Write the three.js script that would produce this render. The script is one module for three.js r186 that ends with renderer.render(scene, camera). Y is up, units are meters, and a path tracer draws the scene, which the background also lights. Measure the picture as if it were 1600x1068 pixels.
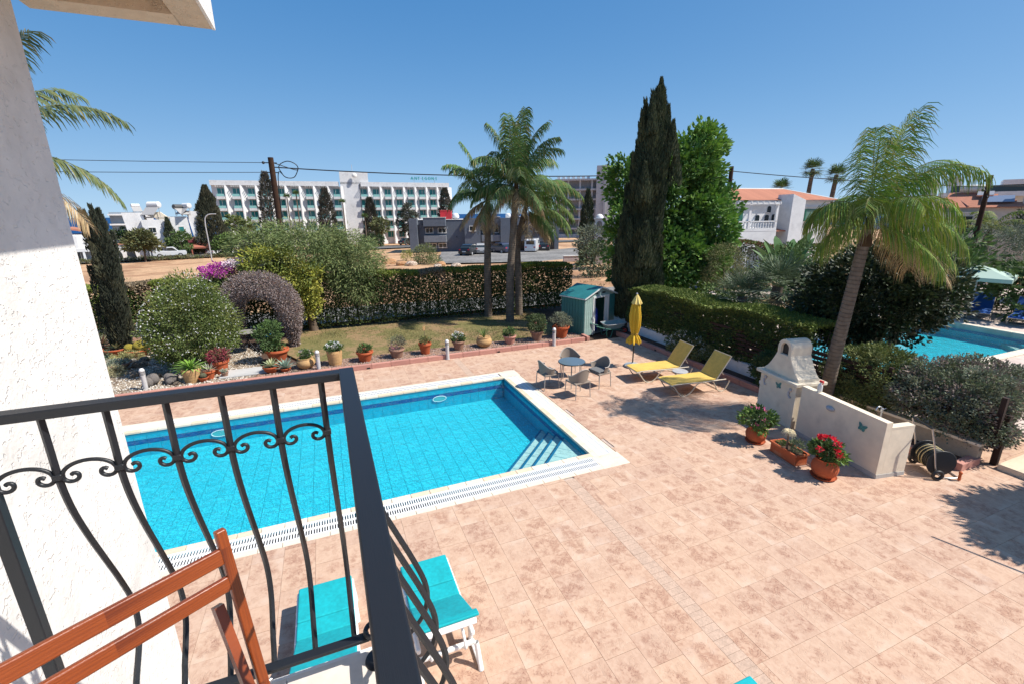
import * as THREE from 'three';
import { mergeGeometries, toCreasedNormals } from 'three/addons/utils/BufferGeometryUtils.js';
import { RoundedBoxGeometry } from 'three/addons/geometries/RoundedBoxGeometry.js';

// ---------- camera, sky, sun, exposure ----------
const scene = new THREE.Scene();
const camera = new THREE.PerspectiveCamera(73.5, 1600 / 1068, 0.05, 6000);
camera.rotation.order = 'YXZ';
camera.position.set(0, 4.7, 0);
camera.rotation.set(-15.7 * Math.PI / 180, -21.9 * Math.PI / 180, -0.55 * Math.PI / 180);
const SUN = new THREE.Vector3(0.858 * 0.629, 0.777, 0.513 * 0.629).normalize();
const sun = new THREE.DirectionalLight(new THREE.Color().setRGB(1, 0.945, 0.86), 4.6);
sun.position.copy(SUN).multiplyScalar(120);
sun.castShadow = true; sun.shadow.mapSize.set(4096, 4096);
Object.assign(sun.shadow.camera, { left: -60, right: 60, top: 60, bottom: -60, near: 1, far: 400 });
scene.add(sun); scene.add(sun.target);
const SKY_GAIN = 1.0;
{ // clear blue sky: deeper overhead, paler towards the horizon, a bright aureole round the sun
  const W = 512, Hh = 256, d = new Float32Array(W * Hh * 4);
  const zen = [0.015, 0.08, 0.25], mid = [0.055, 0.235, 0.51], hor = [0.32, 0.465, 0.60];
  for (let j = 0; j < Hh; j++) for (let i = 0; i < W; i++) {
    const el = ((j + 0.5) / Hh - 0.5) * Math.PI, az = ((i + 0.5) / W - 0.5) * 2 * Math.PI;
    const x = Math.cos(el) * Math.cos(az), y = Math.sin(el), z = Math.cos(el) * Math.sin(az);
    const t = Math.max(0, y), a = Math.exp(-t * 6.8), b = Math.exp(-t * 2.0);
    const c = Math.max(0, x * SUN.x + y * SUN.y + z * SUN.z), glow = 0.27 * c * c + 0.2 * Math.pow(c, 4) + 0.5 * Math.pow(c, 24);
    const k = (j * W + i) * 4;
    for (let n = 0; n < 3; n++) {
      let v = zen[n] + (mid[n] - zen[n]) * b; v = v + (hor[n] - v) * a;
      d[k + n] = (v + glow * [0.55, 0.62, 0.7][n] * 0.55) * SKY_GAIN;
    }
    d[k + 3] = 1;
  }
  const sky = new THREE.DataTexture(d, W, Hh, THREE.RGBAFormat, THREE.FloatType);
  sky.mapping = THREE.EquirectangularReflectionMapping; sky.magFilter = sky.minFilter = THREE.LinearFilter;
  sky.wrapS = THREE.RepeatWrapping; sky.needsUpdate = true;
  scene.background = sky; scene.environment = sky;
}
const renderer = new THREE.WebGLRenderer({ antialias: true });
renderer.toneMapping = THREE.LinearToneMapping;
renderer.toneMappingExposure = 1.52;
renderer.shadowMap.enabled = true;

// ---------- helpers ----------
const V = (x, y, z) => new THREE.Vector3(x, y, z);
function rng(seed) { let a = seed >>> 0; return () => { a = (a + 0x6D2B79F5) | 0; let t = Math.imul(a ^ (a >>> 15), 1 | a); t = (t + Math.imul(t ^ (t >>> 7), 61 | t)) ^ t; return ((t ^ (t >>> 14)) >>> 0) / 4294967296; }; }
const lerp = (a, b, t) => a + (b - a) * t, clamp = (x, a = 0, b = 1) => Math.min(b, Math.max(a, x));
const smooth = (a, b, x) => { const t = clamp((x - a) / (b - a)); return t * t * (3 - 2 * t); };
const used = {};
function uniq(n) { if (!(n in used)) { used[n] = 0; return n; } used[n]++; return n + '_' + String(used[n]).padStart(3, '0'); }
function tag(o, label, category, group, kind) { o.userData.label = label; if (category) o.userData.category = category; if (group) o.userData.group = group; if (kind) o.userData.kind = kind; return o; }
function thing(name, label, category, pos = [0, 0, 0], turn = 0, group) { const o = new THREE.Group(); o.name = uniq(name); o.position.set(...pos); o.rotation.y = turn; scene.add(o); return tag(o, label, category, group); }
function part(parent, name, geo, m, label) { const o = new THREE.Mesh(geo, m); o.name = parent === scene ? uniq(name) : name; o.castShadow = o.receiveShadow = true; parent.add(o); if (label) o.userData.label = label; return o; }
function struct(name, label, geo, m) { const o = part(scene, name, geo, m); o.userData.kind = 'structure'; o.userData.label = label; return o; }
function structGroup(name, label) { const o = new THREE.Group(); o.name = uniq(name); o.userData = { kind: 'structure', label }; scene.add(o); return o; }
function copyOf(o, label, pos, turn) { const c = o.clone(); c.name = uniq(o.name.replace(/_\d{3}$/, '')); c.userData = { ...o.userData, label }; if (pos) c.position.set(...pos); if (turn !== undefined) c.rotation.y = turn; scene.add(c); return c; }
function J(list) { // join geometries, keeping position, normal, uv (and colour when all have it)
  const col = list.every(g => g.attributes.color);
  const out = list.map(g => { let h = g.index ? g.toNonIndexed() : g; if (!h.attributes.normal) h.computeVertexNormals(); if (!h.attributes.uv) h.setAttribute('uv', new THREE.BufferAttribute(new Float32Array(h.attributes.position.count * 2), 2)); for (const k of Object.keys(h.attributes)) if (!['position', 'normal', 'uv'].includes(k) && !(k === 'color' && col)) h.deleteAttribute(k); h.morphAttributes = {}; return h; });
  return mergeGeometries(out);
}
function B(w, h, d, x = 0, y = 0, z = 0, rot) { // box with uv in metres, centred at x,y,z
  const g = new THREE.BoxGeometry(w, h, d), uv = g.attributes.uv, s = [[d, h], [d, h], [w, d], [w, d], [w, h], [w, h]];
  for (let i = 0; i < 24; i++) { const f = i >> 2; uv.setXY(i, uv.getX(i) * s[f][0] + x * 0.37 + f * 0.21, uv.getY(i) * s[f][1] + z * 0.29); }
  if (rot) { if (rot[0]) g.rotateX(rot[0]); if (rot[2]) g.rotateZ(rot[2]); if (rot[1]) g.rotateY(rot[1]); }
  return g.translate(x, y, z);
}
const RB = (w, h, d, r, x = 0, y = 0, z = 0) => new RoundedBoxGeometry(w, h, d, 2, r).translate(x, y, z);
function bar(p, q, r0, r1 = r0, n = 8) { // tapered cylinder between two points
  const a = V(...p), b = V(...q), d = b.clone().sub(a), L = d.length();
  const g = new THREE.CylinderGeometry(r1, r0, L, n, 1); g.translate(0, L / 2, 0);
  g.applyQuaternion(new THREE.Quaternion().setFromUnitVectors(V(0, 1, 0), d.normalize())); return g.translate(a.x, a.y, a.z);
}
function beam(p, q, w, h) { // square bar between two points, h measured upwards
  const a = V(...p), b = V(...q), d = b.clone().sub(a), L = d.length();
  const g = B(w, h, L); const m = new THREE.Matrix4().lookAt(b, a, Math.abs(d.y) > 0.95 * L ? V(1, 0, 0) : V(0, 1, 0)); g.applyMatrix4(m); return g.translate((a.x + b.x) / 2, (a.y + b.y) / 2, (a.z + b.z) / 2);
}
function tube(pts, r, n = 8, seg, flat) {
  const c = new THREE.CatmullRomCurve3(pts.map(p => V(...p)), false, 'centripetal');
  let g = new THREE.TubeGeometry(c, seg || pts.length * 4, r, n, false);
  if (flat) { g = g.toNonIndexed(); g.deleteAttribute('normal'); g.computeVertexNormals(); }
  return g;
}
const lathe = (pts, n = 28) => new THREE.LatheGeometry(pts.map(p => new THREE.Vector2(p[0], p[1])), n);
function prism(pts, y0, y1) { // plan polygon [x,z] from y0 to y1
  const s = new THREE.Shape(pts.map(p => new THREE.Vector2(p[0], -p[1])));
  return new THREE.ExtrudeGeometry(s, { depth: y1 - y0, bevelEnabled: false }).rotateX(-Math.PI / 2).translate(0, y0, 0);
}
function extr(pts, depth, bevel = 0) { // outline in x,y, extruded along +z
  const s = pts instanceof THREE.Shape ? pts : new THREE.Shape(pts.map(p => new THREE.Vector2(p[0], p[1])));
  return new THREE.ExtrudeGeometry(s, { depth, bevelEnabled: bevel > 0, bevelSize: bevel, bevelThickness: bevel, bevelSegments: 2, curveSegments: 16 });
}
function uvScale(g, s) { const u = g.attributes.uv; for (let i = 0; i < u.count; i++) u.setXY(i, u.getX(i) * s, u.getY(i) * s); return g; }
function uvWorldXZ(g, s = 1, ox = 0, oz = 0) { const p = g.attributes.position, u = new Float32Array(p.count * 2); for (let i = 0; i < p.count; i++) { u[2 * i] = (p.getX(i) + ox) * s; u[2 * i + 1] = (p.getZ(i) + oz) * s; } g.setAttribute('uv', new THREE.BufferAttribute(u, 2)); return g; }

// tileable value noise
function lattice(n, seed) { const r = rng(seed), a = new Float32Array(n * n); for (let i = 0; i < a.length; i++) a[i] = r(); return (x, y) => { x = ((x % n) + n) % n; y = ((y % n) + n) % n; const i = Math.floor(x), j = Math.floor(y), i1 = (i + 1) % n, j1 = (j + 1) % n; let u = x - i, v = y - j; u = u * u * (3 - 2 * u); v = v * v * (3 - 2 * v); return lerp(lerp(a[j * n + i], a[j * n + i1], u), lerp(a[j1 * n + i], a[j1 * n + i1], u), v); }; }
function fbm(base, oct, seed) { const L = []; for (let o = 0; o < oct; o++) L.push(lattice(base << o, seed + o * 17)); return (u, v) => { let s = 0, a = 0.5, t = 0; for (let o = 0; o < oct; o++) { s += a * L[o](u * (base << o), v * (base << o)); t += a; a *= 0.55; } return s / t; }; }
function tex(size, fn, srgb, sy = size) { // fn(u,v) -> grey or [r,g,b] in 0..1
  const d = new Uint8Array(size * sy * 4);
  for (let j = 0; j < sy; j++) for (let i = 0; i < size; i++) { const c = fn(i / size, j / sy), k = (j * size + i) * 4; if (typeof c === 'number') d[k] = d[k + 1] = d[k + 2] = clamp(c) * 255; else { d[k] = clamp(c[0]) * 255; d[k + 1] = clamp(c[1]) * 255; d[k + 2] = clamp(c[2]) * 255; } d[k + 3] = 255; }
  const t = new THREE.DataTexture(d, size, sy); t.wrapS = t.wrapT = THREE.RepeatWrapping; t.magFilter = THREE.LinearFilter; t.minFilter = THREE.LinearMipmapLinearFilter; t.generateMipmaps = true; if (srgb) t.colorSpace = THREE.SRGBColorSpace; t.needsUpdate = true; return t;
}
function rep(t, sx, sy = sx) { const c = t.clone(); c.repeat.set(sx, sy); c.needsUpdate = true; return c; }
const mixc = (a, b, t) => [lerp(a[0], b[0], t), lerp(a[1], b[1], t), lerp(a[2], b[2], t)];
const T = {};
{
  const f1 = fbm(4, 6, 11), f2 = fbm(8, 5, 23), f3 = fbm(32, 3, 5), f4 = fbm(2, 5, 77);
  T.mottle = tex(512, (u, v) => 0.93 + 0.18 * (f1(u, v) - 0.5) + 0.14 * (f3(u, v) - 0.5), true);
  T.dirt = tex(512, (u, v) => { const a = f4(u, v), b = f3(u, v); return 0.955 + 0.16 * (a - 0.5) + 0.08 * (b - 0.5) - 0.05 * smooth(0.6, 0.7, f1(u, v)); }, true);
  T.fine = tex(512, (u, v) => 0.6 * f3(u, v) + 0.4 * f2(u, v));
  // coarse white stucco with pits
  const s1 = fbm(40, 3, 91), s2 = fbm(12, 3, 37);
  T.stucco = tex(1024, (u, v) => { const a = s1(u, v), b = s2(u, v); return 0.55 + 0.5 * (b - 0.5) + 0.5 * (a - 0.5) - smooth(0.62, 0.75, a) * 0.5; });
  // stamped stone: swirling ridges over mottled peach and brown
  const w1 = fbm(5, 4, 301), w2 = fbm(5, 4, 407), w3 = fbm(3, 5, 505), w4 = fbm(24, 4, 606);
  const ridge = (u, v) => { const q = w1(u + 0.1 * w2(u, v), v + 0.12 * w1(v, u)); return Math.abs(((q * 9) % 1) - 0.5) * 2; };
  // sixteen stamped slabs in one sheet: pale edges, brown release powder caught in the crinkled middle of each slab
  const cell = (u, v) => { const x = (u * 4) % 1, y = (v * 4) % 1, d = Math.min(x, 1 - x, y, 1 - y), k = Math.floor(u * 4) + 4 * Math.floor(v * 4); return [smooth(0.02, 0.2, d), ((k * 7) % 16) / 16]; };
  const w5 = fbm(64, 3, 707), fineRidge = (u, v) => { const q = w1(u * 2 + 0.12 * w4(u, v), v * 2 + 0.1 * w4(v, u)); return Math.abs(((q * 13) % 1) - 0.5) * 2; };
  T.stone = tex(1024, (u, v) => { const [e, k] = cell(u, v), m = w3(u, v), n = w4(u, v), g5 = w5(u, v), q = w2(u * 2 + 0.3, v * 2), r = fineRidge(u, v); const bl = smooth(0.36, 0.6, (m * 0.35 + q * 0.65) + (e - 0.85) * 0.07 + (k - 0.5) * 0.16), gr = smooth(0.36, 0.62, n * 0.5 + g5 * 0.5), cr = smooth(0.62, 0.95, r) * smooth(0.4, 0.55, n); let c = mixc([0.885, 0.755, 0.655], [0.825, 0.68, 0.58], 0.5 * gr + 0.5 * q); c = mixc(c, [0.735, 0.565, 0.475], bl * (0.12 + 0.42 * gr + 0.25 * cr)); c = mixc(c, [0.62, 0.46, 0.39], bl * cr * (0.2 + 0.4 * gr)); return mixc(c, [0.935, 0.845, 0.765], smooth(0.60, 0.76, w1(v, u)) * (0.15 + 0.4 * gr)); }, true);
  T.stoneBump = tex(1024, (u, v) => { const [e] = cell(u, v); return 0.55 - 0.3 * smooth(0.6, 0.95, fineRidge(u, v)) * smooth(0.4, 0.55, w4(u, v)) * e + 0.4 * (w4(u, v) - 0.5) + 0.2 * (w5(u, v) - 0.5); });
  // wood grain along v
  const g1 = fbm(3, 5, 811), g2 = fbm(16, 4, 823);
  T.wood = tex(512, (u, v) => { const w = g1(u, v * 0.25), r = Math.sin((u * 5 + w * 1.6) * 6.283 * 3) * 0.5 + 0.5; const n = g2(u, v * 0.12); return mixc([0.66, 0.34, 0.14], [0.38, 0.15, 0.06], 0.55 * r * n + 0.5 * smooth(0.4, 0.75, w)); }, true);
  T.bark = tex(512, (u, v) => { const n = g2(u, v), m = g1(u, v); return mixc([0.62, 0.56, 0.5], [0.36, 0.31, 0.27], 0.7 * n + 0.3 * m); }, true);
  T.palmBark = tex(512, (u, v) => { const n = g2(u, v), ring = Math.abs(((v * 22 + 0.9 * (w3(u, v) - .5)) % 1) - 0.5) * 2; return mixc([0.62, 0.57, 0.51], [0.36, 0.31, 0.27], 0.6 * n + 0.22 * smooth(0.6, 1, ring)); }, true);
  T.palmBump = tex(512, (u, v) => { const n = g2(u, v), ring = Math.abs(((v * 22 + 0.9 * (w3(u, v) - .5)) % 1) - 0.5) * 2; return 0.4 * n + 0.6 * (1 - smooth(0.7, 1, ring)); });
  T.lawn = tex(1024, (u, v) => { const m = w3(u, v), n = w4(u, v), f = f3(u, v); let c = mixc([0.56, 0.52, 0.32], [0.68, 0.56, 0.41], smooth(0.38, 0.58, m)); c = mixc(c, [0.42, 0.43, 0.22], smooth(0.45, 0.7, n) * 0.5); c = mixc(c, [0.66, 0.55, 0.40], smooth(0.62, 0.75, f) * 0.5); return c; }, true);
  T.sand = tex(1024, (u, v) => { const m = w3(u, v), n = w4(u, v), f = f3(u, v); let c = mixc([0.80, 0.65, 0.50], [0.66, 0.50, 0.37], smooth(0.4, 0.65, m)); c = mixc(c, [0.90, 0.82, 0.72], smooth(0.6, 0.72, f4(u, v)) * 0.8); return mixc(c, [0.5, 0.42, 0.30], smooth(0.58, 0.78, n) * 0.45 + smooth(.6, .8, f) * .2); }, true);
  T.gravel = tex(512, (u, v) => { const n = f3(u, v), m = f2(u, v); return mixc([0.55, 0.48, 0.42], [0.95, 0.90, 0.83], smooth(0.3, 0.65, 0.7 * n + 0.3 * m)); }, true);
  T.soil = tex(512, (u, v) => mixc([0.24, 0.17, 0.13], [0.44, 0.34, 0.28], f3(u, v) * 0.7 + f1(u, v) * 0.3), true);
  T.clay = tex(512, (u, v) => { const m = f4(u, v), n = f3(u, v); let c = mixc([0.80, 0.42, 0.24], [0.66, 0.30, 0.16], m * 0.6 + n * 0.4); return mixc(c, [0.86, 0.68, 0.55], smooth(0.62, 0.8, f1(v, u)) * 0.4); }, true);
  T.asphalt = tex(512, (u, v) => 0.55 + 0.25 * (f3(u, v) - 0.5) + 0.3 * (f4(u, v) - 0.5), true);
  T.causticSpeckle = tex(256, (() => { const r = rng(42), a = new Float32Array(65536); for (let i = 0; i < 65536; i++) a[i] = r(); return (u, v) => { const i = Math.floor(u * 40), j = Math.floor(v * 40); return 0.7 + 0.3 * a[j * 211 + i]; }; })(), true);  // random speckle painted in for the sparkle of sunlight through water
  const r1 = fbm(6, 4, 901), r2 = fbm(14, 4, 911);
  T.ripple = tex(1024, (u, v) => 0.5 * Math.abs(r1(u + .06 * r2(v, u), v) - 0.5) * 2 + 0.5 * Math.abs(r2(u, v) - 0.5) * 2);
}
const rgb = (r, g, b) => new THREE.Color().setRGB(r, g, b);
function mat(c, o = {}) { const { bump, bumpScale = 0.004, map, ...r } = o; const m = new THREE.MeshPhysicalMaterial({ color: Array.isArray(c) ? rgb(...c) : c, roughness: 0.75, ...r }); if (map) m.map = map; if (bump) { m.bumpMap = bump; m.bumpScale = bumpScale; } return m; }
const leafM = (rough = 0.92, tr = 0.17) => new THREE.MeshPhysicalMaterial({ color: rgb(1, 1, 1), vertexColors: true, roughness: rough, transmission: tr, thickness: 0, side: THREE.DoubleSide });
const vcM = (rough = 0.7) => new THREE.MeshPhysicalMaterial({ color: rgb(1, 1, 1), vertexColors: true, roughness: rough, side: THREE.DoubleSide });
const M = {
  leaf: leafM(), leafGloss: leafM(0.55, 0.12), vc: vcM(0.8), petal: leafM(0.9, 0.25),
  stucco: mat([0.80, 0.79, 0.76], { map: rep(T.dirt, 0.5), bump: rep(T.stucco, 1.6), bumpScale: 0.0045, roughness: 0.95 }),
  white: mat([0.78, 0.78, 0.77], { map: rep(T.dirt, 0.3), roughness: 0.9 }),
  cream: mat([0.83, 0.715, 0.555], { map: rep(T.dirt, 0.25), bump: rep(T.fine, 3), bumpScale: 0.002, roughness: 0.9 }),
  iron: mat([0.012, 0.014, 0.018], { roughness: 0.42, bump: rep(T.fine, 3), bumpScale: 0.0002, specularIntensity: 0.8 }),
  teak: mat([0.64, 0.54, 0.40], { map: T.wood, roughness: 0.4, bump: rep(T.fine, 2), bumpScale: 0.0008, clearcoat: 0.25, clearcoatRoughness: 0.35 }),
  plastic: mat([0.78, 0.78, 0.77], { roughness: 0.38 }),
  turquoise: mat([0.0, 0.40, 0.44], { map: rep(T.mottle, 1), bump: rep(T.fine, 14), bumpScale: 0.0012, roughness: 0.85, sheen: 0.3, sheenRoughness: 0.6 }),
  terracotta: mat([0.82, 0.82, 0.82], { map: T.clay, bump: rep(T.fine, 3), bumpScale: 0.002, roughness: 0.85 }),
  soil: mat([0.8, 0.8, 0.8], { map: T.soil, bump: rep(T.fine, 2), bumpScale: 0.02, roughness: 1 }),
  bark: mat([0.62, 0.58, 0.54], { map: T.bark, bump: T.bark, bumpScale: 0.02, roughness: 1 }),
  palmBark: mat([0.62, 0.6, 0.58], { map: T.palmBark, bump: T.palmBump, bumpScale: 0.02, roughness: 0.95 }),
  steel: mat([0.5, 0.5, 0.51], { metalness: 0.9, roughness: 0.35 }),
  greyMetal: mat([0.46, 0.46, 0.47], { roughness: 0.5, map: rep(T.mottle, 2) }),
  glassDark: mat([0.02, 0.03, 0.035], { roughness: 0.08, specularIntensity: 1 }),
  black: mat([0.015, 0.015, 0.016], { roughness: 0.5 }),
};
// foliage collector: each leaf is a folded four-cornered face with its own colour
const gain = v => Math.min(0.8, v * 1.34);
class Fol {
  constructor(seed = 1) { this.p = []; this.c = []; this.i = []; this.r = rng(seed); }
  leaf(x, y, z, dx, dy, dz, len, wid, col, fold = 0.25) {
    let l = Math.hypot(dx, dy, dz) || 1; dx /= l; dy /= l; dz /= l;
    const r = this.r; let ux = r() - 0.5, uy = r() - 0.5, uz = r() - 0.5, d = ux * dx + uy * dy + uz * dz; ux -= d * dx; uy -= d * dy; uz -= d * dz; l = Math.hypot(ux, uy, uz) || 1; ux /= l; uy /= l; uz /= l;
    const nx = dy * uz - dz * uy, ny = dz * ux - dx * uz, nz = dx * uy - dy * ux, w = wid / 2, f = fold * w, m = len * 0.45, n = this.p.length / 3;
    this.p.push(x, y, z, x + dx * m + ux * w + nx * f, y + dy * m + uy * w + ny * f, z + dz * m + uz * w + nz * f, x + dx * len, y + dy * len, z + dz * len, x + dx * m - ux * w + nx * f, y + dy * m - uy * w + ny * f, z + dz * m - uz * w + nz * f);
    const q = [gain(col[0]), gain(col[1]), gain(col[2])]; for (let k = 0; k < 4; k++) this.c.push(q[0], q[1], q[2]);
    this.i.push(n, n + 1, n + 2, n, n + 2, n + 3);
  }
  blade(pts, wid, col, tip = col) { // strip through points, width taper, lying across the given side vectors
    const n = this.p.length / 3, K = pts.length;
    for (let k = 0; k < K; k++) { const t = k / (K - 1), w = wid * (k === K - 1 ? 0.08 : Math.sin(0.5 + 2.4 * t) * 0.5 + 0.15), [x, y, z, sx, sy, sz] = pts[k], c = mixc(col, tip, t).map(gain); this.p.push(x - sx * w, y - sy * w, z - sz * w, x + sx * w, y + sy * w, z + sz * w); this.c.push(...c, ...c); if (k) { const a = n + 2 * k - 2; this.i.push(a, a + 1, a + 3, a, a + 3, a + 2); } }
  }
  geo() { const g = new THREE.BufferGeometry(); g.setAttribute('position', new THREE.Float32BufferAttribute(this.p, 3)); g.setAttribute('color', new THREE.Float32BufferAttribute(this.c, 3)); g.setIndex(this.p.length / 3 > 65535 ? new THREE.Uint32BufferAttribute(this.i, 1) : new THREE.Uint16BufferAttribute(this.i, 1)); return g; }
}
const vary = (r, c, a) => { const k = 1 + (r() - 0.5) * a, h = (r() - 0.5) * a * 0.35; return [c[0] * k * (1 + h), c[1] * k, c[2] * k * (1 - h)]; };
const pick = (r, list) => list[Math.floor(r() * list.length)];
function onSphere(r) { const u = r() * 2 - 1, a = r() * 6.2832, s = Math.sqrt(1 - u * u); return [s * Math.cos(a), u, s * Math.sin(a)]; }
// clumps of leaves spread over and through a lumpy ellipsoid
function clumps(f, o) { // o: c [x,y,z], R [rx,ry,rz], n clumps, rc clump radius, per leaves, len, wid, cols, fill 0..1 inner share, up tilt, low: lowest y
  const r = f.r;
  for (let k = 0; k < o.n; k++) {
    const s = onSphere(r), q = r() < (o.fill ?? 0.25) ? 0.45 + 0.4 * r() : 0.86 + 0.2 * r();
    const cx = o.c[0] + s[0] * o.R[0] * q, cy = o.c[1] + s[1] * o.R[1] * q, cz = o.c[2] + s[2] * o.R[2] * q, rc = o.rc * (0.7 + 0.6 * r());
    const tone = 1 + (r() - 0.5) * (o.tone ?? 0.35), base = pick(r, o.cols);
    for (let i = 0; i < o.per; i++) {
      const t = onSphere(r), e = Math.pow(r(), 0.45) * rc, x = cx + t[0] * e, y = cy + t[1] * e * 0.8, z = cz + t[2] * e;
      if (o.low !== undefined && y < o.low) continue;
      const c = vary(r, base, 0.35); const L = o.len * (0.7 + 0.6 * r());
      f.leaf(x, y, z, t[0] + s[0] * 0.9 + (r() - .5) * .7, t[1] + s[1] * 0.5 + (o.up ?? 0.15) + (r() - .5) * .7, t[2] + s[2] * 0.9 + (r() - .5) * .7, L, o.wid * (0.8 + 0.4 * r()), [c[0] * tone, c[1] * tone, c[2] * tone]);
    }
  }
  return f;
}
// leaves over a box-shaped hedge between two plan points
function hedgeLeaves(f, o) { // a,b [x,z]; w width; y0,y1; n; len; wid; cols; topCols; wob; gap: share of thin lower part
  const r = f.r, dx = o.b[0] - o.a[0], dz = o.b[1] - o.a[1], L = Math.hypot(dx, dz), ux = dx / L, uz = dz / L, nx = -uz, nz = ux, lump = fbm(4, 3, o.seed || 3);
  for (let k = 0; k < o.n; k++) {
    const s = r() * L, side = r(); let y, off, nrm;
    const bumpy = (lump(s * 0.13, 0.3) - 0.5) * (o.wob ?? 0.3);
    if (side < (o.topShare ?? 0.3)) { off = (r() - 0.5) * o.w; y = o.y1 + bumpy - 0.12 * r() * r() - Math.pow(Math.abs(off) / o.w * 2, 3) * 0.08; nrm = [(r() - .5) * .8, 1, (r() - .5) * .8]; }
    else { const sg = r() < (o.back ?? 0.3) ? -1 : 1, h = Math.pow(r(), o.lowThin ?? 0.85), depth = 0.3 * r() * r(); y = o.y0 + (o.y1 - o.y0 + bumpy) * h; off = sg * (o.w / 2 - depth + (lump(s * 0.21 + 7, h * 0.4) - 0.5) * (o.wob ?? 0.3)); nrm = [nx * sg, 0.35, nz * sg]; }
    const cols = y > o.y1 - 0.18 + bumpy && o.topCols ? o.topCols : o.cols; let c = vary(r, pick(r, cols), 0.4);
    if (o.dry && lump(s * 0.09 + 3, 1.7 + y * .06) > o.dry) c = vary(r, pick(r, o.dryCols), 0.4);
    f.leaf(o.a[0] + ux * s + nx * off, y, o.a[1] + uz * s + nz * off, nrm[0] + (r() - .5) * 1.3, nrm[1] + (r() - .5) * 1.1, nrm[2] + (r() - .5) * 1.3, o.len * (0.7 + 0.6 * r()), o.wid * (0.8 + 0.4 * r()), c);
  }
  return f;
}
camera.far = 40000; camera.updateProjectionMatrix();
// ---------- terrain, sea ----------
function groundY(x, z) { const r = Math.hypot(x, z), a = z < 0 ? x / -z : 9, t = smooth(0.6, 0.9, a); let y = -0.35 - 0.021 * Math.max(0, Math.min(r, 150) - 24) * (1 - t); if (r > 150) y -= (r - 150) * 0.075 * (1 - t * smooth(2, 1, a)); return Math.max(y, -34); }
{
  const xs = [], zs = [];
  for (let x = -1400; x < -160; x += 80) xs.push(x);
  for (let x = -160; x < -9.6; x += 5) xs.push(x);
  xs.push(-9.7, -9.69, 0, 20, 40, 40.01); for (let x = 45; x < 160; x += 5) xs.push(x); for (let x = 160; x <= 1400; x += 80) xs.push(x);
  for (let z = 60; z > 9; z -= 10) zs.push(z); zs.push(8.01, 8, 0, -10, -21.2, -21.21); for (let z = -24; z > -160; z -= 4) zs.push(z); for (let z = -160; z >= -1000; z -= 60) zs.push(z);
  const p = [], idx = [], uv = [], n = fbm(8, 4, 71);
  for (const z of zs) for (const x of xs) { const inside = x >= -9.695 && x <= 40.005 && z <= 8.005 && z >= -21.205; let y = inside ? -1.4 : groundY(x, z); if (!inside && Math.hypot(x, z) < 140) y += (n(x * 0.011, z * 0.011) - 0.5) * 0.5 * smooth(24, 40, Math.hypot(x, z)) * (1 - smooth(70, 80, Math.hypot(x, z))); p.push(x, y, z); uv.push(x / 14, z / 14); }
  for (let j = 0; j < zs.length - 1; j++) for (let i = 0; i < xs.length - 1; i++) { const a = j * xs.length + i, b = a + xs.length; idx.push(a, a + 1, b, a + 1, b + 1, b); }
  const g = new THREE.BufferGeometry(); g.setAttribute('position', new THREE.Float32BufferAttribute(p, 3)); g.setAttribute('uv', new THREE.Float32BufferAttribute(uv, 2)); g.setIndex(idx); g.computeVertexNormals();
  struct('terrain', 'dry sandy ground sloping gently down to the sea', g, mat([0.84, 0.82, 0.81], { map: T.sand, bump: rep(T.fine, 4), bumpScale: 0.08, roughness: 1 }));
  struct('sea', 'deep blue sea on the horizon', new THREE.PlaneGeometry(60000, 30000).rotateX(-Math.PI / 2).translate(0, -33, -15600), mat([0.006, 0.05, 0.15], { roughness: 0.6, specularIntensity: 0.25, bump: rep(T.ripple, 3000, 1500), bumpScale: 0.2 }));
}
const onGround = (x, z) => groundY(x, z) + 0.03;
function strip(name, label, pts, w, m, lift) { // a road laid along plan points
  const c = new THREE.CatmullRomCurve3(pts.map(q => V(q[0], 0, q[1]))), N = 40, p = [], uv = [], idx = [];
  for (let i = 0; i <= N; i++) { const a = c.getPoint(i / N), t = c.getTangent(i / N), nx = -t.z, nz = t.x; for (const s of [-1, 1]) { const x = a.x + nx * s * w / 2, z = a.z + nz * s * w / 2; p.push(x, groundY(a.x, a.z) + lift, z); uv.push(x / 6, z / 6); } if (i) { const k = 2 * i - 2; idx.push(k, k + 1, k + 2, k + 1, k + 3, k + 2); } }
  const g = new THREE.BufferGeometry(); g.setAttribute('position', new THREE.Float32BufferAttribute(p, 3)); g.setAttribute('uv', new THREE.Float32BufferAttribute(uv, 2)); g.setIndex(idx); g.computeVertexNormals();
  return struct(name, label, g, m);
}
M.asphalt = mat([0.42, 0.41, 0.40], { map: T.asphalt, roughness: 0.95 });
M.paleRoad = mat([0.72, 0.69, 0.65], { map: T.asphalt, roughness: 0.95 });
strip('road', 'asphalt road crossing in front of the white houses', [[-120, -76], [-60, -82], [-24, -87], [-2, -92], [40, -100], [90, -104]], 6, M.asphalt, 0.28);
strip('pavement', 'pale pavement in front of the white arcade', [[-110, -84], [-60, -89], [-30, -93], [-14, -96]], 4, M.paleRoad, 0.34);
strip('lane', 'pale lane running behind the garden hedge', [[-60, -27], [-20, -24.4], [0, -24.2], [20, -24.6], [38, -27]], 3.6, M.paleRoad, 0.22);
strip('car_park', 'pale gravelled car park before the grey building', [[14.5, -62], [22, -60], [30, -58.5], [40, -60]], 17, M.paleRoad, 0.24);
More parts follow.
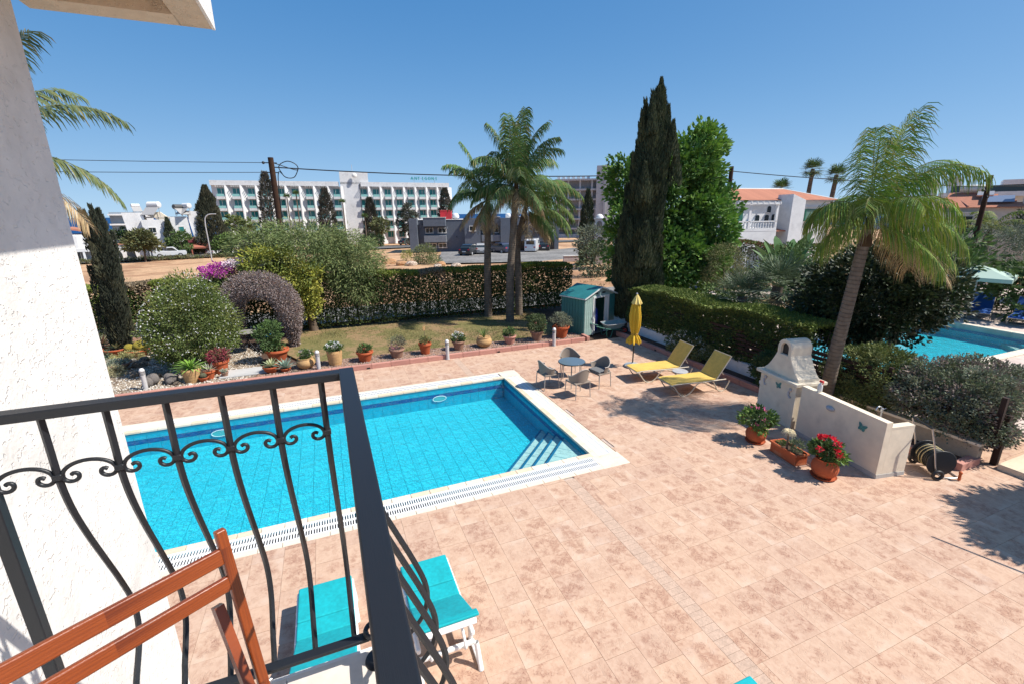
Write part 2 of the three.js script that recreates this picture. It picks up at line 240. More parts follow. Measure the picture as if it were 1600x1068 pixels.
// ---------- garden plates ----------
const POOL = { x0: -6, x1: 4.55, z0: -12.0, z1: -7.15 };
function plate(outline, holes, y0, y1) { const s = new THREE.Shape(outline.map(p => new THREE.Vector2(p[0], -p[1]))); for (const h of holes) s.holes.push(new THREE.Path(h.map(p => new THREE.Vector2(p[0], -p[1])))); return uvWorldXZ(new THREE.ExtrudeGeometry(s, { depth: y1 - y0, bevelEnabled: false }).rotateX(-Math.PI / 2).translate(0, y0, 0), 0.5); }
const rect = (x0, x1, z0, z1) => [[x0, z0], [x1, z0], [x1, z1], [x0, z1]];
struct('garden_ground', 'earth of the garden under lawn and terrace', plate(rect(-9.7, 11.3, -21.2, 8), [rect(POOL.x0 - 0.03, POOL.x1 + 0.03, POOL.z0 - 0.03, POOL.z1 + 0.03)], -0.5, -0.055), M.soil);
M.neighPave = mat([0.62, 0.5, 0.43], { map: rep(T.mottle, 0.6), roughness: 0.95, bump: rep(T.fine, 1), bumpScale: 0.004 });
const NP = { x0: 14.3, x1: 24.6, z0: -11.7, z1: -7.45 };
struct('neighbour_terrace', 'pinkish paved terrace around the neighbouring pool', plate(rect(11.31, 40, -21.2, 8), [rect(NP.x0, NP.x1, NP.z0, NP.z1)], -0.5, -0.01), M.neighPave);
// ---------- stamped terrace paving: every tile its own piece while it shows large ----------
{
  const root = structGroup('terrace', 'peach stamped stone paving of the pool terrace');
  const r = rng(5), S = 0.42, gap = 0.0034, mats = [];
  for (const k of [[0.715, 0.71, 0.705], [0.735, 0.73, 0.715], [0.695, 0.685, 0.685], [0.725, 0.71, 0.695]]) mats.push(mat(k, { map: T.stone, bump: T.stoneBump, bumpScale: 0.006, roughness: 0.9 }));
  const joint = mat([0.55, 0.43, 0.36], { map: rep(T.mottle, 1.5), roughness: 1 });
  const sheet = plate([[-9.5, -14.45], [10.4, -14.45], [10.4, -3.9], [11.2, -3.7], [14, -3.3], [14, 7.9], [-9.5, 7.9]], [rect(POOL.x0 - 0.55, POOL.x1 + 0.55, POOL.z0 - 0.55, POOL.z1 + 0.63)], -0.05, -0.012);
  part(root, 'joint_bed', sheet, joint);
  const variants = {};
  const slabGeo = (w, d, v) => { const k = w.toFixed(3) + '_' + d.toFixed(3) + '_' + v; if (!variants[k]) { const g = new THREE.BoxGeometry(w - gap, 0.03, d - gap), u = g.attributes.uv, p = g.attributes.position, ox = v % 4, oz = Math.floor(v / 4) % 4, tn = (v * 5 + (v >> 3)) % 4; for (let i = 0; i < u.count; i++) { let a = p.getX(i) / 0.44, b = p.getZ(i) / 0.44; if (tn & 1) [a, b] = [b, -a]; if (tn & 2) [a, b] = [-a, -b]; u.setXY(i, (ox + 0.5 + a) / 4, (oz + 0.5 + b) / 4); } variants[k] = g; } return variants[k]; };
  const list = []; // [x, z, w, d]
  const inPool = (x0, x1, z0, z1) => x1 > POOL.x0 - 0.53 && x0 < POOL.x1 + 0.53 && z1 > POOL.z0 - 0.53 && z0 < POOL.z1 + 0.61;
  const clipTo = (x0, x1, z0, z1) => { // keep off the pool surround and inside the kerbs
    z0 = Math.max(z0, -14.42); if (z1 - z0 < 0.012 || x1 - x0 < 0.012) return;
    const xr = z1 < -3.85 ? 10.38 : 13.5; x1 = Math.min(x1, xr); if (x1 - x0 < 0.06) return;
    if (inPool(x0, x1, z0, z1)) {
      if (z1 > POOL.z1 + 0.625) z0 = POOL.z1 + 0.61; else if (x1 > POOL.x1 + 0.545 && x0 < POOL.x1 + 0.53 ) x0 = POOL.x1 + 0.53; else if (z0 < POOL.z0 - 0.545 && z1 > POOL.z0 - 0.53) z1 = POOL.z0 - 0.53; 
      if (inPool(x0 + 0.01, x1 - 0.01, z0 + 0.01, z1 - 0.01)) return; if (z1 - z0 < 0.012 || x1 - x0 < 0.012) return;
    }
    list.push([(x0 + x1) / 2, (z0 + z1) / 2, x1 - x0, z1 - z0]);
  };
  const bandA = 3.61, bandB = 3.82;
  for (let c = 0; c < 32; c++) { const x1 = bandA - c * S, x0 = x1 - S, off = [0, 0.15, -0.11, 0.26, 0.07][c % 5] + 0.04; for (let j = -40; j < 10; j++) { const z0 = j * S + off - 0.2, z1 = z0 + S; if (z1 < -14.42 || z0 > 3) continue; clipTo(x0, x1, z0, z1); } }
  for (let q = -35; q < 8; q++) { const z0 = q * S - 0.03, z1 = z0 + S, off = [0, 0.2, 0.09, 0.31][((q % 4) + 4) % 4]; for (let c = -1; c < 24; c++) { let x0 = bandB + c * S + off, x1 = x0 + S; x0 = Math.max(x0, bandB); if (x1 - x0 < 0.012) continue; if (z1 > -6.5 || x0 > POOL.x1 + 0.3 || z0 < POOL.z0) clipTo(x0, x1, z0, z1); } }
  for (let z = -14.36; z < 2; z += 0.098) if (z < POOL.z0 - 0.58 || z > POOL.z1 + 0.65) list.push([(bandA + bandB) / 2, z, bandB - bandA, 0.098, 1]);
  const eye = camera.position, right = 0.7;
  const score = ([x, z, w, d]) => { const D = Math.hypot(x, z, 4.7), fx = 0.373, fz = -0.928, f = x * fx + z * fz, s = x * 0.928 + z * 0.373; if (f < 0.5 || Math.abs(s) > (f + 1.5) * 1.25 || f * 0.963 + 1.27 < 4.2 * 0.62) return -1; return w * d * 4.7 / (D * D * D) * (Math.abs(s) > f * 1.15 ? 0.3 : 1); };
  list.forEach(t => t.push(score(t.slice(0, 4)))); list.sort((a, b) => b[b.length - 1] - a[a.length - 1]);
  const rest = [[], [], [], [], []], bandM = mat([0.56, 0.395, 0.295], { map: rep(T.mottle, 3), bump: rep(T.fine, 6), bumpScale: 0.004, roughness: 0.9 });
  list.forEach((t, i) => {
    const v = Math.floor(r() * 32), k = Math.floor(r() * 4), h = (r() - 0.5) * 0.003, g = slabGeo(+t[2].toFixed(2), +t[3].toFixed(3), v);
    const band = t.length === 6;
    if (i < 300 && t[t.length - 1] > 0) { const m = part(root, band ? 'border_brick' : 'tile', g, band ? bandM : mats[k]); m.position.set(t[0], -0.012 + h, t[1]); }
    else (band ? rest[4] : rest[k]).push(g.clone().translate(t[0], -0.012 + h, t[1]));
  });
  rest.forEach((l, k) => { const o = part(root, k === 4 ? 'border_field' : 'tile_field', J(l), k === 4 ? bandM : mats[k]); o.userData.kind = 'stuff'; });
}
// ---------- the swimming pool ----------
const poolRoot = thing('swimming_pool', 'rectangular blue tiled pool with beige coping and corner steps', 'pool');
{
  const { x0, x1, z0, z1 } = POOL, D = -0.62, r = rng(9);
  M.causticTileA = mat([0.045, 0.64, 0.76], { map: rep(T.causticSpeckle, 1.6), roughness: 0.35 });  // pool tile blue with the sunlight speckle in its colour
  M.causticTileB = mat([0.05, 0.655, 0.775], { map: rep(T.causticSpeckle, 1.6), roughness: 0.35 });
  M.causticTileC = mat([0.04, 0.62, 0.74], { map: rep(T.causticSpeckle, 1.6), roughness: 0.35 });
  M.grout = mat([0.01, 0.24, 0.34], { roughness: 0.8 });
  M.bandBlue = mat([0.004, 0.09, 0.30], { map: rep(T.mottle, 3), roughness: 0.3 });
  M.coping = mat([0.72, 0.58, 0.42], { map: rep(T.dirt, 0.9), bump: rep(T.fine, 2), bumpScale: 0.002, roughness: 0.85 });
  M.copingPale = mat([0.76, 0.66, 0.53], { map: rep(T.dirt, 0.9), bump: rep(T.fine, 2), bumpScale: 0.002, roughness: 0.85 });
  M.grate = mat([0.80, 0.80, 0.79], { roughness: 0.5 });
  // shell
  part(poolRoot, 'basin', J([B(x1 - x0 + 0.4, 0.2, z1 - z0 + 0.4, (x0 + x1) / 2, D - 0.11, (z0 + z1) / 2), B(0.17, 0.62, z1 - z0 + 0.34, x0 - 0.1, -0.33, (z0 + z1) / 2), B(0.17, 0.62, z1 - z0 + 0.34, x1 + 0.1, -0.33, (z0 + z1) / 2), B(x1 - x0, 0.62, 0.17, (x0 + x1) / 2, -0.33, z0 - 0.1), B(x1 - x0, 0.62, 0.17, (x0 + x1) / 2, -0.33, z1 + 0.1)]), M.grout);
  const fw = 0.293, fd = 0.255, fl = [], tiles = [0, 1, 2, 3, 4, 5, 6, 7].map(k => { const g = B(fw - 0.007, 0.012, fd - 0.007), u = g.attributes.uv; for (let i = 0; i < u.count; i++) { const a = u.getX(i), b = u.getY(i); u.setXY(i, (k & 1 ? b : a) + k * 0.137, (k & 1 ? a : b) + k * 0.271); } return g; });
  for (let x = x0 + fw / 2; x < x1; x += fw) for (let z = z0 + fd / 2; z < z1; z += fd) fl.push([x, z, Math.hypot(x, z)]);
  fl.sort((a, b) => a[2] - b[2]); const rest = [[], [], []]; let n = 0;
  for (const [x, z] of fl) { const g0 = tiles[Math.floor(r() * 8)], k = Math.floor(r() * 3), m = [M.causticTileA, M.causticTileB, M.causticTileC][k]; const vis = x > -3.2 - (z + 7.1) * -0.36; if (n < 290 && vis) { const o = part(poolRoot, 'floor_tile', g0, m); o.position.set(x, D, z); n++; } else rest[k].push(g0.clone().translate(x, D, z)); }
  rest.forEach((l, k) => { const o = part(poolRoot, 'floor_tiling', J(l), [M.causticTileA, M.causticTileB, M.causticTileC][k]); o.userData.kind = 'stuff'; });
  // wall tiles: columns of tiles, with the dark blue waterline course
  const wt = B(0.243, 0.3, 0.02), ws = B(0.02, 0.3, 0.243), bt = B(0.243, 0.1, 0.022), bs = B(0.022, 0.1, 0.243), ut = B(0.243, 0.09, 0.021), us = B(0.021, 0.09, 0.243);
  const wallTiles = [mat([0.012, 0.46, 0.62], { map: rep(T.mottle, 3), roughness: 0.35 }), mat([0.012, 0.43, 0.59], { map: rep(T.mottle, 3), roughness: 0.35 })], wm = () => wallTiles[Math.floor(r() * 2)];  // painted deeper blue than the floor, as sunlight only grazes the walls
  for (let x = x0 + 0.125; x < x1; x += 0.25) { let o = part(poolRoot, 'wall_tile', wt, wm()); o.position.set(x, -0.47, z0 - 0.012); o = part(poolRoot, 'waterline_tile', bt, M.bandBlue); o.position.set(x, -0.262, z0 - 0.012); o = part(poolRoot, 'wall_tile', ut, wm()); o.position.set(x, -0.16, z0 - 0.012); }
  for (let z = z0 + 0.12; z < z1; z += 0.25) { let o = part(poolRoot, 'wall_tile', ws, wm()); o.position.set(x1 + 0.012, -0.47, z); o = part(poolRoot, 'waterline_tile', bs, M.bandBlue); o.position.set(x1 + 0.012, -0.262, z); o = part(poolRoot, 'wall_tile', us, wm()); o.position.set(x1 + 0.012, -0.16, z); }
  // corner steps, each a slab cut across the corner, edged in dark blue
  M.nosing = mat([0.008, 0.13, 0.24], { roughness: 0.4 });
  M.stepTile = mat([0.52, 0.62, 0.56], { map: rep(T.mottle, 3), roughness: 0.5 });
  [[1.12, -0.17], [1.5, -0.28], [1.88, -0.39], [2.26, -0.50]].forEach(([L, top], i) => {
    const cx = x1 - 0.004 - i * 0.001, cz = z1 - 0.004 - i * 0.001, st = part(poolRoot, 'step', prism([[cx, cz], [cx, cz - L], [cx - L, cz]], D + 0.012 + i * 0.002, top), M.stepTile);
    const e = 0.045, q = e * 1.414; part(st, 'nosing', prism([[cx, cz - L - 0.004], [cx - L - 0.004, cz], [cx - L + q, cz], [cx, cz - L + q]], top - 0.1, top + 0.003), M.nosing);
    const prev = i ? L - 0.34 : 0; for (let s = 0.12; s < L; s += 0.25) { const a = [cx - s, cz - (L - s)], o = i ? 0.19 : Math.min(s, L - s) * 0.98; if (o > 0.02) part(st, 'tile_joint', beam([a[0], top + 0.002, a[1]], [a[0] + o, top + 0.002, a[1] + o], 0.006, 0.003), M.grout); }
  });
  // coping stones, overflow grating, outer edging stones
  const cop = (len, along) => along === 'x' ? RB(len - 0.006, 0.05, 0.145, 0.008) : RB(0.145, 0.05, len - 0.006, 0.008), out = (len, along) => along === 'x' ? RB(len - 0.006, 0.05, 0.115, 0.006) : RB(0.115, 0.05, len - 0.006, 0.006);
  const cx = cop(0.33, 'x'), cz = cop(0.33, 'z'), ox = out(0.33, 'x'), oz = out(0.33, 'z');
  const put = (g, name, m, x, z, y = -0.021) => { const o = part(poolRoot, name, g, m); o.position.set(x, y, z); return o; };
  const mc = () => r() < 0.5 ? M.coping : M.copingPale;
  for (let x = x0 + 0.165; x < x1 + 0.1; x += 0.33) { put(cx, 'coping_stone', mc(), x, z1 + 0.072); put(cx, 'coping_stone', mc(), x, z0 - 0.072); put(ox, 'edging_stone', M.copingPale, x, z1 + 0.55); put(ox, 'edging_stone', M.copingPale, x, z0 - 0.462); }
  for (let z = z0 - 0.1; z < z1 + 0.2; z += 0.33) { put(cz, 'coping_stone', mc(), x1 + 0.072, z + 0.09); put(oz, 'edging_stone', M.copingPale, x1 + 0.462, z + 0.09); }
  put(RB(0.6, 0.05, 0.47, 0.008), 'corner_stone', M.copingPale, x1 + 0.245, z1 + 0.385, -0.0185); put(RB(0.56, 0.05, 0.5, 0.008), 'corner_stone', M.copingPale, x1 + 0.26, z0 - 0.27, -0.0185);
  const sec = 0.5, gl = []; // one grating section: two rows of bars between rails
  for (let i = 0; i < 13; i++) for (const s of [-1, 1]) gl.push(B(0.0175, 0.014, 0.105, -0.25 + (i + 0.5) * sec / 13, 0, s * 0.062));
  gl.push(B(sec - 0.002, 0.018, 0.03, 0, -0.001, 0), B(sec - 0.002, 0.02, 0.022, 0, -0.001, 0.125), B(sec - 0.002, 0.02, 0.022, 0, -0.001, -0.125));
  const gx = J(gl), gz = gx.clone().rotateY(Math.PI / 2);
  const gxn = gx.clone().scale(1, 1, 1.3);
  for (let x = x0 + 0.25; x < x1; x += sec) { put(gxn, 'grating', M.grate, x, z1 + 0.32, -0.004); put(gx, 'grating', M.grate, x, z0 - 0.275, -0.004); }
  for (let z = z0 + 0.25; z < z1 + 0.1; z += sec) put(gz, 'grating', M.grate, x1 + 0.275, z, -0.004);
  part(poolRoot, 'drain_channel', J([B(x1 - x0 + 0.4, 0.03, 0.34, (x0 + x1) / 2, -0.07, z1 + 0.32), B(x1 - x0 + 0.4, 0.03, 0.26, (x0 + x1) / 2, -0.07, z0 - 0.275), B(0.26, 0.03, z1 - z0 + 0.2, x1 + 0.275, -0.07, (z0 + z1) / 2)]), M.black);
  // underwater lights on the far wall
  for (const lx of [2.58, -2.8]) { const l = part(poolRoot, 'pool_light', new THREE.TorusGeometry(0.19, 0.016, 8, 28).scale(1, 0.42, 1).translate(lx, -0.34, z0 + 0.015), M.plastic); part(l, 'lens', new THREE.CylinderGeometry(0.18, 0.18, 0.02, 24).rotateX(Math.PI / 2).scale(1, 0.42, 1).translate(lx, -0.34, z0 + 0.012), mat([0.12, 0.45, 0.45], { roughness: 0.2 })); }
  const w = new THREE.PlaneGeometry(x1 - x0, z1 - z0, 1, 1).rotateX(-Math.PI / 2).translate((x0 + x1) / 2, -0.1, (z0 + z1) / 2); uvWorldXZ(w, 0.42);
  M.water = mat([0.80, 0.97, 1.0], { transmission: 1, thickness: 0, roughness: 0.03, ior: 1.33, bump: T.ripple, bumpScale: 0.05 });
  struct('pool_water', 'clear rippled water of the swimming pool', w, M.water);
}
// ---------- neighbour's pool ----------
{
  const { x0, x1, z0, z1 } = NP, D = -0.6, root = thing('neighbour_pool', 'turquoise pool beyond the hedge beside blue loungers', 'pool');
  part(root, 'basin', J([B(x1 - x0, 0.1, z1 - z0, (x0 + x1) / 2, D - 0.05, (z0 + z1) / 2), B(0.1, 0.4, z1 - z0, x0 - 0.04, -0.42, (z0 + z1) / 2), B(0.1, 0.4, z1 - z0, x1 + 0.04, -0.42, (z0 + z1) / 2), B(x1 - x0, 0.4, 0.1, (x0 + x1) / 2, -0.42, z0 - 0.04), B(x1 - x0, 0.4, 0.1, (x0 + x1) / 2, -0.42, z1 + 0.04)]), M.causticTileB);
  part(root, 'waterline', J([B(0.04, 0.12, z1 - z0, x1 - 0.002, -0.24, (z0 + z1) / 2), B(x1 - x0, 0.12, 0.04, (x0 + x1) / 2, -0.24, z0 + 0.002)]), M.bandBlue);
  [[0.7, -0.2], [1.1, -0.32], [1.5, -0.44]].forEach(([L, top], i) => part(root, 'step', prism([[x1 - i * 0.002, z1], [x1 - i * 0.002, z1 - L], [x1 - L, z1]], D, top), i % 2 ? M.causticTileC : M.stepTile));
  for (let x = x0 + 0.25; x < x1 + 0.2; x += 0.5) for (const [z, s] of [[z0 - 0.16, 0], [z1 + 0.16, 0]]) part(root, 'coping_stone', RB(0.49, 0.05, 0.3, 0.01, x, 0.012, z), M.copingPale);
  for (let z = z0 + 0.2; z < z1; z += 0.5) part(root, 'coping_stone', RB(0.3, 0.05, 0.49, 0.01, x1 + 0.16, 0.012, z), M.copingPale);
  struct('neighbour_water', 'clear water of the neighbouring pool', uvWorldXZ(new THREE.PlaneGeometry(x1 - x0, z1 - z0).rotateX(-Math.PI / 2).translate((x0 + x1) / 2, -0.12, (z0 + z1) / 2), 0.42), M.water);
}
// ---------- lawn, beds, gravel ----------
{
  const lawn = uvWorldXZ(prism([[-0.9, -15.7], [8.7, -15.6], [9.2, -20.6], [-1.2, -20.8], [-2.2, -18.5]], -0.054, 0.02), 1 / 3.2);
  struct('lawn', 'patchy dry lawn in front of the hedge', lawn, mat([0.62, 0.62, 0.60], { map: T.lawn, bump: rep(T.fine, 3), bumpScale: 0.03, roughness: 1 }));
  const f = new Fol(31), r = f.r, n = fbm(4, 4, 9);
  for (let k = 0; k < 26000; k++) { const x = lerp(-1.1, 8.8, r()), z = lerp(-15.75, -20.5, r()); if (x < -0.9 + (z + 15.7) * -0.1 && r() < 0.6) continue; const p = n(x * 0.09, z * 0.09) + (-15.7 - z) * -0.035; if (r() > smooth(0.4, 0.66, p) + 0.06) continue; const c = r() < 0.45 ? [0.22, 0.17, 0.08] : [0.09, 0.10, 0.028]; f.leaf(x, 0.018, z, (r() - .5) * 1.4, 0.7, (r() - .5) * 1.4, 0.05 + 0.05 * r(), 0.012, vary(r, c, 0.5)); }
  tag(part(scene, 'grass', f.geo(), M.leaf), 'short grass blades growing on the lawn', 'grass', null, 'stuff');
  struct('flower_bed', 'reddish gravel bed holding the row of pots', uvWorldXZ(prism([[-2.3, -14.58], [9.0, -14.58], [8.9, -15.62], [-1, -15.72], [-2.3, -15.6]], -0.054, 0.07), 1.1), mat([0.50, 0.36, 0.30], { map: T.gravel, bump: rep(T.fine, 3), bumpScale: 0.03, roughness: 1 }));
  struct('gravel_bed', 'pale gravel of the cactus garden', uvWorldXZ(prism([[-9.6, -14.58], [-2.32, -14.58], [-2.32, -16.9], [-3.8, -20.9], [-9.6, -20.9]], -0.054, 0.05), 0.8), mat([0.56, 0.51, 0.45], { map: T.gravel, bump: rep(T.fine, 3), bumpScale: 0.04, roughness: 1 }));
  struct('right_bed', 'dark soil bed under the boundary hedge', uvWorldXZ(prism([[10.56, -14.9], [11.02, -14.9], [11.02, -3.95], [10.56, -3.95]], -0.054, 0.08), 0.8), M.soil);
  struct('bed_path', 'grey concrete slab in the gravel by the arbour', RB(1.5, 0.05, 0.7, 0.01, -2.55, 0.075, -15.45), mat([0.5, 0.49, 0.47], { map: rep(T.dirt, 0.7), roughness: 1 }));
  // pebbles in the beds
  const rp = rng(77), peb = new THREE.IcosahedronGeometry(1, 0), N = 5200, im = new THREE.InstancedMesh(peb, mat([1, 1, 1], { roughness: 0.9 }), N), m4 = new THREE.Matrix4(), q = new THREE.Quaternion(), e = new THREE.Euler();
  for (let i = 0; i < N; i++) { const left = i < 2900; const x = left ? lerp(-7, -2.4, rp()) : lerp(-2.2, 8.8, rp()), z = left ? lerp(-14.7, -18.8, Math.pow(rp(), 1.3)) : lerp(-14.66, -15.55, rp()), s = 0.012 + 0.022 * rp() * rp(); e.set(rp() * 6, rp() * 6, rp() * 6); m4.compose(V(x, (left ? 0.052 : 0.072) + s * 0.3, z), q.setFromEuler(e), V(s, s * 0.7, s)); im.setMatrixAt(i, m4); const g = left ? 0.42 + 0.35 * rp() : 0.2 + 0.25 * rp(); im.setColorAt(i, left ? rgb(g, g * 0.93, g * 0.83) : rgb(g * 1.1, g * 0.82, g * 0.72)); }
  im.name = 'pebbles'; tag(im, 'small stones scattered over the gravel beds', 'pebbles', null, 'stuff'); im.castShadow = im.receiveShadow = true; scene.add(im);
}
// ---------- terracotta kerb ----------
{
  M.kerb = mat([0.50, 0.24, 0.19], { map: rep(T.dirt, 1), bump: rep(T.fine, 3), bumpScale: 0.003, roughness: 0.9 });
  M.kerb2 = mat([0.56, 0.27, 0.21], { map: rep(T.dirt, 1.3), bump: rep(T.fine, 3), bumpScale: 0.003, roughness: 0.9 });
  const k = thing('garden_kerb', 'low red terracotta kerb along the row of pots', 'kerb'), r = rng(3), gx = RB(0.594, 0.19, 0.13, 0.012), gz = RB(0.13, 0.19, 0.594, 0.012);
  for (let x = -8.9; x < 8.7; x += 0.6) { if (x > -6.8 && x < -6.3) continue; const o = part(k, 'kerb_block', gx, r() < 0.5 ? M.kerb : M.kerb2); o.position.set(x, 0.055 + (r() - .5) * .006, -14.51); }
  const c2 = part(k, 'kerb_block', RB(0.13, 0.19, 0.45, 0.012, 8.98, 0.055, -14.75), M.kerb);
  const k2 = thing('boundary_kerb', 'low red terracotta kerb below the yellow loungers', 'kerb');
  for (let z = -14.5; z < -3.9; z += 0.6) { const o = part(k2, 'kerb_block', gz, r() < 0.5 ? M.kerb : M.kerb2); o.position.set(10.48, 0.055 + (r() - .5) * .006, z); }
  part(k2, 'kerb_block', RB(0.62, 0.19, 0.16, 0.012, 10.84, 0.058, -3.95), M.kerb2);
  for (const z of [-12.4, -9.6]) part(k2, 'drain_hole', B(0.01, 0.05, 0.1, 10.412, 0.03, z), M.black);
  for (const x of [0.9, 5.3]) part(k, 'drain_hole', B(0.1, 0.05, 0.01, x, 0.03, -14.443), M.black);
}
// ---------- the house we stand on: wall, canopy, balcony ----------
{
  const h = thing('house_wall', 'white rough stucco house wall beside the balcony', 'wall');
  const wg = new THREE.BoxGeometry(1.2, 7.6, 4.6), wm = mat([0.80, 0.775, 0.735], { map: rep(T.dirt, 2, 3), roughness: 0.95, bump: rep(T.stucco, 5.5, 9), bumpScale: 0.0055 }); part(h, 'wall', wg.translate(-1.7, 3.8, -0.55), wm);
  // canopy slab with a recessed panel in its soffit
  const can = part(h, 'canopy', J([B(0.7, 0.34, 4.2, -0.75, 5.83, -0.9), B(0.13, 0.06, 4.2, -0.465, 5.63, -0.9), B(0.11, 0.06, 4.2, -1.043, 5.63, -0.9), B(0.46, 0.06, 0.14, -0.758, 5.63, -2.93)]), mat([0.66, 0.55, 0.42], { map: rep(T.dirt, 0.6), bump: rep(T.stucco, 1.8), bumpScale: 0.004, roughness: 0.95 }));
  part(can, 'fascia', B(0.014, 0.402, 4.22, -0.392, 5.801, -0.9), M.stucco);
  const b = structGroup('balcony', 'balcony floor of pale tiles at first-floor height');
  part(b, 'slab', B(1.16, 0.2, 3.0, -0.52, 3.04, 0.05), M.white);
  const tileM = [mat([0.66, 0.6, 0.53], { map: rep(T.dirt, 1.2), roughness: 0.55 }), mat([0.63, 0.57, 0.5], { map: rep(T.dirt, 1.2), roughness: 0.55 })], tg = B(0.327, 0.014, 0.327), r = rng(14);
  for (let i = 0; i < 3; i++) for (let j = 0; j < 8; j++) { const o = part(b, 'floor_tile', tg, tileM[r() < 0.5 ? 0 : 1]); o.position.set(-0.115 - i * 0.332, 3.148, -1.26 + j * 0.332); }
  part(b, 'edge_tile', B(0.06, 0.016, 2.98, 0.085, 3.148, 0.05), tileM[0]);
}
// ---------- wrought-iron railing ----------
{
  const R = thing('balcony_railing', 'black wrought iron balcony railing with bellied bars and scrolls', 'railing'), zf = -1.375, xs = 0.022, yt = 4.26, yb = 3.27;
  const rail = (w, h, d) => new RoundedBoxGeometry(w, h, d, 2, 0.004);
  part(R, 'top_rail', rail(1.145, 0.024, 0.042).translate(-0.53, yt - 0.0135, zf), M.iron);
  part(R, 'top_rail', rail(0.042, 0.0265, 2.9).translate(xs, yt - 0.0128, zf + 1.43), M.iron);
  part(R, 'bottom_rail', rail(1.1, 0.014, 0.036).translate(-0.551, yb, zf), M.iron);
  part(R, 'bottom_rail', rail(0.036, 0.0145, 2.9).translate(xs, yb, zf + 1.43), M.iron);
  const post = RB(0.03, 1.1, 0.03, 0.003);
  for (const [x, z] of [[-0.815, zf + 0.0], [xs, zf]]) { const o = part(R, 'post', post, M.iron); o.position.set(x, 3.70, z); const f = part(o, 'foot', lathe([[0.0, 0.012], [0.045, 0.012], [0.05, 0], [0, 0]], 24), M.iron); f.position.y = -0.55; const ring = part(o, 'collar', new THREE.TorusGeometry(0.034, 0.009, 8, 24).rotateX(Math.PI / 2), M.iron); ring.position.y = -0.41; }
  // bellied bar: straight at the top, swelling outwards, tucked back at the foot
  const prof = [[0, 0], [0.09, 0], [0.185, 0], [0.27, 0.012], [0.38, 0.045], [0.5, 0.09], [0.62, 0.135], [0.72, 0.165], [0.79, 0.168], [0.85, 0.15], [0.90, 0.11], [0.945, 0.065], [0.975, 0.045], [1, 0.018]];
  const mk = dir => { const pts = prof.map(([t, o]) => dir === 'z' ? [0, yt - 0.02 - t * (yt - yb - 0.02), -o] : [o, yt - 0.02 - t * (yt - yb - 0.02), 0]); return tube(pts, 0.0088, 4, 44, true); };
  const gz = mk('z'), gx = mk('x');
  for (let i = 0; i < 6; i++) { const o = part(R, 'baluster', gz, M.iron); o.position.set(-0.683 + i * 0.1265, 0, zf); const c = part(o, 'clasp', RB(0.022, 0.017, 0.02, 0.004), M.iron); c.position.set(0, 4.073, 0); }
  for (let i = 0; i < 10; i++) { const o = part(R, 'baluster', gx, M.iron); o.position.set(xs, 0, zf + 0.13 + i * 0.1265); }
  // scrolls between the bars
  const sc = []; { const w = 0.1265, half = [[0.5, 0.265], [0.36, 0.25], [0.22, 0.2], [0.11, 0.11], [0.065, 0.0], [0.085, -0.09], [0.16, -0.145], [0.25, -0.14], [0.315, -0.08], [0.315, -0.005], [0.255, 0.03], [0.205, 0.0]]; const all = [...half.slice().reverse(), ...half.slice(1).map(([u, v]) => [1 - u, v])]; for (const [u, v] of all) sc.push([u * w, v * w, 0]); }
  const sg = tube(sc, 0.0052, 8, 90);
  for (let i = -1; i < 5; i++) { const o = part(R, 'scroll', sg, M.iron); o.position.set(-0.683 + i * 0.1265, 4.073, zf); }
  const sgx = sg.clone().rotateY(-Math.PI / 2);
  for (let i = 0; i < 9; i++) { const o = part(R, 'scroll', sgx, M.iron); o.position.set(xs, 4.073, zf + 0.13 + i * 0.1265); }
}
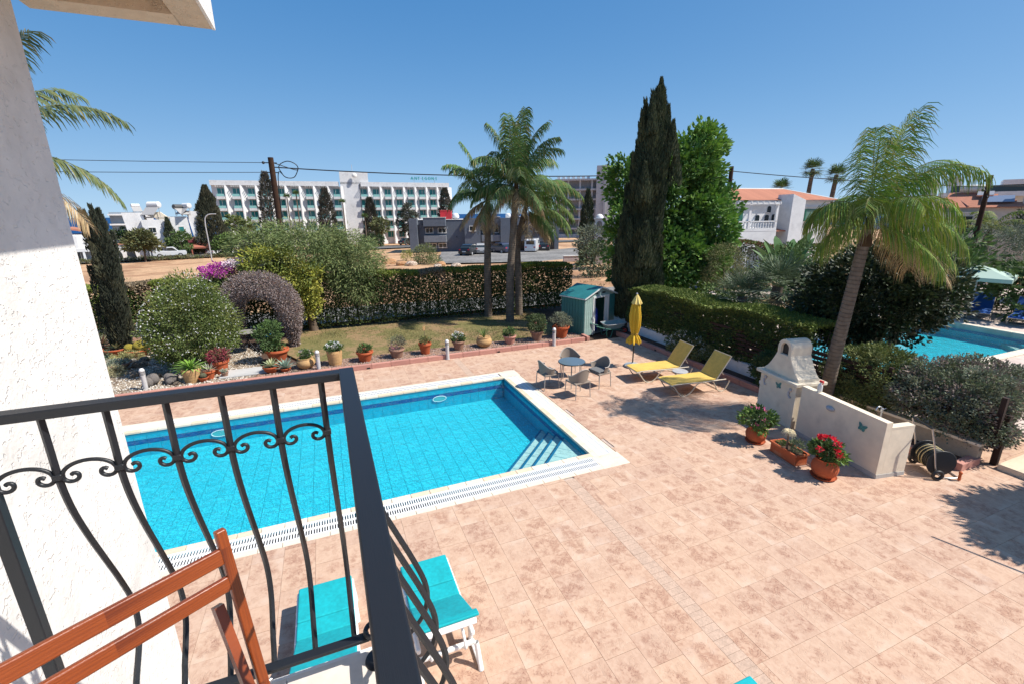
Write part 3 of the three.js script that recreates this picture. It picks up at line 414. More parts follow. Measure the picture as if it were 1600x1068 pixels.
// ---------- wooden folding chair on the balcony ----------
{
  const c = thing('folding_chair', 'varnished reddish wooden folding chair on the balcony', 'chair');
  // back plane: right post top (-0.315, 3.97, -1.165), left end further back towards the wall
  const ax = V(-0.315, 3.945, -1.165), along = V(-0.43, 0, 0.265).normalize(), lean = V(0.10, -1, 0.155).normalize();
  const P = (s, t, o = 0) => { const n = V().crossVectors(along, lean).normalize(); return [ax.x + along.x * s + lean.x * t + n.x * o, ax.y + along.y * s + lean.y * t + n.y * o, ax.z + along.z * s + lean.z * t + n.z * o]; };
  const m4 = new THREE.Matrix4().makeBasis(along, lean.clone().negate(), V().crossVectors(along, lean.clone().negate())), wood = (g, s, t, o = 0) => g.applyMatrix4(m4).translate(...P(s, t, o));
  const plank = (w, h, d) => { const g = RB(w, h, d, 0.005); const p = g.attributes.position, u = new Float32Array(p.count * 2); for (let i = 0; i < p.count; i++) { if (w > h) { u[2 * i] = p.getY(i) * 9 + p.getZ(i) * 7; u[2 * i + 1] = p.getX(i) * 2.6; } else { u[2 * i] = p.getX(i) * 9 + p.getZ(i) * 7; u[2 * i + 1] = p.getY(i) * 2.6; } } g.setAttribute('uv', new THREE.BufferAttribute(u, 2)); return g; };
  part(c, 'back_post', wood(plank(0.025, 0.86, 0.022), 0.0, 0.42), M.teak);
  part(c, 'back_post', wood(plank(0.025, 0.86, 0.022), 0.47, 0.42), M.teak);
  part(c, 'back_slat', wood(plank(0.45, 0.042, 0.016), 0.235, 0.055, 0.002), M.teak);
  part(c, 'back_slat', wood(plank(0.45, 0.038, 0.016), 0.235, 0.128, 0.002), M.teak);
  part(c, 'back_slat', wood(plank(0.45, 0.036, 0.016), 0.235, 0.46, 0.002), M.teak);
  // seat slats and front legs folded forward from the posts
  const seatY = 3.56; for (let k = 0; k < 5; k++) { const o = 0.15 + k * 0.07, g = plank(0.43, 0.055, 0.016); g.rotateX(Math.PI / 2); const ang = Math.atan2(-along.z, along.x); g.rotateY(ang); const n = V().crossVectors(along, V(0, 1, 0)).normalize(); part(c, 'seat_slat', g.translate(ax.x + along.x * 0.235 - n.x * o, seatY, ax.z + along.z * 0.235 - n.z * o), M.teak); }
  const n = V().crossVectors(along, V(0, 1, 0)).normalize();
  for (const s of [0.035, 0.435]) { const a = [ax.x + along.x * s + n.x * 0.012 - 0.0, 3.745, ax.z + along.z * s + n.z * 0.012], b = [a[0] - n.x * 0.3, 3.165, a[2] - n.z * 0.3]; part(c, 'front_leg', beam(a, b, 0.022, 0.034), M.teak); }
  part(c, 'pivot', bar(P(-0.02, 0.44), P(0.49, 0.44), 0.005), M.steel);
}
// ---------- barbecue and counter ----------
{
  const f = [0.181, -0.983], ang = Math.atan2(0.181, 0.983); // counter front runs from near corner towards the far end
  // local frame: +x depth (away from terrace), +z towards the camera end; origin at near front corner
  const root = thing('barbecue_counter', 'cream plastered outdoor counter with sink beside the barbecue', 'counter', [8.83, 0, -4.34], -ang * 1);
  const box = (w, h, d, x, y, z) => B(w, h, d, x + w / 2, y + h / 2, z - d / 2);
  part(root, 'front_wall', box(0.13, 1.1, 1.86, 0, 0, 0), M.cream);
  part(root, 'end_wall', box(0.5, 0.95, 0.13, 0.132, 0, 0), M.cream);
  part(root, 'end_coping', box(0.5, 0.05, 0.132, 0.133, 0.951, 0.001), M.cream);
  part(root, 'back_wall', box(0.1, 0.86, 1.7, 0.532, 0, -0.132), M.cream);
  const wt = part(root, 'worktop', box(0.4, 0.04, 1.72, 0.132, 0.84, -0.132), mat([0.45, 0.44, 0.42], { map: rep(T.mottle, 3), roughness: 0.4 }));
  part(wt, 'sink', box(0.28, 0.02, 0.4, 0.19, 0.882, -0.3), M.steel);
  part(wt, 'tap', J([tube([[0.47, 0.88, -0.5], [0.47, 1.08, -0.5], [0.44, 1.15, -0.5], [0.36, 1.16, -0.5], [0.33, 1.1, -0.5]], 0.013, 8, 20), lathe([[0, 0.07], [0.02, 0.07], [0.024, 0], [0, 0]], 12).translate(0.47, 1.06, -0.5), bar([0.47, 1.1, -0.5], [0.52, 1.13, -0.47], 0.008)]), M.steel);
  part(root, 'plinth', J([box(0.01, 0.08, 1.86, -0.012, 0, 0.0), box(0.63, 0.08, 0.01, 0, 0, 0.012)]), mat([0.5, 0.47, 0.43], { map: rep(T.dirt, 1), roughness: 0.9 }));
  M.verdi = mat([0.05, 0.22, 0.22], { roughness: 0.45, map: rep(T.mottle, 5) });
  const wing = new THREE.Shape(); wing.moveTo(0, 0.008); wing.bezierCurveTo(0.01, 0.05, 0.06, 0.085, 0.085, 0.07); wing.bezierCurveTo(0.09, 0.045, 0.07, 0.015, 0.05, 0.0); wing.bezierCurveTo(0.07, -0.02, 0.065, -0.055, 0.045, -0.06); wing.bezierCurveTo(0.02, -0.055, 0.008, -0.03, 0, -0.012);
  const butterfly = tilt => { const a = extr(wing, 0.006, 0.002), b = a.clone().scale(-1, 1, 1); { const ix = b.attributes.position; const n = b.attributes.normal; for (let i = 0; i < ix.count; i += 3) for (const at of [ix, n, b.attributes.uv]) { for (let k = 0; k < at.itemSize; k++) { const arr = at.array, s = at.itemSize, t = arr[(i + 1) * s + k]; arr[(i + 1) * s + k] = arr[(i + 2) * s + k]; arr[(i + 2) * s + k] = t; } } } return J([a.rotateY(0.2), b.rotateY(-0.2), bar([0, -0.05, 0.008], [0, 0.05, 0.008], 0.007)]).rotateZ(tilt).rotateY(-Math.PI / 2); };
  part(scene, 'butterfly_plaque', butterfly(-0.2), M.verdi).position.set(0, 0, 0);
  const toWorld = (x, y, z) => root.localToWorld(V(x, y, z)); root.updateMatrixWorld(true);
  const hang = (o, x, y, z, label, cat) => { o.position.copy(toWorld(x, y, z)); o.rotation.y = root.rotation.y; return tag(o, label, cat); };
  const bf = scene.children[scene.children.length - 1]; hang(bf, -0.016, 0.82, -0.42, 'green metal butterfly on the plain counter wall', 'ornament');
  // oval lamp on the counter
  const lamp = thing('bulkhead_lamp', 'oval grey bulkhead lamp on the counter wall', 'lamp'); part(lamp, 'base', new THREE.SphereGeometry(0.1, 24, 14).scale(0.25, 0.55, 1), M.greyMetal); part(lamp, 'lens', new THREE.SphereGeometry(0.085, 24, 14).scale(0.42, 0.5, 0.95).translate(-0.012, 0, 0), mat([0.34, 0.36, 0.4], { roughness: 0.25 })); hang(lamp, -0.016, 0.9, -1.12, 'oval grey bulkhead lamp on the counter wall', 'lamp');
  // spray bottle on the counter's top
  const sp = thing('spray_bottle', 'clear spray bottle with red trigger on the counter', 'bottle'); part(sp, 'bottle', lathe([[0, 0], [0.038, 0.003], [0.042, 0.03], [0.042, 0.11], [0.03, 0.145], [0.014, 0.165], [0.014, 0.18], [0, 0.18]], 18), mat([0.75, 0.75, 0.74], { roughness: 0.25, transmission: 0.3, thickness: 0 })); part(sp, 'trigger', J([B(0.026, 0.035, 0.075, 0, 0.2, 0.012), B(0.012, 0.05, 0.012, 0, 0.175, 0.045, [0.4, 0, 0])]), mat([0.65, 0.03, 0.04], { roughness: 0.35 })); hang(sp, 0.065, 1.1, -1.5, 'clear spray bottle with red trigger on the counter', 'bottle'); sp.scale.setScalar(1.15);
  // barbecue body further along
  const bq = thing('barbecue', 'cream plastered barbecue with arched chimney top', 'barbecue', [toWorld(0.02, 0, -2.02).x, 0, toWorld(0.02, 0, -2.02).z], -ang);
  part(bq, 'side_wall', box(0.62, 1.02, 0.11, 0.0, 0, 0), M.cream); part(bq, 'side_wall', box(0.62, 1.02, 0.11, 0.0, 0, -0.96), M.cream);
  part(bq, 'back_panel', box(0.1, 1.02, 0.846, 0.003, 0.001, -0.112), M.cream);
  part(bq, 'shelf', box(0.56, 0.07, 0.86, 0.104, 0.5, -0.105), M.cream);
  part(bq, 'ledge', box(0.25, 0.07, 0.2, 0.15, 0.62, -1.072), M.white);
  part(bq, 'cap_slab', new RoundedBoxGeometry(0.8, 0.075, 1.22, 2, 0.012).translate(0.31, 1.058, -0.535), M.cream);
  const ch = new THREE.Shape(); ch.moveTo(-0.5, 0); ch.lineTo(0.5, 0); ch.lineTo(0.49, 0.05); ch.bezierCurveTo(0.36, 0.14, 0.26, 0.34, 0.185, 0.5); ch.lineTo(0.185, 0.64); ch.absarc(0, 0.64, 0.185, 0, Math.PI, false); ch.lineTo(-0.185, 0.5); ch.bezierCurveTo(-0.26, 0.34, -0.36, 0.14, -0.49, 0.05); ch.lineTo(-0.5, 0);
  const hole = new THREE.Path(); hole.moveTo(-0.125, 0.48); hole.lineTo(-0.125, 0.64); hole.absarc(0, 0.64, 0.125, Math.PI, 0, true); hole.lineTo(0.125, 0.48); hole.lineTo(-0.125, 0.48); ch.holes.push(hole);
  const chim = extr(ch, 0.52, 0.012); chim.rotateY(Math.PI / 2).translate(0.05, 1.096, -0.535); part(bq, 'chimney', chim, M.cream);
  part(bq, 'flue_shade', B(0.02, 0.3, 0.26, 0.12, 1.71, -0.535), M.black);  // black sheet behind the arch hole, stands for the shade inside
  const plaque = (geo, m, x, y, z, label, cat, name) => { const o = part(scene, name, geo, m); o.position.copy(bq.localToWorld(V(x, y, z))); o.rotation.y = bq.rotation.y; return tag(o, label, cat); }; bq.updateMatrixWorld(true);
  plaque(butterfly(0.25), M.verdi, -0.01, 0.86, -0.5, 'green metal butterfly between two pale seahorse plaques', 'ornament', 'butterfly_plaque');
  const sh = s => J([tube([[0, 0.10, 0.0], [0, 0.115, s * 0.03], [0, 0.09, s * 0.05], [0, 0.06, s * 0.012], [0, 0.02, -s * 0.02], [0, -0.03, -s * 0.015], [0, -0.075, s * 0.01], [0, -0.095, s * 0.035], [0, -0.08, s * 0.05], [0, -0.065, s * 0.04]], 0.017, 8, 40), new THREE.SphereGeometry(0.03, 12, 8).scale(0.5, 1.4, 0.9).translate(0, 0.0, -s * 0.012)]);
  M.seahorse = mat([0.52, 0.5, 0.52], { roughness: 0.5, map: rep(T.mottle, 4) });
  plaque(sh(1), M.seahorse, -0.012, 0.84, -0.93, 'pale grey seahorse plaque nearest the yellow loungers', 'ornament', 'seahorse_plaque');
  plaque(sh(1), M.seahorse, -0.012, 0.80, -0.17, 'pale grey seahorse plaque nearest the counter', 'ornament', 'seahorse_plaque');
}
// ---------- sun loungers ----------
M.yellow = mat([0.74, 0.49, 0.11], { map: rep(T.mottle, 1.5), bump: rep(T.fine, 16), bumpScale: 0.001, roughness: 0.8 });
M.beige = mat([0.50, 0.43, 0.33], { roughness: 0.45 });
M.blueSling = mat([0.008, 0.09, 0.36], { bump: rep(T.fine, 16), bumpScale: 0.001, roughness: 0.7 });
function slingLounger(label, group, sling, frame, pos, turn, back, w = 0.66, backL = 0.72) { // local: foot at -x, head at +x
  const L = thing('sun_lounger', label, 'lounger', pos, turn, group), y = 0.36, bx = 0.42, by = y + Math.sin(back) * backL, ex = bx + Math.cos(back) * backL;
  const sheet = pts => { const s = []; for (let i = 0; i < pts.length - 1; i++) s.push(beam([pts[i][0], pts[i][1], 0], [pts[i + 1][0] , pts[i + 1][1], 0], w - 0.04, 0.022)); return J(s); };
  part(L, 'seat_sling', sheet([[-0.95, y - 0.005], [-0.86, y + 0.012], [-0.3, y + 0.004], [bx, y + 0.012]]), sling);
  part(L, 'backrest', sheet([[bx + 0.008, y + 0.02], [ex, by]]), sling);
  for (const s of [-1, 1]) {
    part(L, 'side_rail', tube([[-0.97, y - 0.03, s * w / 2], [-0.9, y - 0.005, s * w / 2], [0, y - 0.012, s * w / 2], [bx + 0.3, y - 0.012, s * w / 2]], 0.016, 8, 30), frame);
    part(L, 'back_rail', bar([bx, y, s * (w / 2 - 0.012)], [ex + 0.02, by + 0.012, s * (w / 2 - 0.012)], 0.014), frame);
    part(L, 'leg', tube([[-0.93, y - 0.02, s * w / 2], [-0.84, 0.24, s * w / 2], [-0.72, 0.08, s * w / 2], [-0.62, 0.016, s * w / 2], [-0.5, 0.016, s * w / 2], [-0.36, 0.1, s * w / 2], [-0.22, 0.27, s * w / 2], [-0.12, y - 0.02, s * w / 2]], 0.016, 8, 40), frame);
    part(L, 'leg', tube([[0.3, y - 0.02, s * w / 2], [0.38, 0.22, s * w / 2], [0.48, 0.07, s * w / 2], [0.58, 0.016, s * w / 2], [0.68, 0.03, s * w / 2], [0.78, 0.16, s * w / 2], [bx + 0.42, 0.3, s * w / 2]], 0.016, 8, 36), frame);
  }
  part(L, 'cross_bar', J([bar([-0.56, 0.016, -w / 2], [-0.56, 0.016, w / 2], 0.012), bar([0.6, 0.02, -w / 2], [0.6, 0.02, w / 2], 0.012), bar([-0.96, y - 0.02, -w / 2], [-0.96, y - 0.02, w / 2], 0.013), bar([ex + 0.01, by + 0.004, -w / 2], [ex + 0.01, by + 0.004, w / 2], 0.013)]), frame);
  part(L, 'back_prop', bar([bx + 0.42 * Math.cos(back), y + 0.42 * Math.sin(back) - 0.02, 0], [bx + 0.5, y - 0.02, 0], 0.009), frame);
  return L;
}
const lg = 'yellow loungers beside the closed parasol';
slingLounger('yellow sling lounger nearest the closed yellow parasol', lg, M.yellow, M.beige, [8.82, 0, -10.22], -0.12, 1.0);
slingLounger('yellow sling lounger half in palm shade, nearest the barbecue', lg, M.yellow, M.beige, [9.0, 0, -9.02], -0.1, 1.0);
{ const t = thing('side_table', 'small grey round table between the yellow loungers', 'table', [9.05, 0, -9.66]); part(t, 'top', lathe([[0, 0.34], [0.21, 0.34], [0.22, 0.33], [0.21, 0.315], [0, 0.315]], 28), M.greyMetal); for (let k = 0; k < 3; k++) { const a = k * 2.09; part(t, 'leg', bar([Math.cos(a) * 0.18, 0, Math.sin(a) * 0.18], [Math.cos(a) * 0.1, 0.32, Math.sin(a) * 0.1], 0.01), M.greyMetal); } }
// ---------- closed parasol ----------
{
  const p = thing('parasol', 'closed yellow parasol on a grey stand by the loungers', 'parasol', [8.66, 0, -11.33]);
  part(p, 'base', lathe([[0, 0.14], [0.04, 0.14], [0.05, 0.085], [0.24, 0.075], [0.27, 0.05], [0.27, 0], [0, 0]], 32), mat([0.34, 0.4, 0.44], { roughness: 0.8, map: rep(T.mottle, 2) }));
  part(p, 'pole', bar([0, 0.1, 0], [0, 2.26, 0], 0.02, 0.02, 12), M.black);
  const fab = mat([0.70, 0.44, 0.03], { map: rep(T.mottle, 2), roughness: 0.85, side: THREE.DoubleSide });
  const N = 64, rows = [[2.24, 0.03, 0.1], [2.1, 0.075, 0.16], [1.9, 0.125, 0.2], [1.6, 0.155, 0.22], [1.3, 0.14, 0.24], [1.1, 0.1, 0.2], [1.04, 0.085, 0.12], [0.97, 0.12, 0.3], [0.86, 0.17, 0.38], [0.78, 0.165, 0.42]], pos = [], idx = [], r = rng(4);
  rows.forEach(([y, R, a], j) => { for (let i = 0; i <= N; i++) { const t = i / N * 6.2832, w = R * (1 + a * Math.sin(t * 8 + j * 0.25) + 0.1 * Math.sin(t * 3 + j)); pos.push(Math.cos(t) * w, y + (j > 7 ? Math.sin(t * 8) * 0.03 : 0), Math.sin(t) * w); if (j && i) { const b = j * (N + 1) + i, c = b - N - 1; idx.push(c - 1, b - 1, c, c, b - 1, b); } } });
  const g = new THREE.BufferGeometry(); g.setAttribute('position', new THREE.Float32BufferAttribute(pos, 3)); g.setIndex(idx); g.computeVertexNormals(); part(p, 'canopy', g, fab);
  const vent = []; const vi = []; [[2.29, 0.012], [2.22, 0.06], [2.1, 0.115], [2.0, 0.15]].forEach(([y, R], j) => { for (let i = 0; i <= N; i++) { const t = i / N * 6.2832, w = R * (1 + 0.16 * Math.sin(t * 8)); vent.push(Math.cos(t) * w + 0.01, y + (j === 3 ? Math.sin(t * 8) * 0.025 : 0), Math.sin(t) * w + 0.01); if (j && i) { const b = j * (N + 1) + i, c = b - N - 1; vi.push(c - 1, b - 1, c, c, b - 1, b); } } });
  const g2 = new THREE.BufferGeometry(); g2.setAttribute('position', new THREE.Float32BufferAttribute(vent, 3)); g2.setIndex(vi); g2.computeVertexNormals(); part(p, 'vent', g2, mat([0.72, 0.55, 0.18], { roughness: 0.9, side: THREE.DoubleSide }));
  part(p, 'strap', new THREE.TorusGeometry(0.098, 0.014, 8, 32).rotateX(Math.PI / 2).translate(0, 1.06, 0), mat([0.35, 0.2, 0.03]));
  part(p, 'finial', new THREE.SphereGeometry(0.028, 14, 10).translate(0, 2.31, 0), M.greyMetal);
}
// ---------- dining set ----------
{
  const weave = mat([0.27, 0.22, 0.18], { bump: rep(T.fine, 20), bumpScale: 0.003, roughness: 0.8, map: rep(T.mottle, 4) }), fr = mat([0.36, 0.32, 0.28], { roughness: 0.5 }), cush = mat([0.14, 0.14, 0.14], { roughness: 0.95, bump: rep(T.fine, 8), bumpScale: 0.002 });
  function armchair(label, x, z, turn, withCushion) { // faces -z locally (towards the table)
    const c = thing('garden_armchair', label, 'chair', [x, 0, z], turn, 'armchairs around the glass table');
    part(c, 'seat', RB(0.5, 0.05, 0.46, 0.02, 0, 0.42, 0), weave);
    const P = [], I = [], N = 18; for (let i = 0; i <= N; i++) { const a = lerp(-0.28, Math.PI + 0.28, i / N), cs = Math.cos(a), sn = Math.sin(a), h = 0.62 + 0.19 * Math.pow(Math.max(0, sn), 2.2); for (const [y, k] of [[0.44, 0.88], [lerp(0.44, h, 0.5), 0.97], [h, 1.04]]) P.push(cs * 0.285 * k, y, sn * 0.25 * k + 0.01); if (i) { const b = i * 3, q = b - 3; for (const s of [0, 1]) I.push(q + s, b + s, q + s + 1, q + s + 1, b + s, b + s + 1); } }
    const g = new THREE.BufferGeometry(); g.setAttribute('position', new THREE.Float32BufferAttribute(P, 3)); g.setIndex(I); g.computeVertexNormals(); part(c, 'backrest', g, Object.assign(weave.clone(), { side: THREE.DoubleSide }));
    const rim = []; for (let i = 0; i <= N; i++) { const a = lerp(-0.28, Math.PI + 0.28, i / N), sn = Math.sin(a), h = 0.62 + 0.19 * Math.pow(Math.max(0, sn), 2.2); rim.push([Math.cos(a) * 0.285 * 1.04, h, sn * 0.25 * 1.04 + 0.01]); } part(c, 'arm_rim', tube(rim, 0.013, 8, 50), fr);
    for (const [lx, lz] of [[-0.24, -0.2], [0.24, -0.2], [-0.22, 0.22], [0.22, 0.22]]) part(c, 'leg', bar([lx * 1.08, 0, lz * 1.1], [lx, 0.43, lz], 0.011, 0.013), fr);
    if (withCushion) part(c, 'cushion', RB(0.44, 0.06, 0.42, 0.025, 0, 0.47, 0), cush);
  }
  armchair('brown woven armchair with its back to the pool corner', 5.86, -9.92, 0.12, false);
  armchair('brown woven armchair nearest the pool, left of the glass table', 5.42, -10.82, -1.5 , true);
  armchair('brown woven armchair on the far side of the glass table', 6.42, -11.36, Math.PI - 0.25, false);
  armchair('brown woven armchair on the parasol side of the glass table', 6.78, -10.34, 1.75, true);
  const t = thing('garden_table', 'round smoked glass table between the four armchairs', 'table', [6.08, 0, -10.66]);
  part(t, 'top', lathe([[0, 0.72], [0.37, 0.72], [0.375, 0.716], [0.37, 0.708], [0, 0.708]], 40), mat([0.10, 0.14, 0.17], { roughness: 0.12, specularIntensity: 1 })); part(t, 'rim', new THREE.TorusGeometry(0.37, 0.012, 8, 44).rotateX(Math.PI / 2).translate(0, 0.7, 0), M.black);
  for (let k = 0; k < 4; k++) { const a = k * 1.571 + 0.5; part(t, 'leg', bar([Math.cos(a) * 0.3, 0, Math.sin(a) * 0.3], [Math.cos(a) * 0.25, 0.7, Math.sin(a) * 0.25], 0.013), fr); }
}
// ---------- white loungers with turquoise cushions below the balcony ----------
function whiteLounger(label, cushLabel, x0, x1, zFoot, zHead, backFrom, rise) { // foot far, head near; backrest rises towards the head
  const w = x1 - x0, cx = (x0 + x1) / 2, L = thing('white_lounger', label, 'lounger', [cx, 0, 0], 0, 'white plastic loungers below the balcony'), y = 0.3, len = zHead - zFoot, bz = zFoot + len * backFrom, hw = w / 2;
  const tilt = Math.asin(rise / (zHead - bz)), hz = bz + (zHead - bz) * Math.cos(tilt), Q = (z, up = 0) => z < bz ? [y + up, z] : [y + Math.sin(tilt) * (z - bz) + up * Math.cos(tilt), bz + Math.cos(tilt) * (z - bz) - up * Math.sin(tilt)];
  for (const s of [-1, 1]) {
    part(L, 'side_rail', J([RB(0.05, 0.07, bz - zFoot + 0.5, 0.02, s * (hw - 0.01), y - 0.02, (zFoot + bz + 0.5) / 2)]), M.plastic);
    for (const [za, zb] of [[zFoot + 0.12, zFoot + 0.3], [bz + 0.38, bz + 0.62]]) part(L, 'leg', J([tube([[s * (hw - 0.01), y, za], [s * (hw + 0.005), 0.13, za - 0.03], [s * (hw + 0.01), 0.0, za - 0.07]], 0.028, 8, 10), tube([[s * (hw - 0.01), y, zb], [s * (hw + 0.005), 0.13, zb + 0.03], [s * (hw + 0.01), 0, zb + 0.09]], 0.028, 8, 10), RB(0.04, 0.04, zb - za + 0.16, 0.012, s * (hw + 0.008), 0.03, (za + zb) / 2)]), M.plastic);
    const a = Q(bz), b = Q(zHead); part(L, 'back_rail', beam([s * (hw - 0.03), a[0], a[1]], [s * (hw - 0.03), b[0], b[1]], 0.045, 0.05), M.plastic);
  }
  const slat = B(w - 0.08, 0.016, 0.06);
  for (let z = zFoot + 0.06; z < zHead; z += 0.085) { if (Math.abs(z - bz) < 0.03) continue; const q = Q(z), o = part(L, 'slat', slat, M.plastic); o.position.set(0, q[0], q[1]); o.rotation.x = z < bz ? 0 : -tilt; }
  const hd = Q(zHead + 0.03); part(L, 'head_panel', RB(w - 0.02, 0.09, 0.045, 0.02).rotateX(-tilt).translate(0, hd[0], hd[1]), M.plastic);
  part(L, 'foot_panel', RB(w - 0.02, 0.08, 0.05, 0.02, 0, y - 0.01, zFoot), M.plastic);
  for (const s of [-1, 1]) part(L, 'back_prop', tube([[s * hw * 0.55, Q(zHead - 0.2)[0] - 0.02, Q(zHead - 0.2)[1]], [s * hw * 0.6, 0.26, hz - 0.02], [s * hw * 0.6, 0.2, hz - 0.1]], 0.016, 8, 12), M.plastic);
  part(L, 'cross_brace', RB(w, 0.05, 0.05, 0.015, 0, 0.2, bz + 0.52), M.plastic);
  const c = thing('lounger_cushion', cushLabel, 'cushion', [cx, 0, 0], 0, 'turquoise lounger cushions');
  const seg = (z0, z1, ti) => { const a = Q(z0, 0.035), b = Q(z1, 0.035); const g = RB(w - 0.015, 0.055, Math.hypot(b[0] - a[0], b[1] - a[1]) - 0.004, 0.02); g.rotateX(-ti); return g.translate(0, (a[0] + b[0]) / 2, (a[1] + b[1]) / 2); };
  const pad = (n, g) => part(c, n, uvWorldXZ(g, 1), M.turquoise);
  pad('seat_pad', seg(zFoot - 0.01, zFoot + len * 0.32, 0)); pad('seat_pad', seg(zFoot + len * 0.32, bz, 0)); pad('back_pad', seg(bz + 0.012, zHead - 0.02, tilt));
  const fl = Q(zHead + 0.02, 0.055); part(c, 'head_flap', RB(w + 0.04, 0.03, 0.1, 0.012).rotateX(-tilt + 0.25).translate(0, fl[0], fl[1]), M.turquoise);
}
whiteLounger('white plastic lounger seen through the side railing bars', 'turquoise cushion with raised head under the side railing', 0.45, 1.06, -5.06, -3.62, 0.5, 0.34);
whiteLounger('white plastic lounger seen through the front railing bars', 'turquoise cushion casting shadow below the front railing', -0.74, -0.12, -5.16, -3.55, 0.48, 0.34);
whiteLounger('white plastic lounger at the bottom edge of the view', 'turquoise cushion just showing at the bottom edge', 2.78, 3.4, -2.3, -0.6, 0.6, 0.25);
// ---------- shed and wheelbarrow ----------
{
  const sh = thing('garden_shed', 'small green metal garden shed with open sliding doors', 'shed', [9.06, 0, -15.02], 0.315), W = 1.86, D = 1.2, H = 1.52;
  const gr = mat([0.045, 0.20, 0.19], { roughness: 0.45, map: rep(T.mottle, 2) }), pale = mat([0.34, 0.47, 0.43], { roughness: 0.5, map: rep(T.mottle, 2) }), trim = mat([0.6, 0.62, 0.6], { roughness: 0.45 });
  const rib = (n, w, h, m, name, place) => { for (let i = 0; i < n; i++) { const o = part(sh, name, B(w / n - 0.018, h, 0.022), m); place(o, (i + 0.5) * w / n); } };
  part(sh, 'wall', B(0.012, H, D, 0, H / 2, -D / 2), gr); part(sh, 'wall', B(0.012, H, D, W, H / 2, -D / 2), gr); part(sh, 'wall', B(W, H, 0.012, W / 2, H / 2, -D), gr);
  rib(8, D, H - 0.03, gr, 'rib_panel', (o, t) => { o.rotation.y = Math.PI / 2; o.position.set(-0.011, H / 2, -t); });
  part(sh, 'front_panel', B(0.5, H, 0.012, 0.25, H / 2, 0), pale); part(sh, 'front_panel', B(0.44, H, 0.012, W - 0.22, H / 2, 0), gr);
  rib(4, 0.46, H - 0.04, pale, 'rib_panel', (o, t) => o.position.set(t + 0.01, H / 2, 0.012)); rib(3, 0.34, H - 0.04, gr, 'rib_panel', (o, t) => o.position.set(W - 0.36 + t, H / 2, 0.012));
  const fr = part(sh, 'door_frame', J([B(0.06, H, 0.05, 0.5, H / 2, 0.02), B(0.06, H, 0.05, 1.42, H / 2, 0.02), B(0.98, 0.07, 0.051, 0.96, H - 0.03, 0.021)]), trim);
  part(sh, 'sliding_door', B(0.14, H - 0.1, 0.02, 0.6, H / 2 - 0.03, -0.02), trim); part(sh, 'sliding_door', B(0.16, H - 0.1, 0.02, 1.31, H / 2 - 0.03, -0.02), trim);
  const ap = 0.34; part(sh, 'gable', extr([[-0.02, 0], [W + 0.02, 0], [W / 2, ap]], 0.02).translate(0, H, -0.01), pale); part(sh, 'gable', extr([[-0.02, 0], [W + 0.02, 0], [W / 2, ap]], 0.02).translate(0, H, -D), gr);
  for (const x of [0.62, 0.72, 1.12]) part(sh, 'vent', B(x > 1 ? 0.2 : 0.07, 0.07, 0.02, x, H + 0.12, 0.008), M.black);
  for (const s of [-1, 1]) { const sl = Math.hypot(W / 2 + 0.08, ap + 0.03), a = Math.atan2(ap + 0.03, W / 2 + 0.08); const g = B(sl, 0.018, D + 0.16, 0, 0, 0); g.rotateZ(-s * a).translate(W / 2 + s * (W / 4 + 0.04), H + ap / 2 + 0.012, -D / 2 + 0.02); const rf = part(sh, 'roof', g, mat([0.03, 0.19, 0.20], { roughness: 0.4, map: rep(T.mottle, 1) })); part(rf, 'roof_edge', J([beam([W / 2 + s * (W / 2 + 0.085), H - 0.028, 0.1], [W / 2 + s * 0.002, H + ap + 0.012, 0.1], 0.02, 0.05), beam([W / 2 + s * (W / 2 + 0.085), H - 0.028, 0.1], [W / 2 + s * (W / 2 + 0.085), H - 0.028, -D - 0.06], 0.02, 0.04)]), trim); }
  part(sh, 'floor', B(W - 0.03, 0.02, D - 0.03, W / 2, 0.012, -D / 2), mat([0.15, 0.14, 0.13]));
  sh.updateMatrixWorld(true); const bl = sh.localToWorld(V(0.95, 0.024, -0.42)), bar_ = thing('storage_barrel', 'blue plastic barrel standing inside the shed', 'barrel', [bl.x, bl.y, bl.z]); part(bar_, 'body', lathe([[0, 0], [0.2, 0], [0.24, 0.05], [0.25, 0.3], [0.235, 0.32], [0.25, 0.34], [0.25, 0.62], [0.235, 0.64], [0.245, 0.66], [0.22, 0.9], [0.14, 0.98], [0, 0.98]], 28), mat([0.012, 0.03, 0.22], { roughness: 0.4 })); part(bar_, 'lid', lathe([[0, 1.04], [0.08, 1.04], [0.09, 1.0], [0.09, 0.97], [0, 0.97]], 20), mat([0.3, 0.3, 0.28]));
  const wb = thing('wheelbarrow', 'green wheelbarrow with grey tray beside the shed door', 'wheelbarrow', [10.2, 0, -14.72], -0.12), tr = mat([0.22, 0.32, 0.34], { roughness: 0.45, map: rep(T.mottle, 3) });
  { const P = [], I = [], out = [[-0.42, 0.30], [0.46, 0.36]], ring = (x0, x1, w0, w1, y0, y1) => P.push(x0, y0, -w0, x1, y1, -w1, x1, y1, w1, x0, y0, w0); ring(-0.4, 0.42, 0.3, 0.27, 0.52, 0.56); ring(-0.24, 0.24, 0.2, 0.17, 0.3, 0.33); for (let k = 0; k < 4; k++) { const n = (k + 1) % 4; I.push(k, n, 4 + k, n, 4 + n, 4 + k); } I.push(4, 5, 6, 4, 6, 7); const g = new THREE.BufferGeometry(); g.setAttribute('position', new THREE.Float32BufferAttribute(P, 3)); g.setIndex(I); part(wb, 'tray', g.toNonIndexed(), Object.assign(tr, { side: THREE.DoubleSide })); part(wb, 'tray_rim', tube([[-0.4, 0.52, -0.3], [0.42, 0.56, -0.27], [0.47, 0.565, 0], [0.42, 0.56, 0.27], [-0.4, 0.52, 0.3], [-0.43, 0.515, 0], [-0.4, 0.52, -0.3]], 0.012, 6, 50), M.greyMetal); }
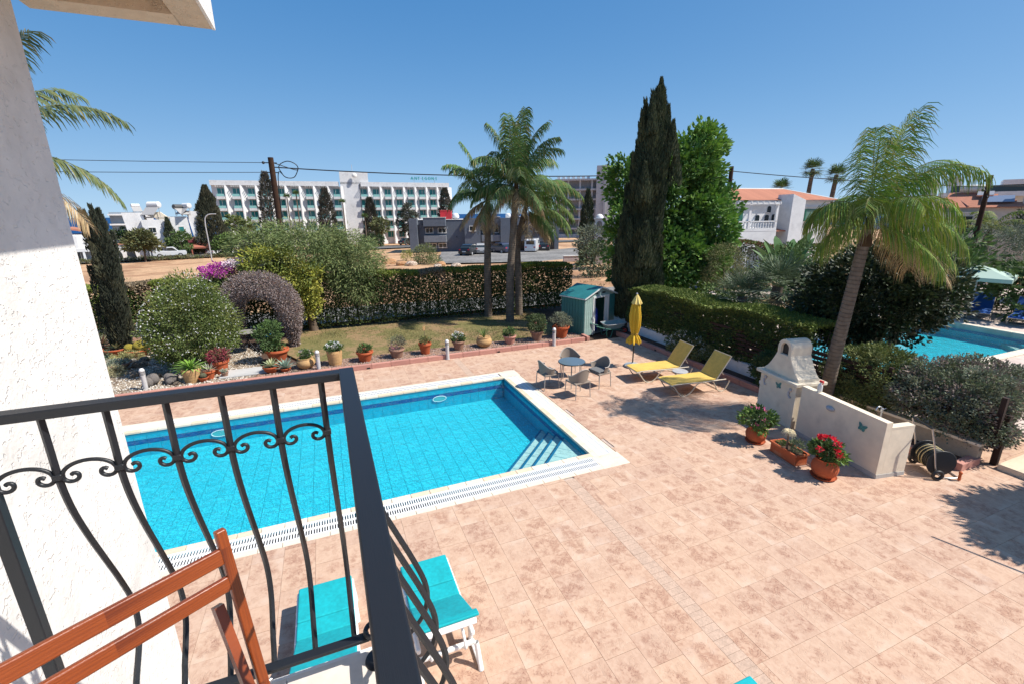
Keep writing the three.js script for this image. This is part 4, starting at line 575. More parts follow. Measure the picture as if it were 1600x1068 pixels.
  part(wb, 'wheel', new THREE.TorusGeometry(0.14, 0.042, 10, 28).translate(0.5, 0.182, 0), M.black); part(wb, 'hub', bar([0.5, 0.182, -0.06], [0.5, 0.182, 0.06], 0.08, 0.08, 20), mat([0.4, 0.03, 0.02]));
  for (const s of [-1, 1]) { part(wb, 'handle', tube([[0.5, 0.182, s * 0.08], [0.15, 0.28, s * 0.16], [-0.3, 0.34, s * 0.25], [-0.85, 0.5, s * 0.28]], 0.015, 8, 24), mat([0.03, 0.16, 0.12], { roughness: 0.5 })); part(wb, 'leg', tube([[-0.1, 0.3, s * 0.2], [-0.22, 0.02, s * 0.24], [-0.34, 0.02, s * 0.24], [-0.4, 0.36, s * 0.26]], 0.013, 8, 20), mat([0.03, 0.16, 0.12])); }
}
// ---------- bollard lights along the kerb ----------
{
  const al = mat([0.56, 0.54, 0.54], { roughness: 0.55, map: rep(T.mottle, 3) });
  const spots = [[-5.05, -14.98, 'grey bollard light beside the grey cactus near the left wall'], [-0.55, -14.85, 'grey bollard light between the round urn and the white-flowered pot'], [3.46, -14.42, 'grey bollard light between two terracotta pots mid-kerb'], [7.45, -14.4, 'grey bollard light nearest the green shed']];
  for (const [x, z, label] of spots) { const b = thing('bollard_light', label, 'lamp', [x, 0, z], 0, 'bollard lights along the garden kerb'); part(b, 'post', lathe([[0, 0], [0.075, 0], [0.075, 0.02], [0.06, 0.03], [0.06, 0.46], [0.066, 0.465], [0.066, 0.48], [0, 0.48]], 24), al); part(b, 'louvre', J([0.5, 0.535, 0.57].map(y => lathe([[0, y + 0.012], [0.064, y + 0.012], [0.07, y], [0, y - 0.008]], 24))), al); part(b, 'cap', lathe([[0, 0.68], [0.03, 0.675], [0.055, 0.65], [0.067, 0.61], [0.067, 0.59], [0, 0.59]], 24), mat([0.66, 0.65, 0.64], { roughness: 0.4 })); }
}
// ---------- hose reel ----------
{
  const h = thing('hose_reel', 'black garden hose wound on a wheeled trolley by the counter', 'hose reel', [10.0, 0, -4.1], 1.05);
  const cyl = (r, l, x, m, n) => part(h, n, new THREE.CylinderGeometry(r, r, l, 30).rotateZ(Math.PI / 2).translate(x, 0.3, 0), m);
  cyl(0.1, 0.42, 0, M.black, 'drum'); for (const s of [-1, 1]) part(h, 'flange', lathe([[0, 0.012], [0.235, 0.012], [0.245, 0], [0.235, -0.012], [0, -0.012]], 32).rotateZ(Math.PI / 2).translate(s * 0.21, 0.3, 0), mat([0.02, 0.021, 0.023], { roughness: 0.45 }));
  const hs = []; for (let i = 0; i < 300; i++) { const t = i / 299, turns = 20, a = t * turns * 6.2832, layer = Math.floor(t * 2), u = (t * 2) % 1; hs.push([(layer % 2 ? 1 - u : u) * 0.38 - 0.19, 0.3 + Math.sin(a) * (0.15 + layer * 0.026), Math.cos(a) * (0.15 + layer * 0.026)]); } part(h, 'hose', tube(hs, 0.013, 6, 700), mat([0.02, 0.022, 0.02], { roughness: 0.4 }));
  const hy = []; for (let i = 0; i < 60; i++) { const a = i / 59 * 6.28 * 2.5; hy.push([-0.05 + i * 0.003, 0.3 + Math.sin(a) * 0.198, Math.cos(a) * 0.198]); } part(h, 'spare_hose', tube(hy, 0.008, 6, 200), mat([0.5, 0.4, 0.2], { roughness: 0.6 }));
  for (const s of [-1, 1]) part(h, 'frame_tube', tube([[s * 0.25, 0.98, -0.32], [s * 0.25, 0.6, -0.2], [s * 0.25, 0.1, -0.05], [s * 0.24, 0.03, 0.1], [s * 0.2, 0.02, 0.34]], 0.013, 8, 30), M.steel);
  part(h, 'foot_bar', bar([-0.2, 0.02, 0.34], [0.2, 0.02, 0.34], 0.013), M.steel); for (const s of [-1, 1]) part(h, 'wheel', new THREE.TorusGeometry(0.075, 0.028, 8, 24).rotateY(Math.PI / 2).translate(s * 0.3, 0.103, -0.08), M.black);
  part(h, 'handle_grip', bar([-0.25, 0.98, -0.32], [0.25, 0.98, -0.32], 0.016), M.black); part(h, 'nozzle', J([bar([-0.27, 0.02, 0.3], [-0.27, 0.14, 0.3], 0.025, 0.02), new THREE.SphereGeometry(0.03, 12, 8).translate(-0.27, 0.16, 0.3)]), mat([0.5, 0.1, 0.02]));
}
// ---------- neighbour's loungers and parasol ----------
const ng = 'blue loungers by the neighbouring pool';
slingLounger('blue lounger with raised back below the pale green parasol', ng, M.blueSling, M.beige, [26.9, 0, -10.75], 0.35, 0.95, 0.72, 0.85);
slingLounger('blue lounger cut by the right edge, beyond the pool', ng, M.blueSling, M.beige, [26.9, 0, -9.35], 0.25, 0.9, 0.72, 0.85);
{ const c = thing('blue_chair', 'low blue chair half hidden by the dark round tree', 'chair', [25.6, 0, -12.6], 0.4); part(c, 'seat', RB(0.55, 0.06, 0.5, 0.015, 0, 0.42, 0), M.blueSling); part(c, 'backrest', RB(0.55, 0.5, 0.05, 0.015, 0, 0.72, -0.26), M.blueSling); for (const [x, z] of [[-.25, -.22], [.25, -.22], [-.25, .22], [.25, .22]]) part(c, 'leg', bar([x, 0, z], [x, 0.42, z], 0.018), M.black);
  const p = thing('open_parasol', 'open pale green parasol above the blue loungers', 'parasol', [26.6, 0, -11.0], 0.3), fab = mat([0.36, 0.47, 0.40], { roughness: 0.9, side: THREE.DoubleSide }); part(p, 'pole', bar([0, 0, 0], [0, 2.3, 0], 0.028), M.white); part(p, 'base', lathe([[0, 0.1], [0.3, 0.08], [0.34, 0], [0, 0]], 24), M.greyMetal);
  const N = 4; for (let k = 0; k < 4; k++) { const a = k * 1.5708 + 0.785, b = a + 1.5708, R = 1.6, P = [0, 2.32, 0, Math.cos(a) * R, 1.88, Math.sin(a) * R, Math.cos(b) * R, 1.88, Math.sin(b) * R, Math.cos(a) * R, 1.72, Math.sin(a) * R, Math.cos(b) * R, 1.72, Math.sin(b) * R], g = new THREE.BufferGeometry(); g.setAttribute('position', new THREE.Float32BufferAttribute(P, 3)); g.setIndex([0, 2, 1, 1, 2, 3, 2, 4, 3]); part(p, 'canopy_panel', g.toNonIndexed(), fab); part(p, 'rib', bar([0, 2.3, 0], [Math.cos(a) * R, 1.87, Math.sin(a) * R], 0.01), M.white); } }
// ---------- unseen pole added outside the right edge to cast a thin shadow line ----------
{ const p = thing('shadow_pole', 'thin unseen pole with a long arm, added for its shadow', 'pole', [10.2, 0, 0.6]); part(p, 'post', bar([0, 0, 0], [0, 2.02, 0], 0.03), M.greyMetal); part(p, 'arm', bar([0, 2.0, 0], [-0.87, 2.0, -2.8], 0.02, 0.016), M.greyMetal); part(p, 'brace', bar([0, 1.4, 0], [-0.4, 1.98, -1.3], 0.012), M.greyMetal); part(p, 'foot', lathe([[0, 0.06], [0.2, 0.05], [0.22, 0], [0, 0]], 20), M.greyMetal); }
// ---------- plant builders ----------
function limb(pts, r0, r1, n = 10, seg = 16, vs = 1) { // tapered limb through points, uv in metres
  const c = new THREE.CatmullRomCurve3(pts.map(p => V(...p))), fr = c.computeFrenetFrames(seg, false), P = [], N = [], U = [], I = [], L = c.getLength();
  for (let i = 0; i <= seg; i++) { const t = i / seg, p = c.getPointAt(t), r = lerp(r0, r1, t); for (let k = 0; k <= n; k++) { const a = k / n * 6.2832, nx = fr.normals[i].clone().multiplyScalar(Math.cos(a)).addScaledVector(fr.binormals[i], Math.sin(a)); P.push(p.x + nx.x * r, p.y + nx.y * r, p.z + nx.z * r); N.push(nx.x, nx.y, nx.z); U.push(k / n * 0.6, t * L * 0.5 * vs); if (i && k) { const b = i * (n + 1) + k, q = b - n - 1; I.push(q - 1, q, b - 1, q, b, b - 1); } } }
  const g = new THREE.BufferGeometry(); g.setAttribute('position', new THREE.Float32BufferAttribute(P, 3)); g.setAttribute('normal', new THREE.Float32BufferAttribute(N, 3)); g.setAttribute('uv', new THREE.Float32BufferAttribute(U, 2)); g.setIndex(I); return g;
}
const GREEN = [[0.055, 0.10, 0.022], [0.07, 0.125, 0.025], [0.045, 0.085, 0.02]], PALM = [[0.06, 0.125, 0.028], [0.08, 0.145, 0.03], [0.05, 0.11, 0.03]], DRYF = [[0.30, 0.21, 0.11], [0.22, 0.15, 0.08], [0.36, 0.27, 0.15]];
function frond(o) { // feather leaf: rachis plus drooping leaflets, one mesh
  const f = new Fol(o.seed), r = f.r, S = 14, pts = []; let x = o.p[0], y = o.p[1], z = o.p[2], dx = Math.cos(o.el) * Math.cos(o.az), dy = Math.sin(o.el), dz = Math.cos(o.el) * Math.sin(o.az);
  const w = o.wind || [0, 0, 0];
  for (let i = 0; i <= S; i++) { pts.push([x, y, z, dx, dy, dz]); const t = i / S, b = o.bend * (0.25 + 1.5 * t) / S; dy -= b; dx += w[0] * t / S; dz += w[2] * t / S; const l = Math.hypot(dx, dy, dz); dx /= l; dy /= l; dz /= l; const s = o.L / S; x += dx * s; y += dy * s; z += dz * s; }
  const side = (a) => { let sx = -a[5], sz = a[3]; const l = Math.hypot(sx, sz) || 1; return [sx / l, 0, sz / l]; };
  f.blade(pts.map(a => { const s = side(a); return [a[0], a[1], a[2], ...s]; }), 0.022 * (o.rw || 1), o.stem || [0.16, 0.15, 0.05]);
  f.blade(pts.map(a => [a[0], a[1], a[2], 0, 1, 0]), 0.016 * (o.rw || 1), o.stem || [0.16, 0.15, 0.05]);
  for (let k = 0; k < o.n; k++) for (const sg of [-1, 1]) {
    const t = 0.1 + 0.9 * (k + 0.6 * r()) / o.n, q = Math.min(S - 1e-4, t * S), i = Math.floor(q), u = q - i, a = pts[i], b = pts[i + 1], px = lerp(a[0], b[0], u), py = lerp(a[1], b[1], u), pz = lerp(a[2], b[2], u), s = side(a), len = o.ll * (0.35 + 0.75 * Math.sin(0.35 + 2.5 * t)) * (0.8 + 0.4 * r());
    const fan = 0.55 + 0.35 * t, lift = (r() - 0.35) * 0.5, h = o.hang * (0.7 + 0.6 * r());
    let ex = s[0] * sg + a[3] * fan + w[0] * 0.3, ey = a[4] * fan + lift - h * 0.6, ez = s[2] * sg + a[5] * fan + w[2] * 0.3; let l = Math.hypot(ex, ey, ez); ex /= l; ey /= l; ez /= l;
    let gx = ex + w[0] * 0.5, gy = ey - h * 1.5, gz = ez + w[2] * 0.5; l = Math.hypot(gx, gy, gz); gx /= l; gy /= l; gz /= l;
    let kx = gx + w[0] * 0.4, ky = gy - h * 1.6, kz = gz + w[2] * 0.4; l = Math.hypot(kx, ky, kz); kx /= l; ky /= l; kz /= l;
    const A = len * 0.4, Bq = len * 0.35, C = len * 0.25, c = vary(r, pick(r, o.cols), 0.45), tip = r() < (o.dryTip ?? 0.14) ? [0.28, 0.22, 0.09] : c, wv = [a[3], a[4] + 0.2, a[5]];
    f.blade([[px, py, pz, ...wv], [px + ex * A, py + ey * A, pz + ez * A, ...wv], [px + ex * A + gx * Bq, py + ey * A + gy * Bq, pz + ez * A + gz * Bq, ...wv], [px + ex * A + gx * Bq + kx * C, py + ey * A + gy * Bq + ky * C, pz + ez * A + gz * Bq + kz * C, ...wv]], o.lw || 0.014, c, tip);
  }
  return f.geo();
}
function featherPalm(name, label, o) {
  const t = thing(name, label, 'palm tree', [0, 0, 0], 0, o.group), r = rng(o.seed), c = o.crown;
  part(t, 'trunk', limb(o.trunk, o.r0, o.r1, 14, 30, 1), M.palmBark);
  const k = o.trunk[o.trunk.length - 1];
  part(t, 'crownshaft', limb([[k[0], k[1] - 0.35, k[2]], [k[0], k[1], k[2]], [c[0], c[1] + 0.25, c[2]]], o.r1 * 1.25, o.r1 * 0.55, 12, 10), mat([0.30, 0.22, 0.13], { map: T.bark, bump: T.bark, bumpScale: 0.02, roughness: 1 }));
  o.fronds.forEach((q, i) => { // [azimuth deg, elevation deg, length, bend, dry?]
    const m = part(t, 'frond', frond({ p: [c[0] + (r() - .5) * 0.12, c[1] + (r() - .5) * 0.15, c[2] + (r() - .5) * 0.12], az: q[0] * Math.PI / 180, el: q[1] * Math.PI / 180, L: q[2], bend: q[3], n: o.n, ll: o.ll, lw: o.lw, hang: q[5] ?? o.hang, cols: q[4] ? DRYF : (o.cols || PALM), stem: q[4] ? [0.3, 0.22, 0.12] : undefined, wind: o.wind, seed: o.seed * 131 + i * 7 + 1, dryTip: o.dryTip, rw: o.rw }), M.leaf); if (q[4]) m.userData.label = 'dead brown hanging frond';
  });
  return t;
}
function fanLeaf(f, o) { // fan blade: p centre of hub, n outward dir, R radius, k segments
  const r = f.r, n = V(...o.n).normalize(), up = V(0, 1, 0), s = V().crossVectors(up, n).normalize(), u = V().crossVectors(n, s).normalize(); const droop = o.droop ?? 0.25;
  for (let k = 0; k < o.k; k++) { const a = lerp(-2.1, 2.1, (k + 0.5) / o.k) + (r() - .5) * 0.08, d = n.clone().multiplyScalar(Math.cos(a) * 0.9 + 0.2).addScaledVector(s, Math.sin(a)).addScaledVector(u, 0.12 * r()).normalize(), R = o.R * (0.75 + 0.25 * Math.cos(a * 0.6)) * (0.9 + 0.2 * r()), c = vary(r, pick(r, o.cols), 0.4), w = [u.x * 0.6 + V().crossVectors(d, u).x * 0.6, u.y * 0.6, u.z * 0.6 + V().crossVectors(d, u).z * 0.6]; const q = V().crossVectors(d, u).normalize(); f.blade([[o.p[0], o.p[1], o.p[2], q.x, q.y, q.z], [o.p[0] + d.x * R * 0.5, o.p[1] + d.y * R * 0.5, o.p[2] + d.z * R * 0.5, q.x, q.y, q.z], [o.p[0] + d.x * R * 0.8, o.p[1] + d.y * R * 0.8 - droop * R * 0.12, o.p[2] + d.z * R * 0.8, q.x, q.y, q.z], [o.p[0] + d.x * R, o.p[1] + d.y * R - droop * R * 0.35, o.p[2] + d.z * R, q.x, q.y, q.z]], o.w, c); }
}
function fanPalm(name, label, o) { // leaves on stalks round a short or tall trunk
  const t = thing(name, label, 'palm tree', [0, 0, 0], 0, o.group), r = rng(o.seed); part(t, 'trunk', limb([o.base, [lerp(o.base[0], o.c[0], 0.5), lerp(o.base[1], o.c[1], 0.5), lerp(o.base[2], o.c[2], 0.5)], o.c], o.r0, o.r1, 10, 10), M.bark);
  for (let i = 0; i < o.leaves; i++) { const f = new Fol(o.seed * 77 + i), az = i * 2.4 + r() * 0.5, el = lerp(o.el0 ?? -0.5, 1.35, (i + 0.5) / o.leaves), d = [Math.cos(el) * Math.cos(az), Math.sin(el), Math.cos(el) * Math.sin(az)], P = o.stalk * (0.8 + 0.4 * r()), tip = [o.c[0] + d[0] * P, o.c[1] + d[1] * P - 0.1 * P, o.c[2] + d[2] * P]; f.blade([[o.c[0], o.c[1], o.c[2], 0, 0.7, 0.7], [...tip, 0, 0.7, 0.7]], 0.02 * o.R, [0.13, 0.15, 0.05]); const dry = el < (o.dryBelow ?? -9); fanLeaf(f, { p: tip, n: [d[0], d[1] + 0.05, d[2]], R: o.R, k: o.k || 22, w: o.w || 0.03, cols: dry ? DRYF : o.cols, droop: o.droop }); part(t, 'frond', f.geo(), M.leaf); }
  return t;
}
function cypress(name, label, o) { // columnar conifer: upward sprays on a lumpy spindle
  const t = thing(name, label, 'cypress tree'), f = new Fol(o.seed), r = f.r, lump = fbm(6, 3, o.seed + 5);
  part(t, 'trunk', limb([[o.base[0], o.base[1], o.base[2]], [lerp(o.base[0], o.top[0], 0.4), lerp(o.base[1], o.top[1], 0.4), lerp(o.base[2], o.top[2], 0.4)], [o.top[0], o.top[1] - 0.3, o.top[2]]], o.tr || 0.16, 0.02, 8, 10), M.bark);
  const spin = h => { const p = o.prof; for (let i = 1; i < p.length; i++) if (h <= p[i][0]) return lerp(p[i - 1][1], p[i][1], (h - p[i - 1][0]) / (p[i][0] - p[i - 1][0])); return 0; };
  const S = o.top[1] - o.base[1];
  for (let k = 0; k < o.n; k++) { const h = Math.pow(r(), 0.9), a = r() * 6.2832, R = spin(h) * (0.45 + 1.1 * lump(a / 6.2832, h * (o.lf || 1))) * (r() < 0.3 ? 0.6 + 0.4 * r() : 0.92 + 0.14 * r()), x = lerp(o.base[0], o.top[0], h) + Math.cos(a) * R, z = lerp(o.base[2], o.top[2], h) + Math.sin(a) * R, y = o.base[1] + h * S; if (h < (o.clear || 0)) continue; const base = lump(a / 6.2832 + 0.37, h * 1.7) > 0.56 ? o.cols[1] : o.cols[0], c = vary(r, base, 0.5); f.leaf(x, y, z, Math.cos(a) * 0.45 + (r() - .5) * .5, o.upw ?? 1.1, Math.sin(a) * 0.45 + (r() - .5) * .5, o.len * (0.7 + 0.7 * r()), o.wid, c, 0.5); }
  for (const [dx, y0, dz, hh, rr] of (o.spires || [])) for (let k = 0; k < 700; k++) { const h = r(), a = r() * 6.28, R = rr * (1 - h) * (0.6 + 0.4 * r()); f.leaf(o.top[0] + dx + Math.cos(a) * R, y0 + h * hh, o.top[2] + dz + Math.sin(a) * R, Math.cos(a) * 0.3, 1.2, Math.sin(a) * 0.3, o.len, o.wid, vary(r, pick(r, o.cols), 0.5), 0.5); }
  for (let q = 0; q < (o.tufts || 0); q++) { const h0 = 0.12 + 0.74 * r(), a0 = r() * 6.2832, R0 = spin(h0) * 0.98, x0 = lerp(o.base[0], o.top[0], h0) + Math.cos(a0) * R0, z0 = lerp(o.base[2], o.top[2], h0) + Math.sin(a0) * R0, y0 = o.base[1] + h0 * S, hh = 0.6 + 0.7 * r(), rr = 0.12 + 0.1 * r(), tone = pick(r, o.cols); for (let k = 0; k < 260; k++) { const h = r(), a = r() * 6.28, R = rr * (1 - h * 0.9) * (0.5 + 0.5 * r()); f.leaf(x0 + Math.cos(a0) * 0.12 * h + Math.cos(a) * R, y0 + h * hh, z0 + Math.sin(a0) * 0.12 * h + Math.sin(a) * R, Math.cos(a) * 0.4, 1.1, Math.sin(a) * 0.4, o.len, o.wid, vary(r, tone, 0.6), 0.5); } }
  part(t, 'crown', f.geo(), M.leaf); return t;
}
function broadTree(name, label, o, cat = 'tree') { // trunk, limbs and a crown of leaf clumps in several lobes
  const t = thing(name, label, cat, [0, 0, 0], 0, o.group), f = new Fol(o.seed);
  for (const l of (o.limbs || [])) part(t, 'trunk', limb(l.p, l.r0, l.r1, 8, 12), M.bark);
  for (const l of o.lobes) clumps(f, { ...o.leafs, ...l });
  const cr = part(t, 'crown', f.geo(), o.gloss ? M.leafGloss : M.leaf); if (o.extra) o.extra(t, cr); return t;
}
// ---------- the tall cypress, sweet gum, palms ----------
cypress('cypress_tree', 'tall dark cypress towering behind the yellow parasol', { seed: 21, base: [11.75, 0, -15.75], top: [12.2, 8.95, -15.35], prof: [[0, 0.42], [0.08, 0.74], [0.25, 0.82], [0.5, 0.62], [0.72, 0.5], [0.85, 0.37], [0.95, 0.17], [1, 0.05]], n: 44000, len: 0.22, wid: 0.05, cols: [[0.028, 0.040, 0.016], [0.058, 0.066, 0.026]], tr: 0.22, clear: 0.04, lf: 1.6, tufts: 60, spires: [[-0.5, 7.4, 0.3, 0.9, 0.22], [0.3, 7.2, 0.15, 1.2, 0.2], [0.0, 8.4, 0, 0.9, 0.22], [-0.2, 7.9, 0.1, 0.8, 0.22], [-1.0, 5.0, 0.7, 1.3, 0.3], [0.55, 5.6, 0.5, 1.4, 0.3], [-0.9, 2.6, 0.9, 1.6, 0.4], [0.2, 6.6, 0.6, 1.2, 0.25]] });
cypress('cypress_tree', 'slim dark cypress in the cactus garden near the left wall', { seed: 22, base: [-7.0, 0.05, -19.6], top: [-6.6, 4.85, -19.0], prof: [[0, 0.2], [0.1, 0.29], [0.4, 0.29], [0.7, 0.24], [0.9, 0.17], [1, 0.05]], n: 12000, len: 0.15, wid: 0.05, cols: [[0.028, 0.034, 0.018], [0.06, 0.06, 0.03]], tr: 0.1, lf: 1.4, tufts: 14 });
broadTree('sweet_gum_tree', 'bright green leafy tree behind the tall cypress', { seed: 23, limbs: [{ p: [[14.6, 0, -17.2], [14.7, 2.5, -17.3], [14.9, 6.5, -17.3]], r0: 0.2, r1: 0.05 }], leafs: { rc: 0.46, per: 70, len: 0.2, wid: 0.15, cols: [[0.085, 0.17, 0.024], [0.12, 0.215, 0.03], [0.07, 0.145, 0.022]], fill: 0.3, up: 0.2 }, lobes: [{ c: [14.9, 5.2, -17.2], R: [1.75, 2.1, 1.75], n: 150 }, { c: [15.5, 6.7, -16.9], R: [1.15, 1.5, 1.1], n: 70 }, { c: [13.3, 5.9, -18.6], R: [0.75, 1.2, 0.9], n: 40 }, { c: [15.9, 4.2, -16.0], R: [1.0, 1.7, 1.1], n: 65 }, { c: [14.0, 2.7, -16.2], R: [1.6, 1.15, 1.2], n: 95 }, { c: [15.2, 2.6, -15.7], R: [1.0, 1.1, 0.9], n: 50 }, { c: [12.2, 3.4, -17.0], R: [0.7, 1.6, .7], n: 30 }] });
const pg = 'trio of feather palms on the lawn';
featherPalm('feather_palm', 'tallest feather palm, pale middle trunk of the lawn trio', { group: pg, seed: 31, trunk: [[7.39, 0, -18.6], [7.42, 2, -18.6], [7.55, 4, -18.5], [7.66, 5.5, -18.46]], r0: 0.19, r1: 0.13, crown: [7.68, 5.75, -18.45], n: 80, ll: 0.66, lw: 0.022, hang: 0.75, cols: [[0.05, 0.105, 0.024], [0.07, 0.13, 0.03], [0.045, 0.09, 0.022]], wind: [0.14, 0, 0.05], fronds: [[80, 85, 2.8, 0.9], [250, 82, 2.9, 0.8], [10, 75, 2.8, 1.3], [190, 74, 2.7, 1.3], [130, 72, 2.7, 1.2], [300, 70, 2.7, 1.4], [60, 60, 2.6, 1.6], [-20, 55, 2.6, 1.7], [170, 55, 2.5, 1.8], [230, 50, 2.5, 1.8], [110, 45, 2.4, 1.9], [340, 38, 2.3, 1.9], [25, 25, 2.2, 1.9], [205, 20, 2.2, 1.9], [150, 5, 2.0, 1.7], [280, 8, 2.0, 1.7], [75, -5, 1.9, 1.5], [40, 68, 2.6, 1.5], [95, 78, 2.9, 1.1], [270, 62, 2.5, 1.7], [0, -25, 1.6, 1.2, 1], [190, -30, 1.5, 1.0, 1], [100, -45, 1.4, 0.8, 1]] });
featherPalm('feather_palm', 'feather palm with dark straight trunk, left of the lawn trio', { group: pg, seed: 32, trunk: [[6.85, 0, -20.0], [6.86, 2, -20], [6.9, 4, -19.95], [6.92, 5.1, -19.93]], r0: 0.19, r1: 0.13, crown: [6.94, 5.25, -19.92], n: 75, ll: 0.58, lw: 0.022, hang: 0.65, wind: [0.1, 0, 0.03], fronds: [[185, 62, 2.5, 1.7], [165, 30, 2.3, 1.9], [200, 75, 2.6, 1.2], [20, 70, 2.5, 1.4], [100, 68, 2.5, 1.5], [300, 66, 2.5, 1.5], [140, 45, 2.4, 1.8], [240, 40, 2.3, 1.8], [60, 35, 2.2, 1.8], [330, 25, 2.1, 1.8], [120, 5, 2.0, 1.6], [160, 58, 2.4, 1.7], [190, -20, 1.7, 1.2, 1], [90, -35, 1.6, 0.9, 1], [210, -50, 1.4, 0.6, 1], [150, -60, 1.4, 0.5, 1], [280, -45, 1.4, 0.6, 1]] });
featherPalm('feather_palm', 'feather palm with curved trunk and hanging fronds, right of the lawn trio', { group: pg, seed: 33, trunk: [[8.28, 0, -19.66], [8.25, 2, -19.65], [8.2, 3.4, -19.6], [8.5, 4.7, -19.5]], r0: 0.18, r1: 0.13, crown: [8.6, 4.85, -19.45], n: 80, ll: 0.7, lw: 0.022, hang: 0.85, cols: [[0.055, 0.12, 0.026], [0.08, 0.15, 0.03], [0.10, 0.14, 0.035]], wind: [0.2, 0, 0.05], fronds: [[-10, 58, 2.8, 1.9], [25, 50, 2.9, 2.0], [60, 40, 2.7, 2.0], [-40, 42, 2.7, 2.0], [5, 25, 2.6, 2.0], [40, 12, 2.4, 1.9], [95, 55, 2.4, 1.9], [130, 60, 2.3, 1.9], [180, 55, 2.2, 2.0], [-70, 60, 2.4, 1.8], [15, 0, 2.2, 1.6], [70, -10, 2.0, 1.4], [-20, -15, 2.0, 1.3], [50, -35, 1.7, 0.9, 1], [0, -45, 1.6, 0.7, 1], [120, -50, 1.5, 0.6, 1]] });
featherPalm('feather_palm', 'windswept feather palm leaning above the barbecue', { seed: 34, trunk: [[10.78, 0, -6.68], [10.6, 1.4, -6.52], [10.56, 3.0, -6.4], [10.63, 4.3, -6.36]], r0: 0.15, r1: 0.105, crown: [10.66, 4.5, -6.33], n: 85, ll: 0.72, lw: 0.0105, hang: 1.1, dryTip: 0.2, rw: 0.9, cols: [[0.09, 0.18, 0.018], [0.14, 0.22, 0.02], [0.065, 0.14, 0.022], [0.19, 0.22, 0.026]], wind: [0.2, 0, 0.15], fronds: [[22, 82, 2.1, 0.7, 0, 0.6], [112, 85, 2.0, 0.8, 0, 0.6], [202, 82, 1.7, 0.9, 0, 0.7], [-50, 78, 1.9, 1.0, 0, 0.7], [22, 64, 2.2, 1.8], [45, 60, 2.1, 2.0], [0, 60, 2.1, 1.9], [202, 42, 1.35, 2.3], [185, 30, 1.3, 2.2], [228, 44, 1.4, 2.3], [160, 48, 1.3, 2.3], [112, 50, 1.4, 2.3], [80, 45, 1.6, 2.2], [-68, 48, 1.5, 2.2], [-35, 46, 1.7, 2.1], [22, 28, 1.8, 2.0], [50, 18, 1.8, 1.8], [5, 8, 1.8, 1.6], [35, -5, 1.9, 1.3], [62, -15, 1.6, 1.1], [25, -22, 1.9, 0.8, 1, 0.5], [10, -38, 1.6, 0.6, 1, 0.5], [215, -5, 1.1, 1.6]] });
featherPalm('feather_palm', 'feather palm fronds reaching out from behind the left wall', { seed: 35, trunk: [[-6.4, 0, -12.9], [-6.4, 3, -12.9], [-6.3, 5.5, -12.9]], r0: 0.2, r1: 0.15, crown: [-6.2, 5.95, -12.9], n: 75, ll: 0.6, lw: 0.02, hang: 0.55, cols: [[0.07, 0.10, 0.04], [0.10, 0.12, 0.04]], fronds: [[-5, 45, 2.9, 1.5], [20, 70, 2.8, 1.5], [-15, 8, 2.5, 1.6], [45, 40, 2.6, 1.7], [-50, 60, 2.7, 1.5], [90, 60, 2.6, 1.6], [180, 60, 2.6, 1.6], [250, 50, 2.6, 1.6], [10, -20, 2.2, 1.2, 1], [140, 30, 2.5, 1.7]] });
// ---------- hedges ----------
function hedge(name, label, o) { const t = thing(name, label, 'hedge'), f = hedgeLeaves(new Fol(o.seed), o); part(t, 'foliage', f.geo(), o.gloss ? M.leafGloss : M.leaf); const r = rng(o.seed + 1), dx = o.b[0] - o.a[0], dz = o.b[1] - o.a[1], L = Math.hypot(dx, dz), st = []; for (let s = 0.3; s < L; s += o.stem || 0.5) { const x = o.a[0] + dx * s / L, z = o.a[1] + dz * s / L; for (let k = 0; k < 3; k++) st.push(bar([x + (r() - .5) * 0.2, 0, z + (r() - .5) * 0.2], [x + (r() - .5) * 0.7, o.y1 - 0.25, z + (r() - .5) * 0.6], 0.022, 0.006, 5)); } const sm = part(t, 'stems', J(st), M.bark); sm.userData.kind = 'stuff'; return t; }
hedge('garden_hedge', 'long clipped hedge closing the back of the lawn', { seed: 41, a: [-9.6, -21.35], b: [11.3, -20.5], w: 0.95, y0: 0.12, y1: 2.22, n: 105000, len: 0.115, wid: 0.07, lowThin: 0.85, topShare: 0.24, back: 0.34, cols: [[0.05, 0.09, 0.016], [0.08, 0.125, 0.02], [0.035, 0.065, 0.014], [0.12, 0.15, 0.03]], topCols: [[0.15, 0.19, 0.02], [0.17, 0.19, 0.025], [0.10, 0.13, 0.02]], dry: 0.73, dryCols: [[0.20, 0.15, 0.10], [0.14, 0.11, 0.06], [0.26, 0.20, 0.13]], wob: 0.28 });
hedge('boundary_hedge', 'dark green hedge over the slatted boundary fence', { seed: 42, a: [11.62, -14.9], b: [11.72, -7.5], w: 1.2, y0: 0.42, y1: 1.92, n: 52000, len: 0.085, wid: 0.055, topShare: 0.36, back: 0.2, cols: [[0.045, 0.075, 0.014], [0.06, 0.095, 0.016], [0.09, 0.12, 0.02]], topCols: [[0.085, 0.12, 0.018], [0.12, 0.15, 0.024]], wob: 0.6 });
hedge('neighbour_hedge', 'dark hedge with red blooms behind the blue loungers', { seed: 45, a: [29.2, -17], b: [29.8, -5.5], w: 1.2, y0: 0.05, y1: 1.85, n: 15000, len: 0.14, wid: 0.09, topShare: 0.3, back: 0.1, cols: [[0.03, 0.05, 0.012], [0.045, 0.07, 0.015]], topCols: [[0.14, 0.19, 0.03], [0.10, 0.15, 0.02]], wob: 0.3 });
